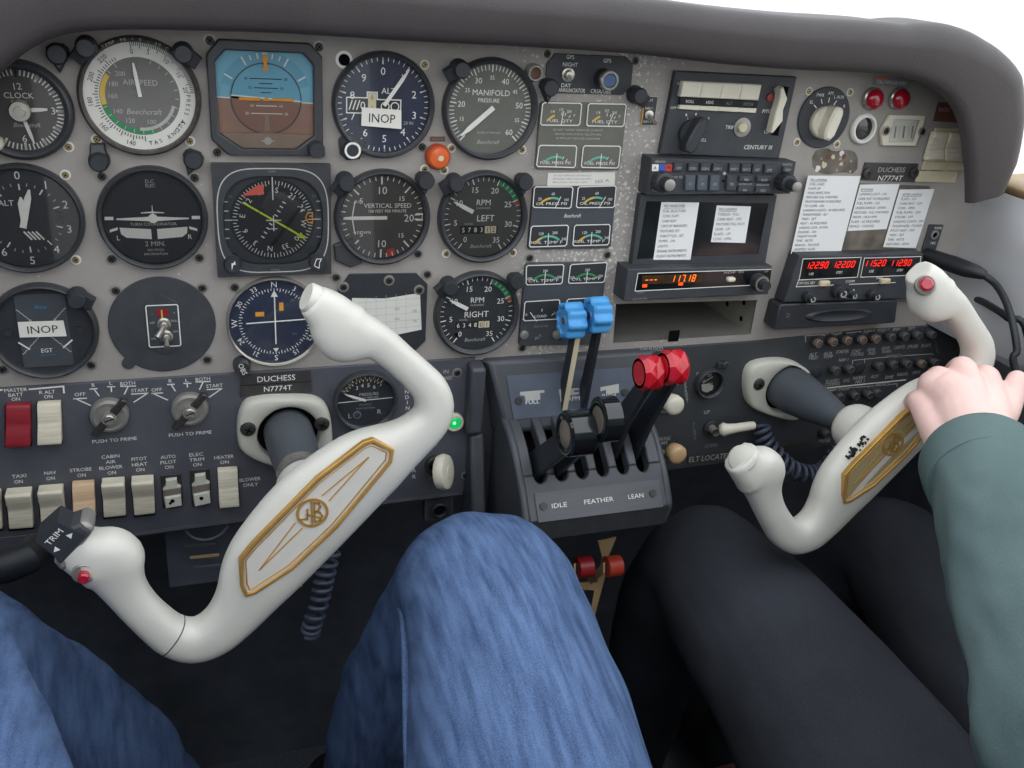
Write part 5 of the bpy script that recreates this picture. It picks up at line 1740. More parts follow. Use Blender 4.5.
# ---- headset jack plate, plug and cords
q = [(929.5, 224.5), (943.6, 225), (935, 252), (921.5, 251)]
o = mid(q, .0015)
rt = thing('headset_jack_plate', 'narrow black jack plate with a cord plugged into it at the right of the slips', 'socket', (o[0], -GD, o[1]))
b = MB(); b.prism(rel(q, .0015, o), 0, .0015, 'mblack', .0003)
b.pxtext('PHONE', 938, 228, 2.4, .0018, 'white', o, wpx=7); b.pxtext('MIC', 933, 243, 2.4, .0018, 'white', o, wpx=5); b.build('plate', rt)
c = rel([(934, 234.5)], .0015, o)[0]
b = MB(); b.lathe([(.0050, .0015), (.0050, .003), (.0032, .0034), (.003, .0018)], 'steel', c, 20); b.disc(.0031, .0019, 'void', c, 16); b.build('jack', rt)
rt = thing('headset_lead', 'black headset plug and cord looping down beside the white control wheel grip', 'cord', P(926, 255.5, .004))
w0 = P(926, 255.5, .004)
pts = [P(926, 255.5, .0025), P(955, 265, .034), P(972, 271, .055)]
b = MB(); b.tube([p - w0 for p in (pts[0], P(930, 257, .008), pts[1], P(966, 269, .048), P(976, 272, .058), P(985, 275.5, .066))], [.0085, .0088, .0088, .0085, .0070, .0045], 'rubber', 20); b.build('plug', rt)
cp = [P(984, 275, .065), P(996, 285, .080), P(1006, 302, .105), P(1013, 325, .130), P(1017, 350, .145), P(1018, 378, .155), (.765, -.24, -.34), (.795, -.33, -.50), (.800, -.42, -.70), (.800, -.50, -.90)]
b = MB(); b.tube([Vector(p) - w0 for p in cr([tuple(p) for p in cp], 6)], .0036, 'rubber', 12); b.build('cable', rt)
w0 = P(968, 296, .03)
rt = thing('microphone_lead', 'thinner black cord running to the right edge behind the headset cord', 'cord', w0)
b = MB(); b.tube([Vector(p) - w0 for p in cr([tuple(q) for q in (P(955, 300, .004), P(975, 299, .04), P(992, 307, .08), P(1008, 318, .11), P(1028, 338, .13), (.772, -.17, -.32), (.784, -.16, -.55), (.784, -.16, -.92))], 6)], .0036, 'rubber', 12); b.build('cable', rt)
# ================================================================ lower switch panel and breaker panel
SD = 0.0035
sp_o = (0.0, -0.29, 0)
swp = thing('switch_panel', 'charcoal lower panel of lettered switches on the left of the throttle pedestal', 'switch panel', (0, 0, -0.29))
kA = K(0, 360, 0.25390625)
b = MB()
bot = [at(u, v, SD) for u, v in ((-140, 561), (20, 546), (135, 533), (285, 513), (462, 492))]
outl = [(-0.345, -0.2125), (0.2085, -0.2115)] + [(0.2085, bot[-1][1])] + [(x, z) for x, z in bot[::-1]] + [(-0.345, bot[0][1])]
b.prism([(x, z + .29) for x, z in outl], 0.0006, SD, 'sub', .0006)
# rolled lower lip
b.tube([(x, -SD + .002, z + .29 - .002) for x, z in bot], .0035, 'mblack', 8)
T = SD + .0003


def lt(t, x, y, h=4.0, w=None, mat='white', k=kA, o=sp_o, rot=0, mb=None):
    (mb or b).pxtext(t, *k(x, y), h, T, mat, o, wpx=w or {'ON': 8.5, 'AIR': 10, 'R': 3.2, 'L': 3, 'BATT': 15, 'HEAT': 15.5, 'PILOT': 16, 'ELEC': 14, 'TRIM': 15}.get(t), rot=rot)


for t, x, y, w in (('MASTER', 62, 118, 23), ('BATT', 62, 137, None), ('ON', 62, 154, None), ('R ALT', 186, 126, 16), ('ON', 190, 144, None),
                   ('OFF', 315, 135, 11), ('R', 368, 99, None), ('L', 437, 91, None), ('BOTH', 503, 92, 15), ('START', 550, 119, 17),
                   ('OFF', 617, 117, 10.5), ('R', 671, 82, None), ('L', 736, 80, None), ('BOTH', 799, 75, 14.5), ('START', 845, 101, 16.5),
                   ('PUSH TO PRIME', 452, 315, 45), ('PUSH TO PRIME', 750, 290, 43), ('TAXI', 75, 457, 14.5), ('ON', 73, 479, None), ('NAV', 198, 444, 12), ('ON', 199, 466, None),
                   ('STROBE', 318, 432, 22), ('ON', 321, 454, None), ('CABIN', 435, 380, 18), ('AIR', 436, 401, None), ('BLOWER', 437, 423, 23.5), ('ON', 440, 444, None),
                   ('PITOT', 548, 389, 15.5), ('HEAT', 550, 411, None), ('ON', 552, 432, None), ('AUTO', 662, 381, 15), ('PILOT', 663, 402, None), ('ON', 666, 422, None),
                   ('ELEC', 773, 372, None), ('TRIM', 775, 392, None), ('ON', 777, 412, None), ('HEATER', 882, 382, 19.5), ('ON', 884, 402, None), ('BLOWER', 985, 470, 21), ('ONLY', 987, 491, 15)):
    lt(t, x, y, 3.3, w)
lt('LIGHTS', 143, 690, 4.0, 22, 'grey')


def ln(pts, w=.0010, k=kA, o=sp_o, mat='white', mb=None):
    (mb or b).pline(rel([k(*p) for p in pts], SD, o), w, T, mat)


ln([(116, 115), (250, 103), (252, 128)], .0013); ln([(0, 118), (8, 117)], .0013); ln([(0, 700), (102, 690)], .0008, mat='grey')
ln([(290, 152), (340, 150)]); ln([(298, 152), (356, 178)]); ln([(355, 114), (382, 112)]); ln([(370, 114), (390, 140)]); ln([(424, 105), (452, 104)]); ln([(438, 105), (439, 124)])
ln([(476, 103), (534, 102)]); ln([(505, 103), (490, 134)]); ln([(518, 134), (582, 130)]); ln([(580, 131), (528, 165)])
ln([(598, 131), (640, 129)]); ln([(602, 131), (660, 157)]); ln([(660, 96), (686, 95)]); ln([(674, 96), (690, 121)]); ln([(724, 92), (752, 91)]); ln([(737, 92), (738, 106)])
ln([(772, 86), (828, 84)]); ln([(800, 86), (786, 115)]); ln([(816, 116), (874, 112)]); ln([(872, 113), (824, 146)])
kB = K(325, 360, 0.18225)
for i, ch in enumerate('LANDING'):
    b.pxtext(ch, 406.2 + i * .28, 381 + i * 5.4, 3.6, T, 'white', sp_o)
for i, ch in enumerate('GEAR'):
    b.pxtext(ch, 413.2 + i * .35, 458 + i * 6.2, 3.8, T, 'white', sp_o)
b.pxtext('D', 412.2, 447, 3.8, T, 'white', sp_o)
b.pxtext('UP', *kB(597, 467), 3.6, T, 'white', sp_o); b.pxtext('DOWN', *kB(598, 645), 3.6, T, 'grey', sp_o, wpx=11)
b.pxtext('IN', 446, 371.5, 3.6, T, 'dwhite', sp_o); b.pxtext('TRANSIT', 446, 378, 3.6, T, 'dwhite', sp_o, wpx=14)
b.build('panel_plate', swp)
for u, v in ((457, 372.5), (465.5, 475), (441, 341)):
    if v < 360:
        continue
    o2 = mesh_of['s'].copy(); COL.objects.link(o2); o2.name = 'panel_screw'; o2.parent = swp; x, z = at(u, v, SD); o2.location = (x, -SD, z + .29)


def rocker(name, label, q, mat, up=True, group='rocker switches of the lower switch panel', D=SD):
    o = mid(q, D)
    rt = thing(name, label, 'switch', (o[0], -D - .0003, o[1]), group)
    q = [(u, v + 2.6) for u, v in q]
    p = rel(q, D + .007, o)
    b = MB()
    b.prism([(x * 1.06, z * 1.05) for x, z in rel(q, D, o)], 0, .0012, 'void'); b.build('switch_frame', rt)
    b = MB()
    prof = [(0, .0125), (.06, .0138), (.30, .0115), (.42, .0080), (.58, .0072), (.92, .0092), (1, .0075)] if up else [(0, .0070), (.08, .0086), (.42, .0072), (.58, .0080), (.90, .0125), (1, .0115)]
    L = [(*bil(p, 0, t), d) for t, d in prof]
    Rr = [(*bil(p, 1, t), d) for t, d in prof]
    n = len(prof)
    vs = L + Rr + [(*p[0], .0005), (*p[3], .0005), (*p[1], .0005), (*p[2], .0005)]
    fs = [(i, i + 1, n + i + 1, n + i) for i in range(n - 1)]
    fs += [(2 * n, 2 * n + 1) + tuple(range(n - 1, -1, -1)), (2 * n + 2,) + tuple(range(n, 2 * n)) + (2 * n + 3,), (2 * n, 0, n, 2 * n + 2), (2 * n + 1, 2 * n + 3, 2 * n - 1, n - 1), (2 * n, 2 * n + 2, 2 * n + 3, 2 * n + 1)]
    b.add(vs, fs, mat)
    b.build('rocker', rt, bevel=.0007, smooth=40)
    return rt


rocker('battery_master_switch', 'dark red rocker switch under the BATT ON lettering', [(5.6, 402.7), (30.5, 402.2), (31, 441.5), (5.8, 442.5)], 'rockr', False)
rocker('alternator_switch', 'cream rocker switch under the R ALT ON lettering', [(37, 401.3), (60.5, 400), (62, 439), (38, 440.5)], 'rockw', False)
rocker('landing_light_switch', 'rocker switch cut by the left edge beside the TAXI switch', [(-27, 491), (0.5, 489), (2.2, 526), (-25, 529)], 'rockw')
rocker('taxi_light_switch', 'cream rocker switch under the TAXI ON lettering', [(5.6, 489), (31.5, 487), (33.3, 524.5), (9.5, 526.5)], 'rockw')
rocker('navigation_light_switch', 'cream rocker switch under the NAV ON lettering', [(38, 486), (63, 484), (66, 521), (41.5, 523.5)], 'rockw')
rocker('strobe_switch', 'peach toned rocker switch under the STROBE ON lettering', [(71.9, 481.5), (94, 480), (96, 513), (73.5, 516)], 'rockp', False)
rocker('blower_switch', 'cream rocker switch under the CABIN AIR BLOWER ON lettering', [(101.5, 478.5), (124.5, 477), (126, 512.5), (104, 514.8)], 'rockw')
rocker('pitot_heat_switch', 'cream rocker switch under the PITOT HEAT ON lettering', [(131.3, 476.5), (153.5, 475), (155, 510.5), (134.5, 512.8)], 'rockw')
rocker('heater_switch', 'pale rocker switch under the HEATER ON lettering, beside BLOWER ONLY', [(217.6, 467.8), (237.5, 466.5), (239, 501.5), (219.3, 503.3)], 'rockw', False)


def bare_switch(name, label, q, pip):
    o = mid(q, SD)
    rt = thing(name, label, 'switch', (o[0], -SD - .0003, o[1]), 'capless toggle switches of the lower switch panel')
    b = MB(); p = rel(q, SD, o); b.prism(p, 0, .0012, 'screw', .0003); b.build('switch_plate', rt)
    b = MB()
    a = [bil(p, x, y) for x, y in ((.24, .10), (.78, .08), (.80, .28), (.97, .34), (.95, .52), (.93, .86), (.13, .90), (.07, .52), (.07, .38), (.22, .30))]
    b.prism(a, .0012, .0050, 'collar', .0010)
    b.prism([bil(p, x, y) for x, y in ((.07, .38), (.97, .34), (.95, .54), (.09, .58))], .0040, .0056, 'mottle', .0006)
    b.prism([bil(p, x, y) for x, y in ((.13, .58), (.93, .55), (.95, .88), (.15, .92))], .0045, .0075, 'collar', .0008)
    c = bil(p, .5, .70)
    b.lathe([(.0020, .0070), (.0018, .0078)], 'void', c, 12, cap1=True)
    if pip:
        b.lathe([(.0014, .0070), (.0012, .0078)], 'void', (c[0] - .002, c[1] - .0022), 12, cap1=True)
    b.build('toggle_lever', rt)


bare_switch('autopilot_switch', 'capless metal switch under the AUTO PILOT ON lettering', [(160.5, 474.5), (181, 473), (183, 505), (163, 507.5)], True)
bare_switch('trim_switch', 'capless metal switch under the ELEC TRIM ON lettering', [(189.5, 469.5), (209.5, 468), (211.5, 503), (192, 506)], False)

# ---- magneto / start switches
for (x, y), lab in (((432, 212), 'left round metal start switch with a winged handle, beside R ALT'), ((747, 188), 'right round metal start switch with a winged handle, nearer the shaft collar')):
    c = at(*kA(x, y), SD)
    rt = thing('start_switch', lab, 'switch', (c[0], -SD - .0003, c[1]), 'winged start switches')
    b = MB(); b.lathe([(.0156, 0), (.0156, .003), (.0147, .0050), (.0122, .0060), (.0112, .0056), (.0090, .0056)], 'steel', seg=44, cap1=True); b.build('switch_base', rt)
    b = MB()
    w = [(-.0028, -.0205), (-.0005, -.0212), (.0024, -.0198), (.0030, -.006), (.0040, 0), (.0030, .006), (.0028, .0205), (.0005, .0212), (-.0024, .0198), (-.0030, .006), (-.0040, 0), (-.0030, -.006)]
    cc, ss = math.cos(rad(40)), math.sin(rad(40))
    b.prism([(a * cc + z * ss, -a * ss + z * cc) for a, z in w], .0050, .0100, 'screw', .0010); b.lathe([(.0060, .005), (.0060, .0105)], 'steel', seg=24, cap1=True); b.build('winged_handle', rt)
    b = MB(); b.lathe([(.0044, .0105), (.0044, .0118), (.0036, .0124)], 'chrome', seg=24, cap1=True); b.tick(70, -.0038, .0038, .0010, .0126, 'void'); b.build('screw', rt)


def dn(b, o):
    b.pxtext('DUCHESS', 276.5, 378.3, 5.4, .0057, 'white', o, wpx=38)


def dn2(b, o):
    b.pxtext('N7774T', 278, 388.3, 5.0, .0057, 'white', o, wpx=28)


shape_thing('name_placard', 'black label strip lettered DUCHESS above the pilot\'s shaft collar', 'placard', [(241, 374.5), (310.5, 370), (311, 380.3), (240.5, 384.6)], SD + .0003, .0054, 'tapebl', sub=dn)
shape_thing('registration_strip', 'black label strip lettered N7774T just below the DUCHESS strip', 'placard', [(240.5, 385.3), (311, 381), (311.5, 391), (240, 396)], SD + .0003, .0054, 'tapebl', sub=dn2)

# ---- suction gauge
cx, cz = mid([(333, 398), (396.5, 398)], SD)
Rg = (at(396.5, 398, SD)[0] - at(333, 398, SD)[0]) / 2
g = Gauge('suction_gauge', 'small round pressure gauge behind the pilot\'s control wheel with two dials', 'gauge', cx, cz - .001, Rg, rim=.0034)
g.root.location.y = -SD - .0003
g.ticks(-68, 45, 22, .80, .97, .0009, 'tape'); g.ticks(-68, 45, 11, .72, .97, .0010, 'tape')
for t, a in (('3', -32), ('4', -12), ('5', 10), ('6', 32)):
    g.num(t, a, .58, .0038)
g.txt('PRESSURE', .12, .22, .0030, 'dwhite'); g.txt('INCHES OF MERCURY', 0, .08, .0018, 'dwhite'); g.d.line((-g.r * .97, -.001), (g.r * .97, .0005), .0008, g.t, 'white')
g.txt('SOURCE', 0, -.18, .0022, 'grey'); g.txt('MALFUNCTION', 0, -.32, .0018, 'grey'); g.txt('L', -.55, -.58, .0046, 'dwhite'); g.txt('R', .50, -.50, .0046, 'dwhite')
g.d.lathe([(.0042, .0017), (.0036, .0021)], 'btn', (-g.r * .30, -g.r * .56), 20, cap1=True); g.d.arc(.0030, .0036, 0, 360, .0024, 'grey', (-g.r * .30, -g.r * .56))
b = MB(); b.flat([(-.015, -.006), (-.008, -.003), (0, -.005), (-.003, -.011), (-.012, -.012)], 0, 'grey')
g.needle(-68, .78, .0022, tail=.0, hub=None, taper=.3)
g.done()

# ---- gear lamp and lever
c = at(454.5, 422.3, SD + .003)
rt = thing('gear_lamp', 'small green lit lamp in a white ring beside the pilot\'s control wheel', 'lamp', (c[0], -SD - .0003, c[1]))
b = MB(); b.lathe([(.0092, 0), (.0092, .004), (.0082, .0055), (.0062, .0055), (.0060, .003)], 'ivory', seg=30); b.build('lamp_ring', rt)
b = MB(); b.lathe([(.0061, .002), (.0061, .0045), (.0045, .0060)], 'grlens', seg=26, cap1=True); b.lathe([(.0016, .006), (.0012, .0064)], 'grcore', (-.001, .0008), 14, cap1=True); b.build('lens', rt)
c = at(435, 464, SD)
rt = thing('landing_gear_lever', 'white wheel-shaped landing gear knob beneath the green lamp', 'lever', (c[0], -SD - .0003, c[1]))
b = MB(); b.lathe([(.0105, 0), (.0105, .004), (.0090, .005), (.0066, .0045), (.0064, .001)], 'screw', seg=30); b.disc(.0066, .0012, 'void'); b.build('guard_ring', rt)
b = MB(); b.tube([(0, -.001, 0), (.001, -.024, -.002)], .0035, 'steel', 12); b.build('shaft', rt)
b = MB()
W0 = P(443.5, 472, .028) - Vector((c[0], -SD - .0003, c[1]))
ax = Vector((.80, -.55, .22))
b.revolve([(.0045, -.0060), (.0120, -.0062), (.0162, -.0045), (.0176, 0), (.0162, .0045), (.0120, .0062), (.0045, .0060)], W0, ax, 'ivory', 36)
b.revolve([(.0062, -.0068), (.0062, .0068)], W0, ax, 'ivory', 24); b.build('wheel_knob', rt, smooth=50)

# ---- headset / speaker jack under the switch panel
c = P(439.5, 510, .0)
rt = thing('jack_bracket', 'square black socket with worn edges hanging under the switch panel', 'socket', (c.x, .012, c.z))
b = MB(); b.rect(-.0150, -.0135, .0150, .0145, 0, .010, 'mblack', .0015, .002); b.pline(rrect(-.0135, -.012, .0135, .013, .002), .0010, .0103, 'ink', True); b.build('body', rt)
b = MB(); b.lathe([(.0090, .010), (.0090, .014), (.0070, .015), (.0055, .012)], 'black', seg=28); b.disc(.0057, .0125, 'void'); b.build('socket_ring', rt)

# ================================================================ breaker panel right of the pedestal
bo = (0.57, -0.28, 0)
bpn = thing('breaker_panel', 'black lower panel of circuit breakers right of the throttle pedestal', 'switch panel', (bo[0], 0, bo[1]))
b = MB()
tl = at(640, 350, SD)
outl = [at(560, 356, SD), at(640, 349.5, SD), at(760, 341, SD), at(870, 327, SD), at(942, 322, SD), (0.798, -.2075), (0.800, -.27), (0.800, -.345), at(860, 440, SD), at(760, 458, SD), at(664, 471, SD), at(560, 484, SD)]
outl = [(x, min(z, -.2075)) for x, z in outl]
b.prism([(x - bo[0], z - bo[1]) for x, z in outl], .0006, SD, 'subr', .0006); kC = K(800, 320, 0.146484375)
kD = K(640, 330, 0.1953125)


def l2(t, x, y, h=3.4, w=None, mat='dwhite', k=kC, rot=0):
    b.pxtext(t, *k(x, y), h, T, mat, bo, wpx=w, rot=rot)


for t, x, y, w in (('LEFT ENGINE', 222, 93, 19), ('ALT', 90, 235, None), ('FIELD', 92, 258, 8.5), ('AUX', 192, 228, None), ('PUMP', 195, 250, 8.5), ('STARTER', 290, 216, 12.5), ('START', 385, 212, 8.5), ('CONTROL', 392, 234, 13), ('GEAR', 487, 202, 8), ('IND', 493, 226, None), ('GEAR', 585, 192, 8), ('WARN', 590, 215, 9), ('LIGHTS', 680, 186, 10), ('STROBE', 770, 180, 10), ('FLAPS', 862, 174, 9),
                   ('TURN &', 472, 75, 11), ('PITCH &', 570, 70, 11.5), ('BANK', 662, 63, 7.5), ('TRIM', 760, 57, 6.5), ('NAV 1', 298, 272, 9), ('AVIONICS', 640, 246, 14), ('SLAVED', 222, 415, 13), ('COMPASS', 222, 438, 14.5), ('DG', 318, 412, None), ('INVERT', 405, 395, 12), ('NO 1', 410, 420, None), ('ADF', 510, 385, None), ('DME', 610, 390, None), ('RADIO', 700, 370, 10), ('XPDR', 795, 358, 8), ('RIGHT ENGINE', 270, 470, 20), ('AVIONICS', 560, 440, 13), ('PITOT', 360, 600, 7)):
    l2(t, x, y, 3.0, w)
for pts in ([(38, 148), (34, 108), (160, 98)], [(290, 92), (412, 78), (414, 105)], [(360, 302), (357, 275), (590, 252)], [(690, 244), (905, 230), (907, 248)], [(440, 265), (440, 290)], [(340, 462), (465, 452), (468, 490)], [(465, 452), (535, 446)], [(600, 440), (660, 434), (662, 455)], [(170, 484), (240, 476)]):
    b.pline(rel([kC(*p) for p in pts], SD, bo), .0008, T, 'dwhite')
b.pline(rel([kC(135, 468), kC(720, 408)], SD, bo), .0014, T + .00005, 'white')
for i in range(5):
    b.pxtext('LIGHT'[i], *kC(925 + i * 4, 140 + i * 22), 2.6, T, 'grey', bo)
for t, x, y, h, w, m_ in (('AVN FLOOD', 56, 100, 3.8, 24, 'dwhite'), ('PARKING', 115, 557, 3.4, 15, 'dwhite'), ('BRAKE', 113, 578, 3.4, 11, 'dwhite'), ('UP', 343, 420, 3.4, None, 'dwhite'), ('DOWN', 365, 592, 3.4, 12, 'grey'), ('MASTER', 945, 566, 3.2, 11, 'dwhite'), ('FLAP', 312, 222, 3.0, None, 'dwhite')):
    b.pxtext(t, *kD(x, y), h, T, m_, bo, wpx=w)
for i, ch in enumerate('DEFROST'):
    b.pxtext(ch, *kD(230 + i * 2, 262 + i * 17), 3.0, T, 'dwhite', bo)
for i, ch in enumerate('FLAPS'):
    b.pxtext(ch, *kD(276 + i * 1.5, 482 + i * 18), 3.0, T, 'grey', bo)
b.build('panel_plate', bpn)


def elt(b, o):
    b.pxtext('ELT LOCATED AFT OF CABIN', 733, 455, 5.0, SD + .0014, 'dwhite', o, wpx=84)


shape_thing('locator_placard', 'black strip lettered ELT LOCATED AFT OF along the bottom edge of the breaker panel', 'placard', [(686, 455.5), (812, 441), (812, 449), (688, 464.5)], SD + .0003, SD + .0011, 'tapebl', sub=elt)

row1 = [(125, 160), (228, 150), (325, 140), (427, 137), (520, 130), (625, 118), (717, 112), (807, 107), (905, 102)]
row2 = [(245, 345), (345, 338), (548, 318), (640, 305), (735, 302), (835, 300), (927, 290)]
row3 = [(275, 530), (380, 522), (475, 512), (533, 500)]
ordn = ['first', 'second', 'third', 'fourth', 'fifth', 'sixth', 'seventh', 'eighth', 'ninth']


def breaker(mat):
    b = MB(); b.lathe([(.0060, 0), (.0060, .003), (.0052, .0048)], 'black', seg=20, cap1=True)
    b.lathe([(.0046, .0048), (.0046, .0095), (.0040, .0102), (.0030, .0102)], mat, seg=20); b.lathe([(.0030, .0102), (.0028, .0095)], 'black', seg=18, cap1=True); b.arc(.0008, .0018, 0, 360, .0098, mat)
    return b


bp = {}
for nm, row in (('top row', row1), ('middle row', row2), ('bottom row', row3)):
    for i, (x, y) in enumerate(row):
        mt = 'bb' if (nm == 'top row' and i < 5) or (nm == 'middle row' and i == 5) else 'bb2'
        c = at(*kC(x, y), SD + .008)
        if mt not in bp:
            bp[mt] = o = breaker(mt).build('circuit_breaker', None)
        else:
            o = bp[mt].copy(); COL.objects.link(o)
        o.location = (c[0], -SD - .0003, c[1])
        extra = ' over the word PUMP' if (nm, i) == ('top row', 1) else ''
        tag(o, f'{ordn[i]} circuit breaker button from the pedestal side in the {nm}' + extra, 'circuit breaker', 'circuit breaker buttons')
c = at(826.5, 434.5, SD + .008)
o = bp['bb2'].copy(); COL.objects.link(o); o.location = (c[0], -SD - .0003, c[1]); tag(o, 'lone circuit breaker button low on the panel behind the right control shaft', 'circuit breaker', 'circuit breaker buttons')
for x, y, lab in ((105, 362, 'flat black hole plug beside the right shaft collar'), (400, 328, 'flat black hole plug in the middle breaker row')):
    c = at(*kC(x, y), SD)
    b = MB(); b.lathe([(.0075, 0), (.0075, .0008), (.0060, .0016)], 'black', seg=28, cap1=True); tag(b.build('hole_plug', None, (c[0], -SD - .0003, c[1])), lab, 'plug')

# ---- flap lever, flap gauge, pull knobs
c = at(*kD(357, 495), SD)
rt = thing('flap_lever', 'white paddle-shaped flap lever pointing right on the breaker panel', 'lever', (c[0], -SD - .0003, c[1]))
w0 = Vector((c[0], -SD - .0003, c[1]))
b = MB(); b.lathe([(.0085, 0), (.0085, .003), (.0070, .004)], 'black', seg=26, cap1=True); b.lathe([(.0045, .004), (.0045, .014)], 'steel', seg=16); b.build('lever_base', rt)
b = MB()
A, B_, C2 = P(*kD(405, 512), .016) - w0, P(*kD(450, 508), .020) - w0, P(*kD(585, 488), .022) - w0
b.tube([A, A.lerp(B_, .5), B_, B_.lerp(C2, .3), C2.lerp(B_, .1), C2], [.0050, .0078, .0060, .0050, .0048, .0040], 'ivory', 18); b.build('paddle', rt, smooth=60)
g = Gauge('flap_position_gauge', 'small dark flap position gauge right of the red mixture knobs', 'gauge', *at(*kD(345, 265), SD), .0165, rim=.0030)
g.root.location.y = -SD - .0003
g.txt('UP', 0, .62, .0028); g.txt('15', -.45, .20, .0026); g.txt('DN', .2, -.1, .0026); g.d.line((-g.r * .5, .0), (g.r * .3, .0065), .0010, g.t, 'white'); g.d.flat([(-.008, -.0015), (.001, -.001), (.007, -.004), (.0065, -.009), (0, -.0115), (-.006, -.009)], g.t, 'paper2')
g.done()
c = at(*kD(425, 170), SD)
b = MB(); b.lathe([(.0042, 0), (.0042, .006), (.0032, .007)], 'black', seg=18, cap1=True); b.rect(-.009, -.003, .002, .003, .002, .005, 'black', .0005)
tag(b.build('post_light', None, (c[0], -SD - .0003, c[1])), 'small black hooded light at the upper right of the flap position gauge', 'panel light')
for (x, y), (x2, y2), m_, nm, lab in (((118, 390), (172, 382), 'ivory', 'defrost_knob', 'white round pull knob below the red mixture knobs'), ((108, 640), (186, 634), 'beige', 'parking_brake_knob', 'beige round parking brake knob at the corner of the breaker panel')):
    c = at(*kD(x, y), SD)
    rt = thing(nm, lab, 'knob', (c[0], -SD - .0003, c[1]))
    w0 = Vector(rt.location)
    e = P(*kD(x2, y2), .030) - w0
    b = MB(); b.lathe([(.0070, 0), (.0070, .003), (.0055, .004)], 'steel', seg=22, cap1=True); b.tube([(0, -.002, 0), e * .8], .0032, 'steel', 12); b.build('shaft', rt)
    b = MB(); a_ = Vector((.05, -1, .02)); b.revolve([(.0045, -.012), (.0090, -.008), (.0104, -.002), (.0104, .003), (.0090, .0055), (.0055, .0065)], e, a_, m_, 30); b.build('knob_head', rt, smooth=45)
# ================================================================ throttle pedestal
po = Vector((0.308, -0.06, -0.30))
ped = thing('throttle_pedestal', 'charcoal throttle quadrant housing with six slots between the two lower panels', 'pedestal', po)


def yz_prism(b, poly, x0, x1, mat):
    """(d, z) outline extruded along x, world coordinates made relative to the pedestal"""
    n = len(poly)
    vs = [(x0 - po.x, -d - po.y, z - po.z) for d, z in poly] + [(x1 - po.x, -d - po.y, z - po.z) for d, z in poly]
    b.raw(vs, [tuple(range(n)), tuple(range(n, 2 * n))] + [(i, (i + 1) % n, n + (i + 1) % n, n + i) for i in range(n)], mat)


XL, XR = 0.2375, 0.3795
prof = cr([(0.000, -.263), (.028, -.268), (.055, -.281), (.078, -.301), (.092, -.317), (.104, -.335)], 4)


def off(pr, k):
    o = []
    for i in range(len(pr)):
        a, c = Vector(pr[max(i - 1, 0)]), Vector(pr[min(i + 1, len(pr) - 1)])
        t = (c - a).normalized()
        o.append((pr[i][0] - (-t.y) * k * -1 * -1, pr[i][1] - t.x * k))
    return o


def offs(pr, k):
    """offset inwards (towards the panel and down)"""
    o = []
    for i in range(len(pr)):
        a, c = Vector(pr[max(i - 1, 0)]), Vector(pr[min(i + 1, len(pr) - 1)])
        t = (c - a).normalized()
        n = Vector((-t.y, t.x))          # outward: up and aft
        if n.y < 0:
            n = -n
        o.append((pr[i][0] - n.x * k, pr[i][1] - n.y * k))
    return o


pitch = .0212
sx0 = XL + .0100
SLOT = [(sx0 + i * pitch + .0005, sx0 + i * pitch + .0130) for i in range(6)]
iend = max(i for i, p in enumerate(prof) if p[0] <= .079)
b = MB()
ribs = [(XL, SLOT[0][0])] + [(SLOT[i][1], SLOT[i + 1][0]) for i in range(5)] + [(SLOT[5][1], XR)]
top = prof[:iend + 1]
inn = offs(prof, .014)
for x0, x1 in ribs:
    yz_prism(b, top + inn[:iend + 1][::-1], x0, x1, 'ped')
# solid front below the slots with rounded slot ends
pa, pb = Vector(prof[iend]), Vector(prof[-1])
tt = (pb - pa).normalized()
nn_ = Vector((-tt.y, tt.x)) if tt.x > 0 else Vector((tt.y, -tt.x))
if nn_.y < 0:
    nn_ = -nn_


def surf(x, s, h):
    p = pa + tt * s + nn_ * h
    return (x - po.x, -p.x - po.y, p.y - po.z)


L = (pb - pa).length
outl = [(XL, L), (XL, 0)]
for x0, x1 in SLOT:
    r = (x1 - x0) / 2
    outl += [(x0, 0)] + [(x0 + r - r * math.cos(PI * k / 10), 1.25 * r * math.sin(PI * k / 10)) for k in range(1, 10)] + [(x1, 0)]
outl += [(XR, 0), (XR, L)]
n = len(outl)
b.raw([surf(x, s, 0) for x, s in outl] + [surf(x, s, -.012) for x, s in outl], [tuple(range(n)), tuple(range(n, 2 * n))] + [(i, (i + 1) % n, n + (i + 1) % n, n + i) for i in range(n)], 'ped')
b.build('slotted_cover', ped, bevel=.0016)
b = MB()
side = prof + [(.099, -.358), (.0, -.395)]
yz_prism(b, side, XL - .006, XL + .0015, 'ped'); b.build('side_wall', ped, bevel=.0025)
b = MB(); yz_prism(b, side, XR - .0015, XR + .006, 'ped'); b.build('side_wall', ped, bevel=.0025)
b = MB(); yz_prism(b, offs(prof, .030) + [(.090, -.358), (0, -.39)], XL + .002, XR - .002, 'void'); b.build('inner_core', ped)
b = MB(); yz_prism(b, [(.104, -.335), (.100, -.358), (0, -.395), (0, -.38), (.09, -.342)], XL, XR, 'mblack'); b.build('under_plate', ped)
# lower placard IDLE FEATHER LEAN
s0_, s1_ = .0165, L + .0005
b = MB()
pl = [(XL + .008, s0_), (XR - .006, s0_), (XR - .006, s1_), (XL + .008, s1_)]
b.raw([surf(x, s, .0004) for x, s in pl] + [surf(x, s, .0014) for x, s in pl], [(0, 1, 2, 3), (4, 5, 6, 7), (0, 1, 5, 4), (1, 2, 6, 5), (2, 3, 7, 6), (3, 0, 4, 7)], 'pedfoot')
sm_ = (s0_ + s1_) / 2


def surf_text(t, xc, s, h, width):
    vs, fs = _text(t)
    x0, x1 = min(v[0] for v in vs), max(v[0] for v in vs)
    kx = width / (x1 - x0); k = h / .69
    b.raw([surf(xc + (v[0] - (x0 + x1) / 2) * kx, s - (v[1] - .345) * k, .0016) for v in vs], fs, 'white')


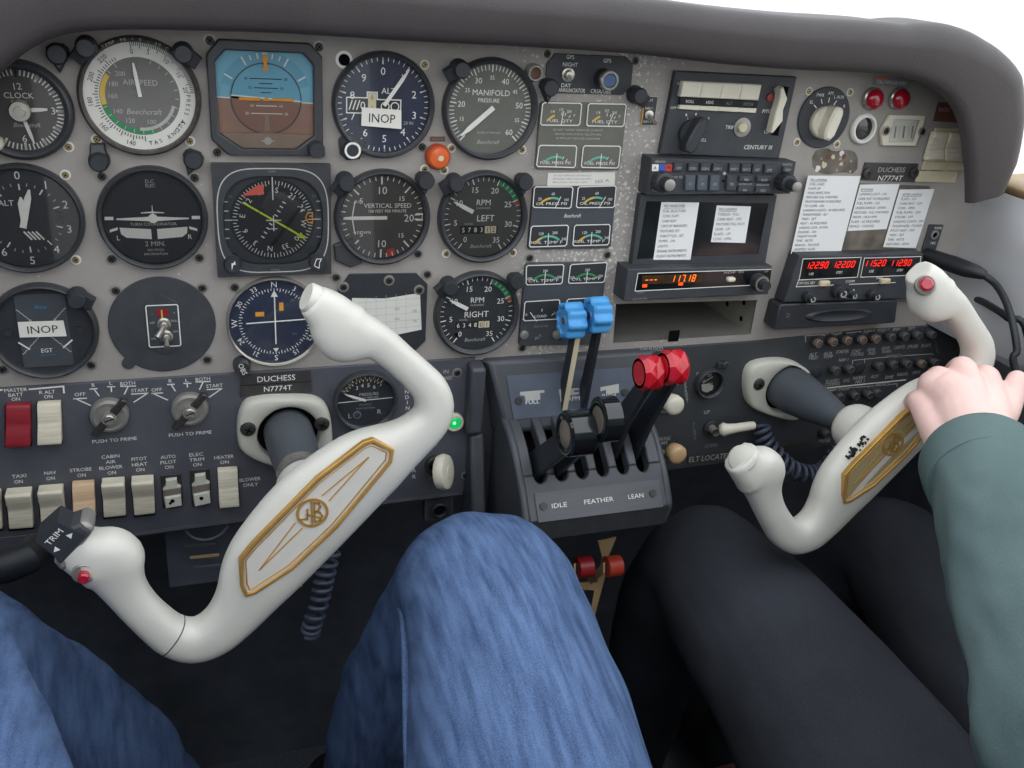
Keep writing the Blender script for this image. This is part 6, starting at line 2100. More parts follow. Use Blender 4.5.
surf_text('IDLE', XL + .0305, sm_, .0042, .0150); surf_text('FEATHER', XL + .0705, sm_, .0042, .0300); surf_text('LEAN', XL + .1090, sm_, .0042, .0160)
for x in (XL + .0150, XR - .0150):
    q = [surf(x + .0036 * math.cos(i * PI / 9), sm_ - .0005 + .0036 * math.sin(i * PI / 9), h) for h in (.0014, .0030) for i in range(18)]
    b.raw(q, [(i, (i + 1) % 18, 18 + (i + 1) % 18, 18 + i) for i in range(18)] + [tuple(range(18, 36))], 'screw')
b.build('lower_placard', ped)
# sloping upper plate with the prop and mixture legends
b = MB()
U0, U1 = (.008, -.2150), (.030, -.2790)
b.raw([(x - po.x, -d - po.y, z - po.z) for x, d, z in ((.222, U0[0], U0[1]), (.392, U0[0], U0[1]), (.383, U1[0], U1[1]), (.236, U1[0], U1[1]), (.216, 0, -.2135), (.404, 0, -.2135), (.392, .0, -.290), (.230, 0, -.290), (.236, .026, -.2835), (.383, .026, -.2835))],
      [(0, 1, 2, 3), (0, 3, 8, 7, 4), (1, 5, 6, 9, 2), (4, 5, 1, 0), (3, 2, 9, 8), (7, 8, 9, 6)], 'ped')
b.build('upper_housing', ped, bevel=.003)
ta, tb = Vector((U0[0], U0[1])), Vector((U1[0], U1[1]))
t2 = (tb - ta).normalized(); n2 = Vector((-t2.y, t2.x)); n2 = n2 if n2.x > 0 else -n2


def ups(x, s, h):
    p = ta + t2 * s + n2 * h
    return (x - po.x, -p.x - po.y, p.y - po.z)


b = MB()
pl = [(.237, .014), (.374, .014), (.370, .056), (.243, .056)]
b.raw([ups(x, s, .0003) for x, s in pl] + [ups(x, s, .0012) for x, s in pl], [(0, 1, 2, 3), (4, 5, 6, 7), (0, 1, 5, 4), (1, 2, 6, 5), (2, 3, 7, 6), (3, 0, 4, 7)], 'pedplate')


def up_text(t, xc, s, h, width, m_='white'):
    vs, fs = _text(t)
    x0, x1 = min(v[0] for v in vs), max(v[0] for v in vs)
    kx = width / (x1 - x0); k = h / .69
    b.raw([ups(xc + (v[0] - (x0 + x1) / 2) * kx, s - (v[1] - .345) * k, .0015) for v in vs], fs, m_)


up_text('FULL', .2625, .0405, .0040, .0140); up_text('HI RPM', .3015, .0405, .0040, .0200); up_text('RICH', .3430, .0405, .0040, .0140)
for xc, pts in ((.2625, [(-.0125, -.0035), (.0125, -.0035), (.0125, -.001), (.008, -.001), (.008, .0055), (-.007, .0055), (-.008, .0005), (-.0125, 0)]), (.3000, [(-.010, -.003), (.011, -.003), (.011, -.001), (.006, -.001), (.006, .0008), (.011, .001), (.011, .003), (-.009, .005)]), (.3440, [(-.010, -.002), (.010, -.004), (.010, .005), (-.004, .005), (-.004, .001), (-.010, .002)])):
    b.raw([ups(xc + x, .0335 + s, .0015) for x, s in pts], [tuple(range(len(pts)))], 'dwhite')
for x in (.2485, .3605):
    q = [ups(x + .0036 * math.cos(i * PI / 9), .0385 + .0036 * math.sin(i * PI / 9), h) for h in (.0012, .0028) for i in range(18)]
    b.raw(q, [(i, (i + 1) % 18, 18 + (i + 1) % 18, 18 + i) for i in range(18)] + [tuple(range(18, 36))], 'screw')
b.build('upper_placard', ped)
b = MB(); yz_prism(b, [(0, -.214), (.020, -.216), (.020, -.284), (.010, -.288), (0, -.288)], .2005, .2150, 'ped'); b.build('side_rail', ped, bevel=.003)
b = MB(); yz_prism(b, [(0, -.288), (.014, -.288), (.045, -.395), (.0, -.41)], .2050, .2190, 'ped'); b.build('side_rail', ped, bevel=.003)
b = MB(); yz_prism(b, [(-.004, -.216), (.001, -.216), (.001, -.40), (-.004, -.41)], .2150, .4100, 'mblack'); b.build('back_plate', ped)


# ---- levers
def lever(name, label, x, foot, knob, r, w, kind, mat, blade, thick=.0045, bends=(), kx=0.0):
    """foot and knob are (d, z)"""
    rt = thing(name, label, 'lever', (x, -foot[0], foot[1]), kind + ' levers')
    o = Vector((x, -foot[0], foot[1]))
    b = MB()
    pts = [foot] + list(bends) + [knob]
    left, right = [], []
    for i in range(len(pts)):
        a, c = Vector(pts[max(i - 1, 0)]), Vector(pts[min(i + 1, len(pts) - 1)])
        t = (c - a).normalized(); n_ = Vector((-t.y, t.x))
        wd = blade[0] + (blade[1] - blade[0]) * i / (len(pts) - 1)
        left.append(Vector(pts[i]) + n_ * wd / 2); right.append(Vector(pts[i]) - n_ * wd / 2)
    poly = left + right[::-1]
    n_ = len(poly)
    b.raw([Vector((x + s * thick / 2, -p.x, p.y)) - o for s in (-1, 1) for p in poly], [tuple(range(n_)), tuple(range(n_, 2 * n_))] + [(i, (i + 1) % n_, n_ + (i + 1) % n_, n_ + i) for i in range(n_)], 'lever')
    b.build('arm', rt, bevel=.0008)
    if 'nearer the pilot' in label and kind == 'propeller':
        b = MB()
        q0_, q1_ = Vector((x, -foot[0] - .0085, foot[1])) - o, Vector((x, -knob[0] - .0062, knob[1] - .012)) - o
        b.slab([q0_ + Vector((-.0024, 0, 0)), q0_ + Vector((.0024, 0, 0)), q1_ + Vector((.0024, 0, 0)), q1_ + Vector((-.0024, 0, 0))], .0012, 'tape', (0, 1, 0))
        b.build('worn_edge', rt)
    c = Vector((x + kx, -knob[0], knob[1])) - o
    b = MB()
    if kind == 'throttle':
        b.revolve([(r * .62, -w * .44), (r * .72, -w * .5), (r * .9, -w * .5), (r, -w * .42), (r, w * .42), (r * .9, w * .5), (r * .5, w * .5)], c, (1, 0, 0), mat, 48)
        kb = b.build('knob', rt, smooth=40)
        b = MB(); b.revolve([(r * .60, -w * .46), (r * .52, -w * .47)], c, (1, 0, 0), 'mottle', 30); b.build('knob_insert', kb)
    elif kind == 'propeller':
        f = lambda k: (lambda t: r * k * (1 + .085 * math.cos(8 * t)))
        b.revolve([(f(.70), -w * .40), (f(.74), -w * .5), (f(.90), -w * .5), (f(1), -w * .40), (f(1), w * .40), (f(.9), w * .5), (f(.3), w * .5)], c, (1, 0, 0), mat, 96)
        kb = b.build('knob', rt, smooth=40)
        b = MB(); b.revolve([(r * .70, -w * .38), (r * .60, -w * .34), (r * .30, -w * .34), (r * .24, -w * .44)], c, (1, 0, 0), mat, 30); b.revolve([(r * .2, -w * .36), (r * .2, -w * .47)], c, (1, 0, 0), 'brown', 16); b.build('knob_hub', kb)
    else:
        nf = 7
        R1, R0 = r, r * .86
        vs, fs = [], []
        st = [(-w * .5, .80, 0), (-w * .30, 1.0, 0), (w * .05, .93, .5), (w * .34, 1.0, 0), (w * .5, .80, 0)]
        for h, k, ph in st:
            for i in range(nf * 2):
                t = 2 * PI * i / (nf * 2)
                rr = r * k * (1 if (i + (1 if ph else 0)) % 2 == 0 else .945)
                vs.append((c.x + h, c.y + rr * math.cos(t), c.z + rr * math.sin(t)))
        m_ = nf * 2
        for j in range(len(st) - 1):
            for i in range(m_):
                k2_ = (i + 1) % m_
                a_, b_, c_, d_ = j * m_ + i, j * m_ + k2_, (j + 1) * m_ + k2_, (j + 1) * m_ + i
                fs += [(a_, b_, c_), (a_, c_, d_)] if (i + j) % 2 else [(a_, b_, d_), (b_, c_, d_)]
        fs += [tuple(range((len(st) - 1) * m_, len(st) * m_))]
        b.raw(vs, fs, mat)
        b.revolve([(r * .80, -w * .5), (r * .66, -w * .5), (r * .60, -w * .30), (r * .2, -w * .30)], c, (1, 0, 0), mat, 30)
        kb = b.build('knob', rt, smooth=12)
        b = MB(); b.revolve([(r * .26, -w * .31), (r * .26, -w * .42), (r * .2, -w * .44)], c, (1, 0, 0), 'screw', 18); b.build('knob_screw', kb)
    return rt


SX = [(a + c) / 2 for a, c in SLOT]
lever('throttle_lever', 'black throttle lever in the slot nearest the pilot\'s side, its round black knob lower', SX[0] - .001, (.060, -.302), (.148, -.2210), .0195, .0235, 'throttle', 'gblack', (.026, .020))
lever('throttle_lever', 'black throttle lever in the second slot, its round black knob higher', SX[1] - .003, (.064, -.300), (.160, -.2040), .0190, .0165, 'throttle', 'gblack', (.026, .020))
lever('propeller_lever', 'upright propeller lever with a scalloped blue knob, on the side nearer the pilot', SX[2] - .002, (.016, -.285), (.034, -.1665), .0165, .0185, 'propeller', 'blue', (.018, .010), .005, kx=-.0055)
lever('propeller_lever', 'upright propeller lever with a scalloped blue knob, on the side nearer the red knobs', SX[3] - .003, (.018, -.285), (.040, -.1600), .0165, .0185, 'propeller', 'blue', (.018, .010), .005, kx=-.0035)
lever('mixture_lever', 'mixture lever with a faceted red knob, next to the blue knobs', SX[4] - .000, (.048, -.296), (.108, -.1900), .0165, .0200, 'mixture', 'red', (.030, .014), .005, [(.070, -.248)], kx=-.0040)
lever('mixture_lever', 'mixture lever with a faceted red knob, the one farther from the blue knobs', SX[5] - .001, (.052, -.297), (.115, -.1830), .0165, .0200, 'mixture', 'red', (.030, .014), .005, [(.076, -.248)], kx=-.0055)

# ---- cowl flap controls below the pedestal
c0 = P(584, 568, .075)
for u, m_, lab in ((584, 'dred', 'dark red round knob of the cowl flap lever under the pedestal, partly behind the knee'), (613, 'rust', 'orange-red round knob of the cowl flap lever under the pedestal')):
    c = P(u, 567 if u < 600 else 566, .075)
    rt = thing('cowl_flap_lever', lab, 'lever', c, 'cowl flap levers')
    b = MB(); b.revolve([(.0085, -.0085), (.0108, -.0075), (.0108, .0075), (.0085, .0085)], (0, 0, 0), (1, 0, 0), m_, 34); b.revolve([(.0050, -.0088), (.0050, .0088)], (0, 0, 0), (1, 0, 0), 'mblack', 18); b.build('knob', rt, smooth=40)
    b = MB()
    e0, e1 = Vector((-.0105, .0, .001)), Vector((-.011, .045, -.060))
    b.slab([e0 + Vector((0, 0, .005)), e0 + Vector((0, -.003, -.006)), e1 + Vector((0, -.003, -.003)), e1 + Vector((0, 0, .004))], .002, 'tan', (1, 0, 0)); b.build('arm', rt)
b = MB(); m0 = P(604, 560, .052)
o3 = [P(u, v, .052) - m0 for u, v in ((598, 541), (616, 537), (608, 556), (606, 572), (601, 590), (594, 617), (589, 617), (594, 590), (574, 588), (573, 583), (597, 582), (600, 570), (602, 557))]
b.slab(o3, .002, 'tan')
tag(b.build('lever_bracket', None, m0), 'thin beige metal bracket between the two small red knobs under the pedestal', 'bracket')


# ================================================================ control wheels
TILT = rad(4.5)
YN = Vector((0, -math.cos(TILT), math.sin(TILT)))      # along the shaft towards the pilot
YX = Vector((1, 0, 0))
YZ = Vector((0, math.sin(TILT), math.cos(TILT)))
A45 = rad(45)
YU = YX * math.cos(A45) + YZ * math.sin(A45)            # along the bar (both wheels are turned left by 45 degrees)
YV = -YX * math.sin(A45) + YZ * math.cos(A45)           # towards the grips


def fuse(mb, name, voxel, it, parent=None, loc=None, noise=None, smooth=60, keep=True):
    """join the shapes of mb into one continuous skin"""
    me = bpy.data.meshes.new('tmp')
    me.from_pydata(mb.v, [], mb.f)
    bm = bmesh.new(); bm.from_mesh(me); bmesh.ops.recalc_face_normals(bm, faces=bm.faces); bm.to_mesh(me); bm.free()
    ob = bpy.data.objects.new('tmp', me); COL.objects.link(ob)
    m = ob.modifiers.new('r', 'REMESH'); m.mode = 'VOXEL'; m.voxel_size = voxel; m.use_smooth_shade = True
    if it:
        s = ob.modifiers.new('s', 'SMOOTH'); s.factor = .5; s.iterations = it
    dg = bpy.context.evaluated_depsgraph_get()
    ev = ob.evaluated_get(dg)
    out = bpy.data.meshes.new_from_object(ev)
    bpy.data.objects.remove(ob)
    bpy.data.meshes.remove(me)
    out.name = name
    if noise:
        out.update()
        ns = [v.normal.copy() for v in out.vertices]
        for v, n in zip(out.vertices, ns):
            v.co += n * noise(v.co)
    out.materials.clear()
    for mm in mb.mats:
        out.materials.append(mm)
    out.polygons.foreach_set('material_index', [0] * len(out.polygons))
    out.polygons.foreach_set('use_smooth', [True] * len(out.polygons))
    out.update()
    o = bpy.data.objects.new(name, out); COL.objects.link(o)
    if parent:
        o.parent = parent
    if loc is not None:
        o.location = loc
    return o


STN = [(-122, 115, 16, 14), (-122, 106, 17.5, 15), (-121, 98, 20, 16.5), (-119, 90, 23.5, 17.5), (-118.5, 82, 24.0, 17), (-123.5, 73, 19.5, 15.5), (-130, 60, 15.5, 14), (-136, 42, 14, 14), (-140, 22, 14.5, 14.5), (-141, 8, 15.5, 15), (-136, -7, 17, 15.5), (-123, -15, 18, 16),
       (-106, -16.5, 19.5, 16), (-87, -14, 23.5, 16.5), (-67, -9, 30, 17), (-44, -5, 34, 17), (0, -3, 36, 17), (40, -6, 32.5, 17), (62, -11, 28, 17), (80, -16, 21, 16), (96, -19, 17, 15), (110, -19, 15.5, 14.5),
       (121, -13, 15, 14), (127.5, -1, 14, 13.5), (129, 14, 12.8, 13), (129, 32, 12.4, 13), (128.5, 48, 13, 13), (126.3, 60, 14.5, 14.5), (121, 70, 19.5, 16), (117.3, 78, 22.5, 17), (117.5, 87, 20.5, 16.5), (119, 96, 17.2, 15.5), (119, 104, 14.5, 14), (118.5, 111.5, 12, 12)]


def ring_pts(st, nrm, e=2.5, seg=28, k=1.0):
    U, V, hw, hd = [q / 1000 for q in st]
    o = []
    for i in range(seg):
        t = 2 * PI * i / seg
        c, s = math.cos(t), math.sin(t)
        a = hw * k * math.copysign(abs(c) ** (2 / e), c)
        d = hd * k * math.copysign(abs(s) ** (2 / e), s)
        o.append((U + nrm[0] * a, V + nrm[1] * a, d))
    return o


def wheel(root, P0, T, short=False):
    """body of one control wheel; P0 = centre of the panel collar, T = distance of the wheel along the shaft"""
    Q = Vector(P0) + YN * T
    W = lambda U, V, N: Q + YU * U + YV * V + YN * N - root.location
    stn = [(-30 + (u + 30) * .84, v * .94 if v > 0 else v, h, d) if short and u < -30 else (u, v, h, d) for u, v, h, d in STN]
    st = cr(stn, 3)
    b = MB()
    rings = []
    for i in range(len(st)):
        a, c = Vector(st[max(i - 1, 0)][:2]), Vector(st[min(i + 1, len(st) - 1)][:2])
        t = (c - a).normalized()
        rings.append(ring_pts(st[i], (-t.y, t.x)))
    seg = len(rings[0])
    vs = [W(*p) for r in rings for p in r]
    fs = [(i * seg + k, i * seg + (k + 1) % seg, (i + 1) * seg + (k + 1) % seg, (i + 1) * seg + k) for i in range(len(rings) - 1) for k in range(seg)]
    fs += [tuple(range(seg)), tuple((len(rings) - 1) * seg + k for k in range(seg))]
    b.raw(vs, fs, 'yoke')
    # hub behind the bar
    b.revolve([(.014, -.050), (.021, -.047), (.0240, -.040), (.0250, -.028), (.0250, -.004)], W(0, -.002, 0), YN, 'yoke', 32)
    body = fuse(b, 'wheel_body', .0021, 5, root)
    return Q, W, body


def yprism(b, W, poly, n0, n1, mat):
    k = len(poly)
    b.raw([W(u, v, n0) for u, v in poly] + [W(u, v, n1) for u, v in poly], [tuple(range(k)), tuple(range(k, 2 * k))] + [(i, (i + 1) % k, k + (i + 1) % k, k + i) for i in range(k)], mat)


def yring(b, W, outer, inner, n0, n1, mat):
    k = len(outer)
    rs = [[W(u, v, n0) for u, v in outer], [W(u, v, n1) for u, v in outer], [W(u, v, n1) for u, v in inner], [W(u, v, n0) for u, v in inner]]
    b.raw([p for r in rs for p in r], [(a * k + i, a * k + (i + 1) % k, ((a + 1) % 4) * k + (i + 1) % k, ((a + 1) % 4) * k + i) for a in range(4) for i in range(k)], mat)


def ylines(b, W, pts, w, n, mat):
    for p, q in zip(pts[:-1], pts[1:]):
        a, c = Vector(p), Vector(q)
        t = (c - a).normalized() * w / 2
        s = Vector((-t.y, t.x))
        yprism(b, W, [tuple(a - t + s), tuple(c + t + s), tuple(c + t - s), tuple(a - t - s)], n - .0006, n, mat)


INL0 = [(-.076, -.004), (-.072, .004), (-.057, .019), (-.042, .0205), (.025, .0205), (.067, .014), (.073, .0105), (.0765, -.006), (.069, -.0115), (.005, -.0175), (-.040, -.0155), (-.071, -.0075)]


def inlay(root, W, fill, trim, line, sh=1.0):
    INL = [(u * (sh if u < 0 else 1), v) for u, v in INL0]
    N0, N1 = .0130, .0185
    b = MB(); yprism(b, W, inset(INL, .0025), N0, N1 - .0016, fill)
    lines = [[(.061, .0045), (.018, .0095)], [(.061, .0045), (.018, .0025)], [(-.055 * sh, .0035), (-.011, .0095)], [(-.055 * sh, .0035), (-.011, .0025)]]
    for l_ in lines:
        ylines(b, W, [(x, z - .001) for x, z in l_], .0010, N1 - .0012, line)
    f = b.build('inlay_plate', root)
    b = MB(); yring(b, W, inset(INL, -.0015), inset(INL, .0012), N0, N1, trim); yring(b, W, inset(INL, .0030), inset(INL, .0041), N0, N1 - .0010, trim); b.build('inlay_border', root, bevel=.0005)
    # round monogram: ring with a B and a stem
    b = MB()
    c = (.003, .0045)
    yring(b, W, [(c[0] + .0118 * math.cos(t), c[1] + .0118 * math.sin(t)) for t in [i * PI / 20 for i in range(40)]], [(c[0] + .0098 * math.cos(t), c[1] + .0098 * math.sin(t)) for t in [i * PI / 20 for i in range(40)]], N1 - .0018, N1 - .0006, trim)
    ca, sa = math.cos(-A45), math.sin(-A45)

    def g(x, z):
        return (c[0] + x * ca - z * sa, c[1] + x * sa + z * ca)
    for pts in ([(-.0005, .0088), (-.0005, -.0088)], [(.0015, .0080), (.0048, .0072), (.0058, .0045), (.0045, .0015), (.0015, .0008)], [(.0015, .0008), (.0055, -.0005), (.0070, -.0035), (.0055, -.0068), (.0015, -.0078)], [(-.0035, -.0012), (.0060, -.0050)], [(-.0085, -.0045), (-.0040, -.0045), (-.0035, .0030)], [(.0015, .0080), (.0015, -.0078)]):
        ylines(b, W, [g(x, z) for x, z in pts], .0014, N1 - .0006, trim)
    b.build('monogram', f)


def shaft(root, P0, T, r0, r1):
    P0 = Vector(P0)
    b = MB()
    pts = [P0 + YN * t - root.location for t in (.0085, .03, .06, T - .070, T - .047)]
    b.tube(pts, [r0, r0, r0 * .72 + r1 * .28, r0 * .3 + r1 * .7, r1], 'shaft', 36); b.build('control_shaft', root, smooth=60)
    b = MB(); p = P0 + YN * (T - .060) - root.location
    b.tube([p + YN * t for t in (-.004, .008)], [r1 + .0012] * 2, 'chrome', 30); b.tube([p + YX * .4 * r1 - YZ * (r1 * .9) + Vector((0, 0, 0)), p + YX * .45 * r1 - YZ * (r1 + .006)], .0035, 'chrome', 14); b.build('shaft_clamp', root)


PL0 = Vector((*[P(287, 428).x], 0, P(287, 428).z))
PR0 = P(781, 384)
WT = .160
ykL = thing('control_wheel', 'white control wheel before the blue jeans, with white inlay and trim switch', 'control wheel', PL0 + YN * WT, 'control wheels')
Q, W, body = wheel(ykL, PL0, WT)
WL = W
inlay(ykL, W, 'plate', 'gold', 'goldp')
shaft(ykL, PL0, WT, .0215, .0180)
# trim switch on the lower left grip
b = MB()
W0_ = W
W = lambda u, v, n: W0_(u + .001, v - .0065, n)
hx = [(-.1375, .112), (-.1375, .1180), (-.128, .1290), (-.110, .1310), (-.0985, .1270), (-.0985, .118)]
yprism(b, W, hx, -.0125, .0135, 'steel'); b.build('trim_housing', ykL, bevel=.003)
b = MB(); yprism(b, W, [(-.134, .118), (-.128, .1310), (-.110, .1330), (-.1010, .1280), (-.102, .118)], -.0105, .0150, 'mblack')
b.build('trim_bezel', ykL, bevel=.002)
b = MB()
sw = [(-.1300, .1225), (-.1270, .1425), (-.1080, .1410), (-.1060, .1215)]
yprism(b, W, sw, -.009, .0165, 'black')
vs, fs = _text('TRIM')
x0, x1 = min(v[0] for v in vs), max(v[0] for v in vs)
b.raw([W(-.1178 + (v[0] - (x0 + x1) / 2) * .0064, .1355 + (v[1] - .345) * .0062, .0169) for v in vs], fs, 'white')
for x, s in ((-.1105, 1), (-.1250, -1)):
    b.raw([W(x - s * .002, .1262, .0169), W(x - s * .002, .1306, .0169), W(x + s * .002, .1284, .0169)], [(0, 1, 2)], 'white')
b.build('trim_switch', ykL, bevel=.0012)
W = W0_
b = MB(); c = (-.1285, .0960)
o_ = W(c[0], c[1], .0120)
b.revolve([(.0078, 0), (.0078, .0040), (.0066, .0048), (.0052, .0036)], o_, YN, 'steel', 26); bt_ = b.build('push_button_ring', ykL)
b = MB(); b.revolve([(.0040, .003), (.0040, .0090), (.0030, .0102)], o_ + YU * -.0005 + YV * -.001, YN, 'redlens', 20); b.build('push_button', bt_)
# moulding seams
st = cr(STN, 3)


def seam(root, W, i, mat='ink', k=1.0):
    a, c = Vector(st[i - 1][:2]), Vector(st[i + 1][:2])
    t = (c - a).normalized()
    r = ring_pts(st[i], (-t.y, t.x), 2.5, 36, k)
    b = MB(); b.tube([W(*p) for p in r + r[:1]], .00055, mat, 6, cap=False); b.build('moulding_seam', root)


seam(ykL, W, 27, 'ink', .985)
b = MB(); e_ = W(.1185, .1135, 0.0); ax_ = (YV * .93 - YU * .30 + YN * .1); b.revolve([(.0108, -.004), (.0108, .0015), (.0096, .0030)], e_, ax_, 'yoke', 28); b.build('grip_end_cap', ykL, smooth=50)

ykR = thing('control_wheel', 'white control wheel held by the hand, with a champagne coloured inlay and red button', 'control wheel', PR0 + YN * WT, 'control wheels')
Q, W, body = wheel(ykR, PR0, WT, True)
WR = W
inlay(ykR, W, 'goldplate', 'gold', 'goldp', .86)
shaft(ykR, PR0, WT, .0242, .0105)
b = MB(); o_ = W(.1110, .106, .0120); ax_ = (YN * .80 + YV * .6)
b.revolve([(.0088, -.003), (.0088, .0022), (.0074, .0034), (.0060, .0024)], o_, ax_, 'steel', 28); bt_ = b.build('push_button_ring', ykR)
b = MB(); b.revolve([(.0058, .000), (.0058, .0050), (.0044, .0062)], o_, ax_, 'redlens', 24); b.build('push_button', bt_)
b = MB(); e_ = W(-.1075, .1075, .004); ax_ = (YV * .80 + YN * .55 - YU * .1); b.revolve([(.0125, -.006), (.0125, .0018), (.0112, .0030)], e_, ax_, 'collar', 30); b.build('grip_end_cap', ykR, smooth=50)
b = MB(); random.seed(5)
for k in range(26):
    u, v = -.022 + random.gauss(0, .008), .0262 + random.gauss(0, .0016)
    r = random.uniform(.0006, .0019)
    yprism(b, W, [(u + r * random.uniform(.5, 1.3) * math.cos(t), v + r * random.uniform(.5, 1.3) * math.sin(t)) for t in [i * PI / 3.5 for i in range(7)]], .0085, .0130 - max(0, v - .0262) * .9, 'ink2')
b.build('paint_chips', ykR)


# ---- shaft collars on the panel
def collar(label, P0, pts, scr):
    o = (P0.x, P0.z)
    rt = thing('shaft_collar', label, 'collar', (P0.x, -SD - .0003, P0.z), 'shaft collars')
    b = MB()
    q = [(at(u, v, SD + .006)[0] - o[0], at(u, v, SD + .006)[1] - o[1]) for u, v in pts]
    q = smooth_poly(q, 2)
    n = 64
    ang = [2 * PI * i / n for i in range(n)]
    outer = []
    for t in ang:   # radial resample of the outline
        best = .03
        for i in range(len(q)):
            p1, p2 = Vector(q[i]), Vector(q[(i + 1) % len(q)])
            dx, dz = math.cos(t), math.sin(t)
            e = p2 - p1
            det = dx * (-e.y) + e.x * dz
            if abs(det) < 1e-12:
                continue
            rr = (p1.x * (-e.y) + e.x * p1.y) / det
            ss = (dx * p1.y - dz * p1.x) / det
            if rr > 0 and 0 <= ss <= 1:
                best = rr
        outer.append((best * math.cos(t), best * math.sin(t)))
    rh = .0272
    inner = [(rh * math.cos(t), rh * math.sin(t)) for t in ang]
    k = lambda f, d: [(x * f, z * f, d) for x, z in outer]
    rings = [k(1, 0), k(1, .006), k(.965, .0105), k(.91, .0122), [(x * 1.06, z * 1.06, .0112) for x, z in inner], [(x, z, .009) for x, z in inner], [(x, z, 0) for x, z in inner]]
    b.add([p for r in rings for p in r], [(j * n + i, j * n + (i + 1) % n, (j + 1) * n + (i + 1) % n, (j + 1) * n + i) for j in range(6) for i in range(n)], 'collar')
    b.build('collar_plate', rt, smooth=60)
    b = MB(); b.lathe([(rh, .0002), (rh - .001, .0009)], 'void', seg=40, cap1=True); b.build('dark_opening', rt)
    for u, v in scr:
        c = at(u, v, SD + .012)
        b = MB(); b.lathe([(.0068, .0112), (.0068, .0125), (.0056, .0145), (.0020, .0152)], 'screw', (c[0] - o[0], c[1] - o[1]), 24, cap1=True)
        b.tick(30, -.0034, .0034, .0012, .0154, 'void', (c[0] - o[0], c[1] - o[1])); b.tick(120, -.0034, .0034, .0012, .0154, 'void', (c[0] - o[0], c[1] - o[1])); b.build('screw', rt)


collar('off-white collar plate round the pilot\'s control shaft, under the name strips', PL0, [(241, 407), (247, 399), (268, 395.5), (300, 395.5), (318, 397.5), (329, 407), (332.5, 432), (332.5, 452), (325, 463), (290, 467), (266, 464), (241, 452), (237, 440), (237, 420)], ((248, 429), (322, 424)))
kD = K(640, 330, 0.1953125)
collar('off-white collar plate round the control shaft beside the circuit breakers', PR0, [kD(548, 195), kD(572, 168), kD(650, 148), kD(760, 148), kD(840, 185), kD(875, 240), kD(890, 330), kD(815, 462), kD(730, 455), kD(640, 430), kD(560, 395), kD(536, 330), kD(534, 240)], (kD(608, 277), kD(848, 248)))


# ---- coiled cords
def coil(name, label, path, r, turns, wire, mat='cord', lead=()):
    o = Vector(path[0])
    rt = thing(name, label, 'cord', o)
    pts = [Vector(p) for p in cr([tuple(p) for p in path], 30)]
    n = turns * 14
    out = []
    nn = None
    for i in range(n + 1):
        f = i / n * (len(pts) - 1)
        j = min(int(f), len(pts) - 2)
        c = pts[j].lerp(pts[j + 1], f - j)
        t = (pts[min(j + 2, len(pts) - 1)] - pts[max(j - 1, 0)]).normalized()
        if nn is None:
            nn = t.orthogonal().normalized()
        nn = (nn - t * nn.dot(t)).normalized()
        a = 2 * PI * turns * i / n
        out.append(c + nn * (r * math.cos(a)) + t.cross(nn) * (r * math.sin(a)) - o)
    b = MB(); b.tube([Vector(p) - o for p in lead] + out, wire, mat, 8); b.build('coil', rt)
    return rt


coil('coiled_cord', 'dark coiled cord hanging behind the pilot\'s control wheel beside the knee', [P(334, 536, .03), P(329, 560, .04), P(324, 580, .045), P(320, 600, .05), P(313, 622, .055), P(310, 634, .055)], .0078, 12, .0021, lead=[P(338, 520, .01), P(336, 530, .02)])
coil('coiled_cord', 'dark coiled cord sagging under the right control shaft', [P(760, 424, .012), P(765, 440, .02), P(776, 455, .03), P(790, 468, .036), P(808, 474, .04), P(824, 470, .044), P(836, 456, .05), P(846, 440, .055)], .0085, 17, .0023)
b = MB(); w0 = P(326, 552, .09)
b.tube([P(326, 546, .05) - w0, P(324, 554, .055) - w0, P(318, 560, .05) - w0], .0022, 'redm', 8); tag(b.build('loose_wire', None, w0), 'short red wire behind the pilot\'s control wheel beside the coiled cord', 'wire')
b = MB(); w0 = P(300, 572, .06)
b.tube([Vector(p) - w0 for p in cr([tuple(P(302, 570, .06)), tuple(P(299, 576, .062)), tuple(P(301, 586, .06))], 4)], .0014, 'lime', 8); tag(b.build('loose_wire', None, w0), 'tiny yellow wire end under the pilot\'s control wheel', 'wire')
# cables and duct under the switch panel
b = MB(); w0 = P(20, 560, .03)
b.tube([Vector(p) - w0 for p in (P(-40, 572, .05), P(8, 566, .05), P(28, 558, .05), P(36, 548, .03))], [.014, .014, .0135, .012], 'rubber', 18); tag(b.build('cabin_air_hose', None, w0), 'thick black hose under the left end of the switch panel', 'hose')
w0 = P(215, 545, -.03)
rt = thing('air_vent_box', 'dark slotted duct box in the shadow under the switch panel', 'vent', w0)
b = MB()
for i, (u0, u1, v, m_) in enumerate(((184, 216, 546, 'ink'), (190, 219, 557, 'tan'), (194, 222, 567, 'ink'))):
    b.slab([P(u0, v, -.02) - w0, P(u1, v - 3, -.02) - w0, P(u1, v - 1.6, -.02) - w0, P(u0, v + 1.4, -.02) - w0], .003, m_)
b.build('slat', rt)
b = MB(); b.box((0.0, .06, -.015), (.09, .10, .07), 'dark'); b.build('duct_body', rt)
b = MB(); w0 = P(205, 535, .0)
b.tube([Vector(p) - w0 for p in cr([tuple(P(184, 529, .0)), tuple(P(192, 537, .0)), tuple(P(206, 540, .0)), tuple(P(220, 535, .0)), tuple(P(228, 526, .0))], 5)], .0012, 'ink', 6); tag(b.build('hanging_wire', None, w0), 'thin grey wire drooping below the switch panel lip', 'wire')
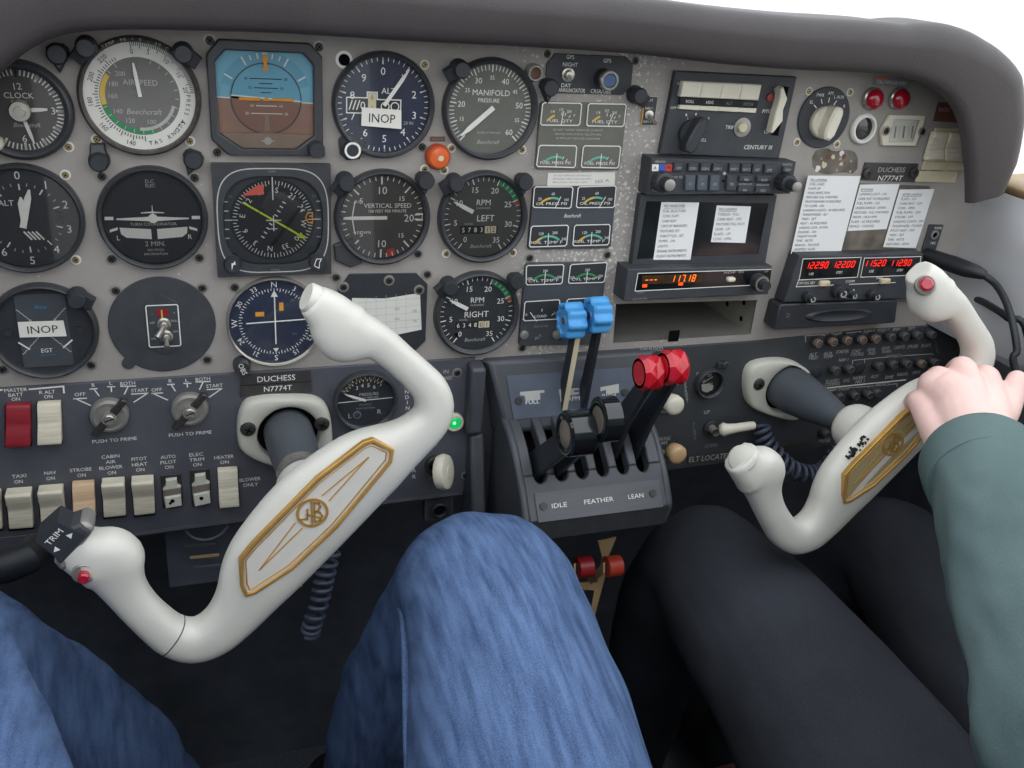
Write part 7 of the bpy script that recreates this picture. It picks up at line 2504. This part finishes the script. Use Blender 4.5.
# ================================================================ seats and people
def seat(label, x0, x1, y0, top):
    rt = thing('cockpit_seat', label, 'seat', ((x0 + x1) / 2, (y0 - .85) / 2, top))
    o = rt.location
    b = MB()
    b.prism(smooth_poly(rrect(x0, -1.02, x1, y0, .05, 3), 1), 0, .13, 'leather', .035, steps=4)
    # the prism was drawn in (x, y): stand it flat
    b.v = [(x - o.x, z - o.y, -y + -.13) for x, y, z in b.v]
    b.build('cushion', rt, smooth=60)
    b = MB(); pts = [(x0 + .03, y0 + .004), (x1 - .03, y0 + .004)]
    b.tube([(x0 + .02 - o.x, y0 + .002 - o.y, -.022), ((x0 + x1) / 2 - o.x, y0 + .006 - o.y, -.020), (x1 - .02 - o.x, y0 + .002 - o.y, -.022)], .004, 'leather', 10)
    b.tube([(x0 + .05 - o.x, y0 - .03 - o.y, .001), (x1 - .05 - o.x, y0 - .03 - o.y, .001)], .003, 'leather', 8); b.build('piping', rt)
    b = MB(); b.prism(smooth_poly(rrect(x0, .02, x1, .62, .06, 3), 1), 0, .10, 'leather', .03, steps=3)
    R = Matrix.Rotation(rad(12), 3, 'X')
    b.v = [tuple(R @ Vector((x - o.x, y, z)) + Vector((0, -1.04 - o.y, 0))) for x, y, z in b.v]
    b.build('backrest', rt, smooth=60)
    b = MB()
    for x in (x0 + .05, x1 - .05):
        b.box((x - o.x, (y0 - .75) / 2 - o.y + .05, -.235), (.03, .42, .20), 'mblack')
    b.build('seat_frame', rt)
    return rt


seat('oxblood leather seat under the person in black trousers', .340, .775, -.165, -.622)
seat('oxblood leather seat under the person in blue jeans', -.185, .245, -.36, -.625)

from mathutils import noise as mnoise


def folds(amp, sx, sy, sz, seed=0.0, fine=.35):
    def f(p):
        q = Vector((p.x * sx + seed, p.y * sy, p.z * sz))
        return amp * (mnoise.noise(q) + fine * mnoise.noise(q * 2.7))
    return f


def limb(b, pts, rs, mat, n=5, seg=24):
    q = cr([(*p, r) for p, r in zip(pts, rs)], n)
    b.tube([p[:3] for p in q], [p[3] for p in q], mat, seg)
    for p, r in ((q[0], q[0][3]), (q[-1], q[-1][3])):
        b.revolve([(r * math.cos(a), r * math.sin(a) * .8) for a in [rad(-80 + k * 20) for k in range(9)]], p[:3], (0, 0, 1), mat, 20)


# ---- person in jeans (the one who took the picture; only the lap and legs are in front of the camera)
J = thing('person', 'person in blue jeans, knees either side of the near control wheel', 'person', (0.03, -.75, -.60), 'people')
jo = J.location
b = MB()
S = lambda pts: [tuple(Vector(p) - jo) for p in pts]
RL = dict(hip=[(.105, -.78, -.50), (.120, -.60, -.455), (.138, -.44, -.402), (.153, -.31, -.353), (.163, -.225, -.330), (.162, -.175, -.348), (.146, -.130, -.43), (.120, -.08, -.56), (.112, -.03, -.72), (.10, .0, -.86)], r=[.105, .097, .087, .079, .072, .066, .062, .060, .058, .056])
limb(b, S(RL['hip']), RL['r'], 'denim')
LL_ = dict(hip=[(-.04, -.78, -.50), (-.11, -.60, -.450), (-.170, -.44, -.396), (-.214, -.31, -.346), (-.236, -.225, -.324), (-.232, -.175, -.343), (-.200, -.130, -.43), (-.145, -.08, -.56), (-.105, -.03, -.72), (-.07, .0, -.86)], r=[.105, .100, .094, .084, .075, .068, .066, .066, .062, .060])
limb(b, S(LL_['hip']), LL_['r'], 'denim')
limb(b, S([(-.06, -.82, -.49), (.03, -.84, -.47), (.13, -.82, -.49)]), [.11, .125, .11], 'denim')
fuse(b, 'jeans', .006, 3, J, noise=folds(.0060, 16, 9, 14, 3.1))
# inseam of the near leg, raised stitching
b = MB()


def seam_line(pts, r, w=.0028):
    b.tube([Vector(p) - jo for p in cr(pts, 6)], w, 'denimseam', 8)


for lg, sgn in ((RL, -1), (LL_, 1)):
    ps = []
    for p, r in list(zip(lg['hip'], lg['r']))[2:8]:
        ps.append((p[0] + sgn * r * .93, p[1] + .012, p[2] - r * .20))
    seam_line(ps, 0)
b.build('inseam_stitching', J)
# shoes on the rudder pedals
for x in (.10, -.07):
    b = MB()
    limb(b, S([(x, -.05, -.905), (x, .04, -.895), (x, .12, -.905), (x, .19, -.915)]), [.042, .046, .044, .034], 'shoe', 4, 18)
    fuse(b, 'shoe', .006, 2, J)
# shirt up to the chest
b = MB()
limb(b, S([(.035, -.85, -.42), (.035, -.89, -.28), (.035, -.96, -.12), (.035, -1.0, .0)]), [.135, .145, .16, .15], 'shirt', 5, 24)
fuse(b, 'shirt', .010, 3, J, noise=folds(.006, 10, 10, 12, 9))

# ---- person in black trousers and a grey-green sweater, left hand on the far wheel
B = thing('person', 'person in black trousers and grey-green sweater with one hand on the far control wheel', 'person', (.57, -.72, -.615), 'people')
bo_ = B.location
S2 = lambda pts: [tuple(Vector(p) - bo_) for p in pts]
b = MB()
limb(b, S2([(.49, -.72, -.535), (.485, -.55, -.525), (.478, -.38, -.500), (.470, -.24, -.470), (.462, -.13, -.445), (.456, -.065, -.445), (.458, -.02, -.52), (.47, .02, -.66), (.475, .05, -.82), (.475, .06, -.87)]), [.105, .102, .096, .088, .076, .064, .058, .057, .054, .054], 'pants')
limb(b, S2([(.63, -.72, -.545), (.655, -.55, -.535), (.680, -.38, -.515), (.695, -.24, -.49), (.702, -.13, -.465), (.705, -.06, -.465), (.70, -.02, -.53), (.68, .02, -.66), (.66, .05, -.82), (.66, .06, -.87)]), [.105, .102, .094, .082, .072, .062, .058, .057, .054, .054], 'pants')
limb(b, S2([(.47, -.80, -.50), (.56, -.82, -.49), (.65, -.80, -.50)]), [.11, .125, .11], 'pants')
fuse(b, 'trousers', .006, 3, B, noise=folds(.0050, 12, 9, 12, 7.7))
for x in (.475, .66):
    b = MB(); limb(b, S2([(x, .0, -.905), (x, .08, -.895), (x, .15, -.905), (x, .21, -.915)]), [.042, .046, .044, .034], 'shoe', 4, 18); fuse(b, 'shoe', .006, 2, B)

# sweater: torso and the sleeve of the left arm; it ends in a cuff at the wrist
Wr = P(978, 461, .262)
El = Vector((.425, -.52, -.255))
Sh = Vector((.43, -.80, .02))
ax = (Wr - El).normalized()
b = MB()
sl = [El.lerp(Wr, t) for t in (.0, .25, .5, .72, .88, .97)]
limb(b, S2([tuple(Sh), tuple(Sh.lerp(El, .5)), tuple(El + (El - Wr) * .04)] + [tuple(p) for p in sl[1:]]), [.085, .068, .060, .058, .054, .049, .0455, .0440], 'sweat', 5, 26)
limb(b, S2([(.57, -.86, -.46), (.57, -.88, -.30), (.57, -.93, -.12), (.57, -.95, .03)]), [.15, .155, .165, .14], 'sweat', 5, 26)
limb(b, S2([(.42, -.86, .03), (.57, -.93, .06), (.74, -.86, .03)]), [.08, .10, .08], 'sweat', 4, 20)
limb(b, S2([(.74, -.84, .02), (.765, -.78, -.16), (.755, -.62, -.30), (.71, -.46, -.38)]), [.080, .062, .054, .046], 'sweat', 5, 20)
fuse(b, 'sweater', .0055, 2, B, noise=folds(.0060, 10, 10, 26, 1.3))
b = MB()
c_ = El.lerp(Wr, .955) - bo_
b.revolve([(.0405, -.022), (.0462, -.020), (.0472, -.004), (.0468, .012), (.0440, .019), (.0400, .020), (.0385, .0)], c_, ax, 'sweat', 44)
b.build('sleeve_cuff', B, smooth=60)

# left hand, one continuous skin from the forearm to the finger ends
b = MB()
HN = YN
kn = [P(986, 376, .190), P(963, 368, .186), P(940, 377, .184), P(918, 400, .184)]          # index ... little finger knuckles
fl = [.0345, .0385, .0360, .0290]
fr = [.0098, .0100, .0094, .0082]
tips = []
for i, (k_, L_, r_) in enumerate(zip(kn, fl, fr)):
    d1 = (-HN * .70 + YX * .42 - YZ * .45).normalized()
    d2 = (-HN * .45 + YX * .20 - YZ * .85).normalized()
    d3 = (YX * .15 - YZ * .95).normalized()
    p1 = k_ + d1 * L_ * .80
    p2 = p1 + d2 * L_ * .72
    p3 = p2 + d3 * L_ * .40
    q = cr([tuple(Wr.lerp(k_, .72) - bo_), tuple(k_ - bo_), tuple(p1 - bo_), tuple(p2 - bo_), tuple(p3 - bo_)], 6)
    rr = [r_ * (1.10 - .28 * j / (len(q) - 1)) for j in range(len(q))]
    b.tube(q, rr, 'skin', 16)
    for e in (q[-1],):
        r_e = rr[-1]
        b.revolve([(r_e * math.cos(a), r_e * math.sin(a)) for a in [rad(-80 + k * 20) for k in range(9)]], e, (0, 0, 1), 'skin', 14)
    b.revolve([(r_ * 1.12 * math.cos(a), r_ * 1.05 * math.sin(a)) for a in [rad(-80 + k * 20) for k in range(9)]], k_ - bo_, (0, 0, 1), 'skin', 16)
    # metacarpal
    m0 = Wr + YU * (.016 - .011 * i) + ax * .004
    limb(b, [tuple(m0 - bo_), tuple(m0.lerp(k_, .5) - bo_ + HN * .003), tuple(k_ - bo_)], [.0195, .0165, r_ * 1.18], 'skin', 4, 18)
limb(b, [tuple(El.lerp(Wr, .80) - bo_), tuple(El.lerp(Wr, .93) - bo_), tuple(Wr + ax * .012 - bo_)], [.030, .028, .0275], 'skin', 4, 22)
# palm heel
limb(b, [tuple(Wr + ax * .010 - HN * .006 - bo_), tuple(Wr.lerp(kn[1], .5) - HN * .012 - bo_), tuple(Wr.lerp(kn[2], .85) - HN * .008 - bo_)], [.026, .026, .018], 'skin', 4, 20)
# thumb leaves the inner side of the palm, lies along the wheel
t0 = Wr.lerp(kn[0], .25) + YU * .016 - HN * .010
t1, t2, t3 = P(1000, 416, .232), P(1011, 396, .215), P(1017, 380, .200)
q = cr([tuple(t0 - bo_), tuple(t1 - bo_), tuple(t2 - bo_), tuple(t3 - bo_)], 6)
b.tube(q, [.0165 - .0075 * j / (len(q) - 1) for j in range(len(q))], 'skin', 16)
b.revolve([(.0092 * math.cos(a), .0092 * math.sin(a)) for a in [rad(-80 + k * 20) for k in range(9)]], q[-1], (0, 0, 1), 'skin', 14)
hand = fuse(b, 'left_hand', .0020, 4, B)
hand.name = 'hand'

# ================================================================ light and camera
w = bpy.data.worlds.new('daylight')
SC.world = w
w.use_nodes = True
nt = w.node_tree
bg = nt.nodes['Background']
geo = nt.nodes.new('ShaderNodeNewGeometry')
sep = nt.nodes.new('ShaderNodeSeparateXYZ')
nt.links.new(geo.outputs['Incoming'], sep.inputs[0])
rmp = nt.nodes.new('ShaderNodeValToRGB')
rmp.color_ramp.elements[0].position = 0.0
rmp.color_ramp.elements[0].color = (0.86, 0.93, 1.0, 1)
rmp.color_ramp.elements[1].position = 1.0
rmp.color_ramp.elements[1].color = (1.0, 0.98, 0.95, 1)
mp = nt.nodes.new('ShaderNodeMapRange')
mp.inputs['From Min'].default_value = -1.0
mp.inputs['From Max'].default_value = 1.0
nt.links.new(sep.outputs['Z'], mp.inputs['Value'])
nt.links.new(mp.outputs[0], rmp.inputs[0])
nt.links.new(rmp.outputs[0], bg.inputs[0])
bg.inputs[1].default_value = 2.2

cd = bpy.data.cameras.new('camera')
cam = bpy.data.objects.new('camera', cd)
COL.objects.link(cam)
cam.matrix_world = Matrix.Translation(CAM_P) @ CAM_R.to_4x4()
cd.sensor_fit = 'HORIZONTAL'
cd.sensor_width = 36.0
cd.lens = CAM_F * 36.0 / 1024.0
cd.clip_start = 0.01
cd.clip_end = 500
SC.camera = cam
SC.view_settings.view_transform = 'Standard'
SC.view_settings.look = 'None'
SC.view_settings.gamma = 1.0
SC.view_settings.use_curve_mapping = False
SC.view_settings.exposure = 0.0
SC.cycles.max_bounces = 8
SC.cycles.transparent_max_bounces = 12
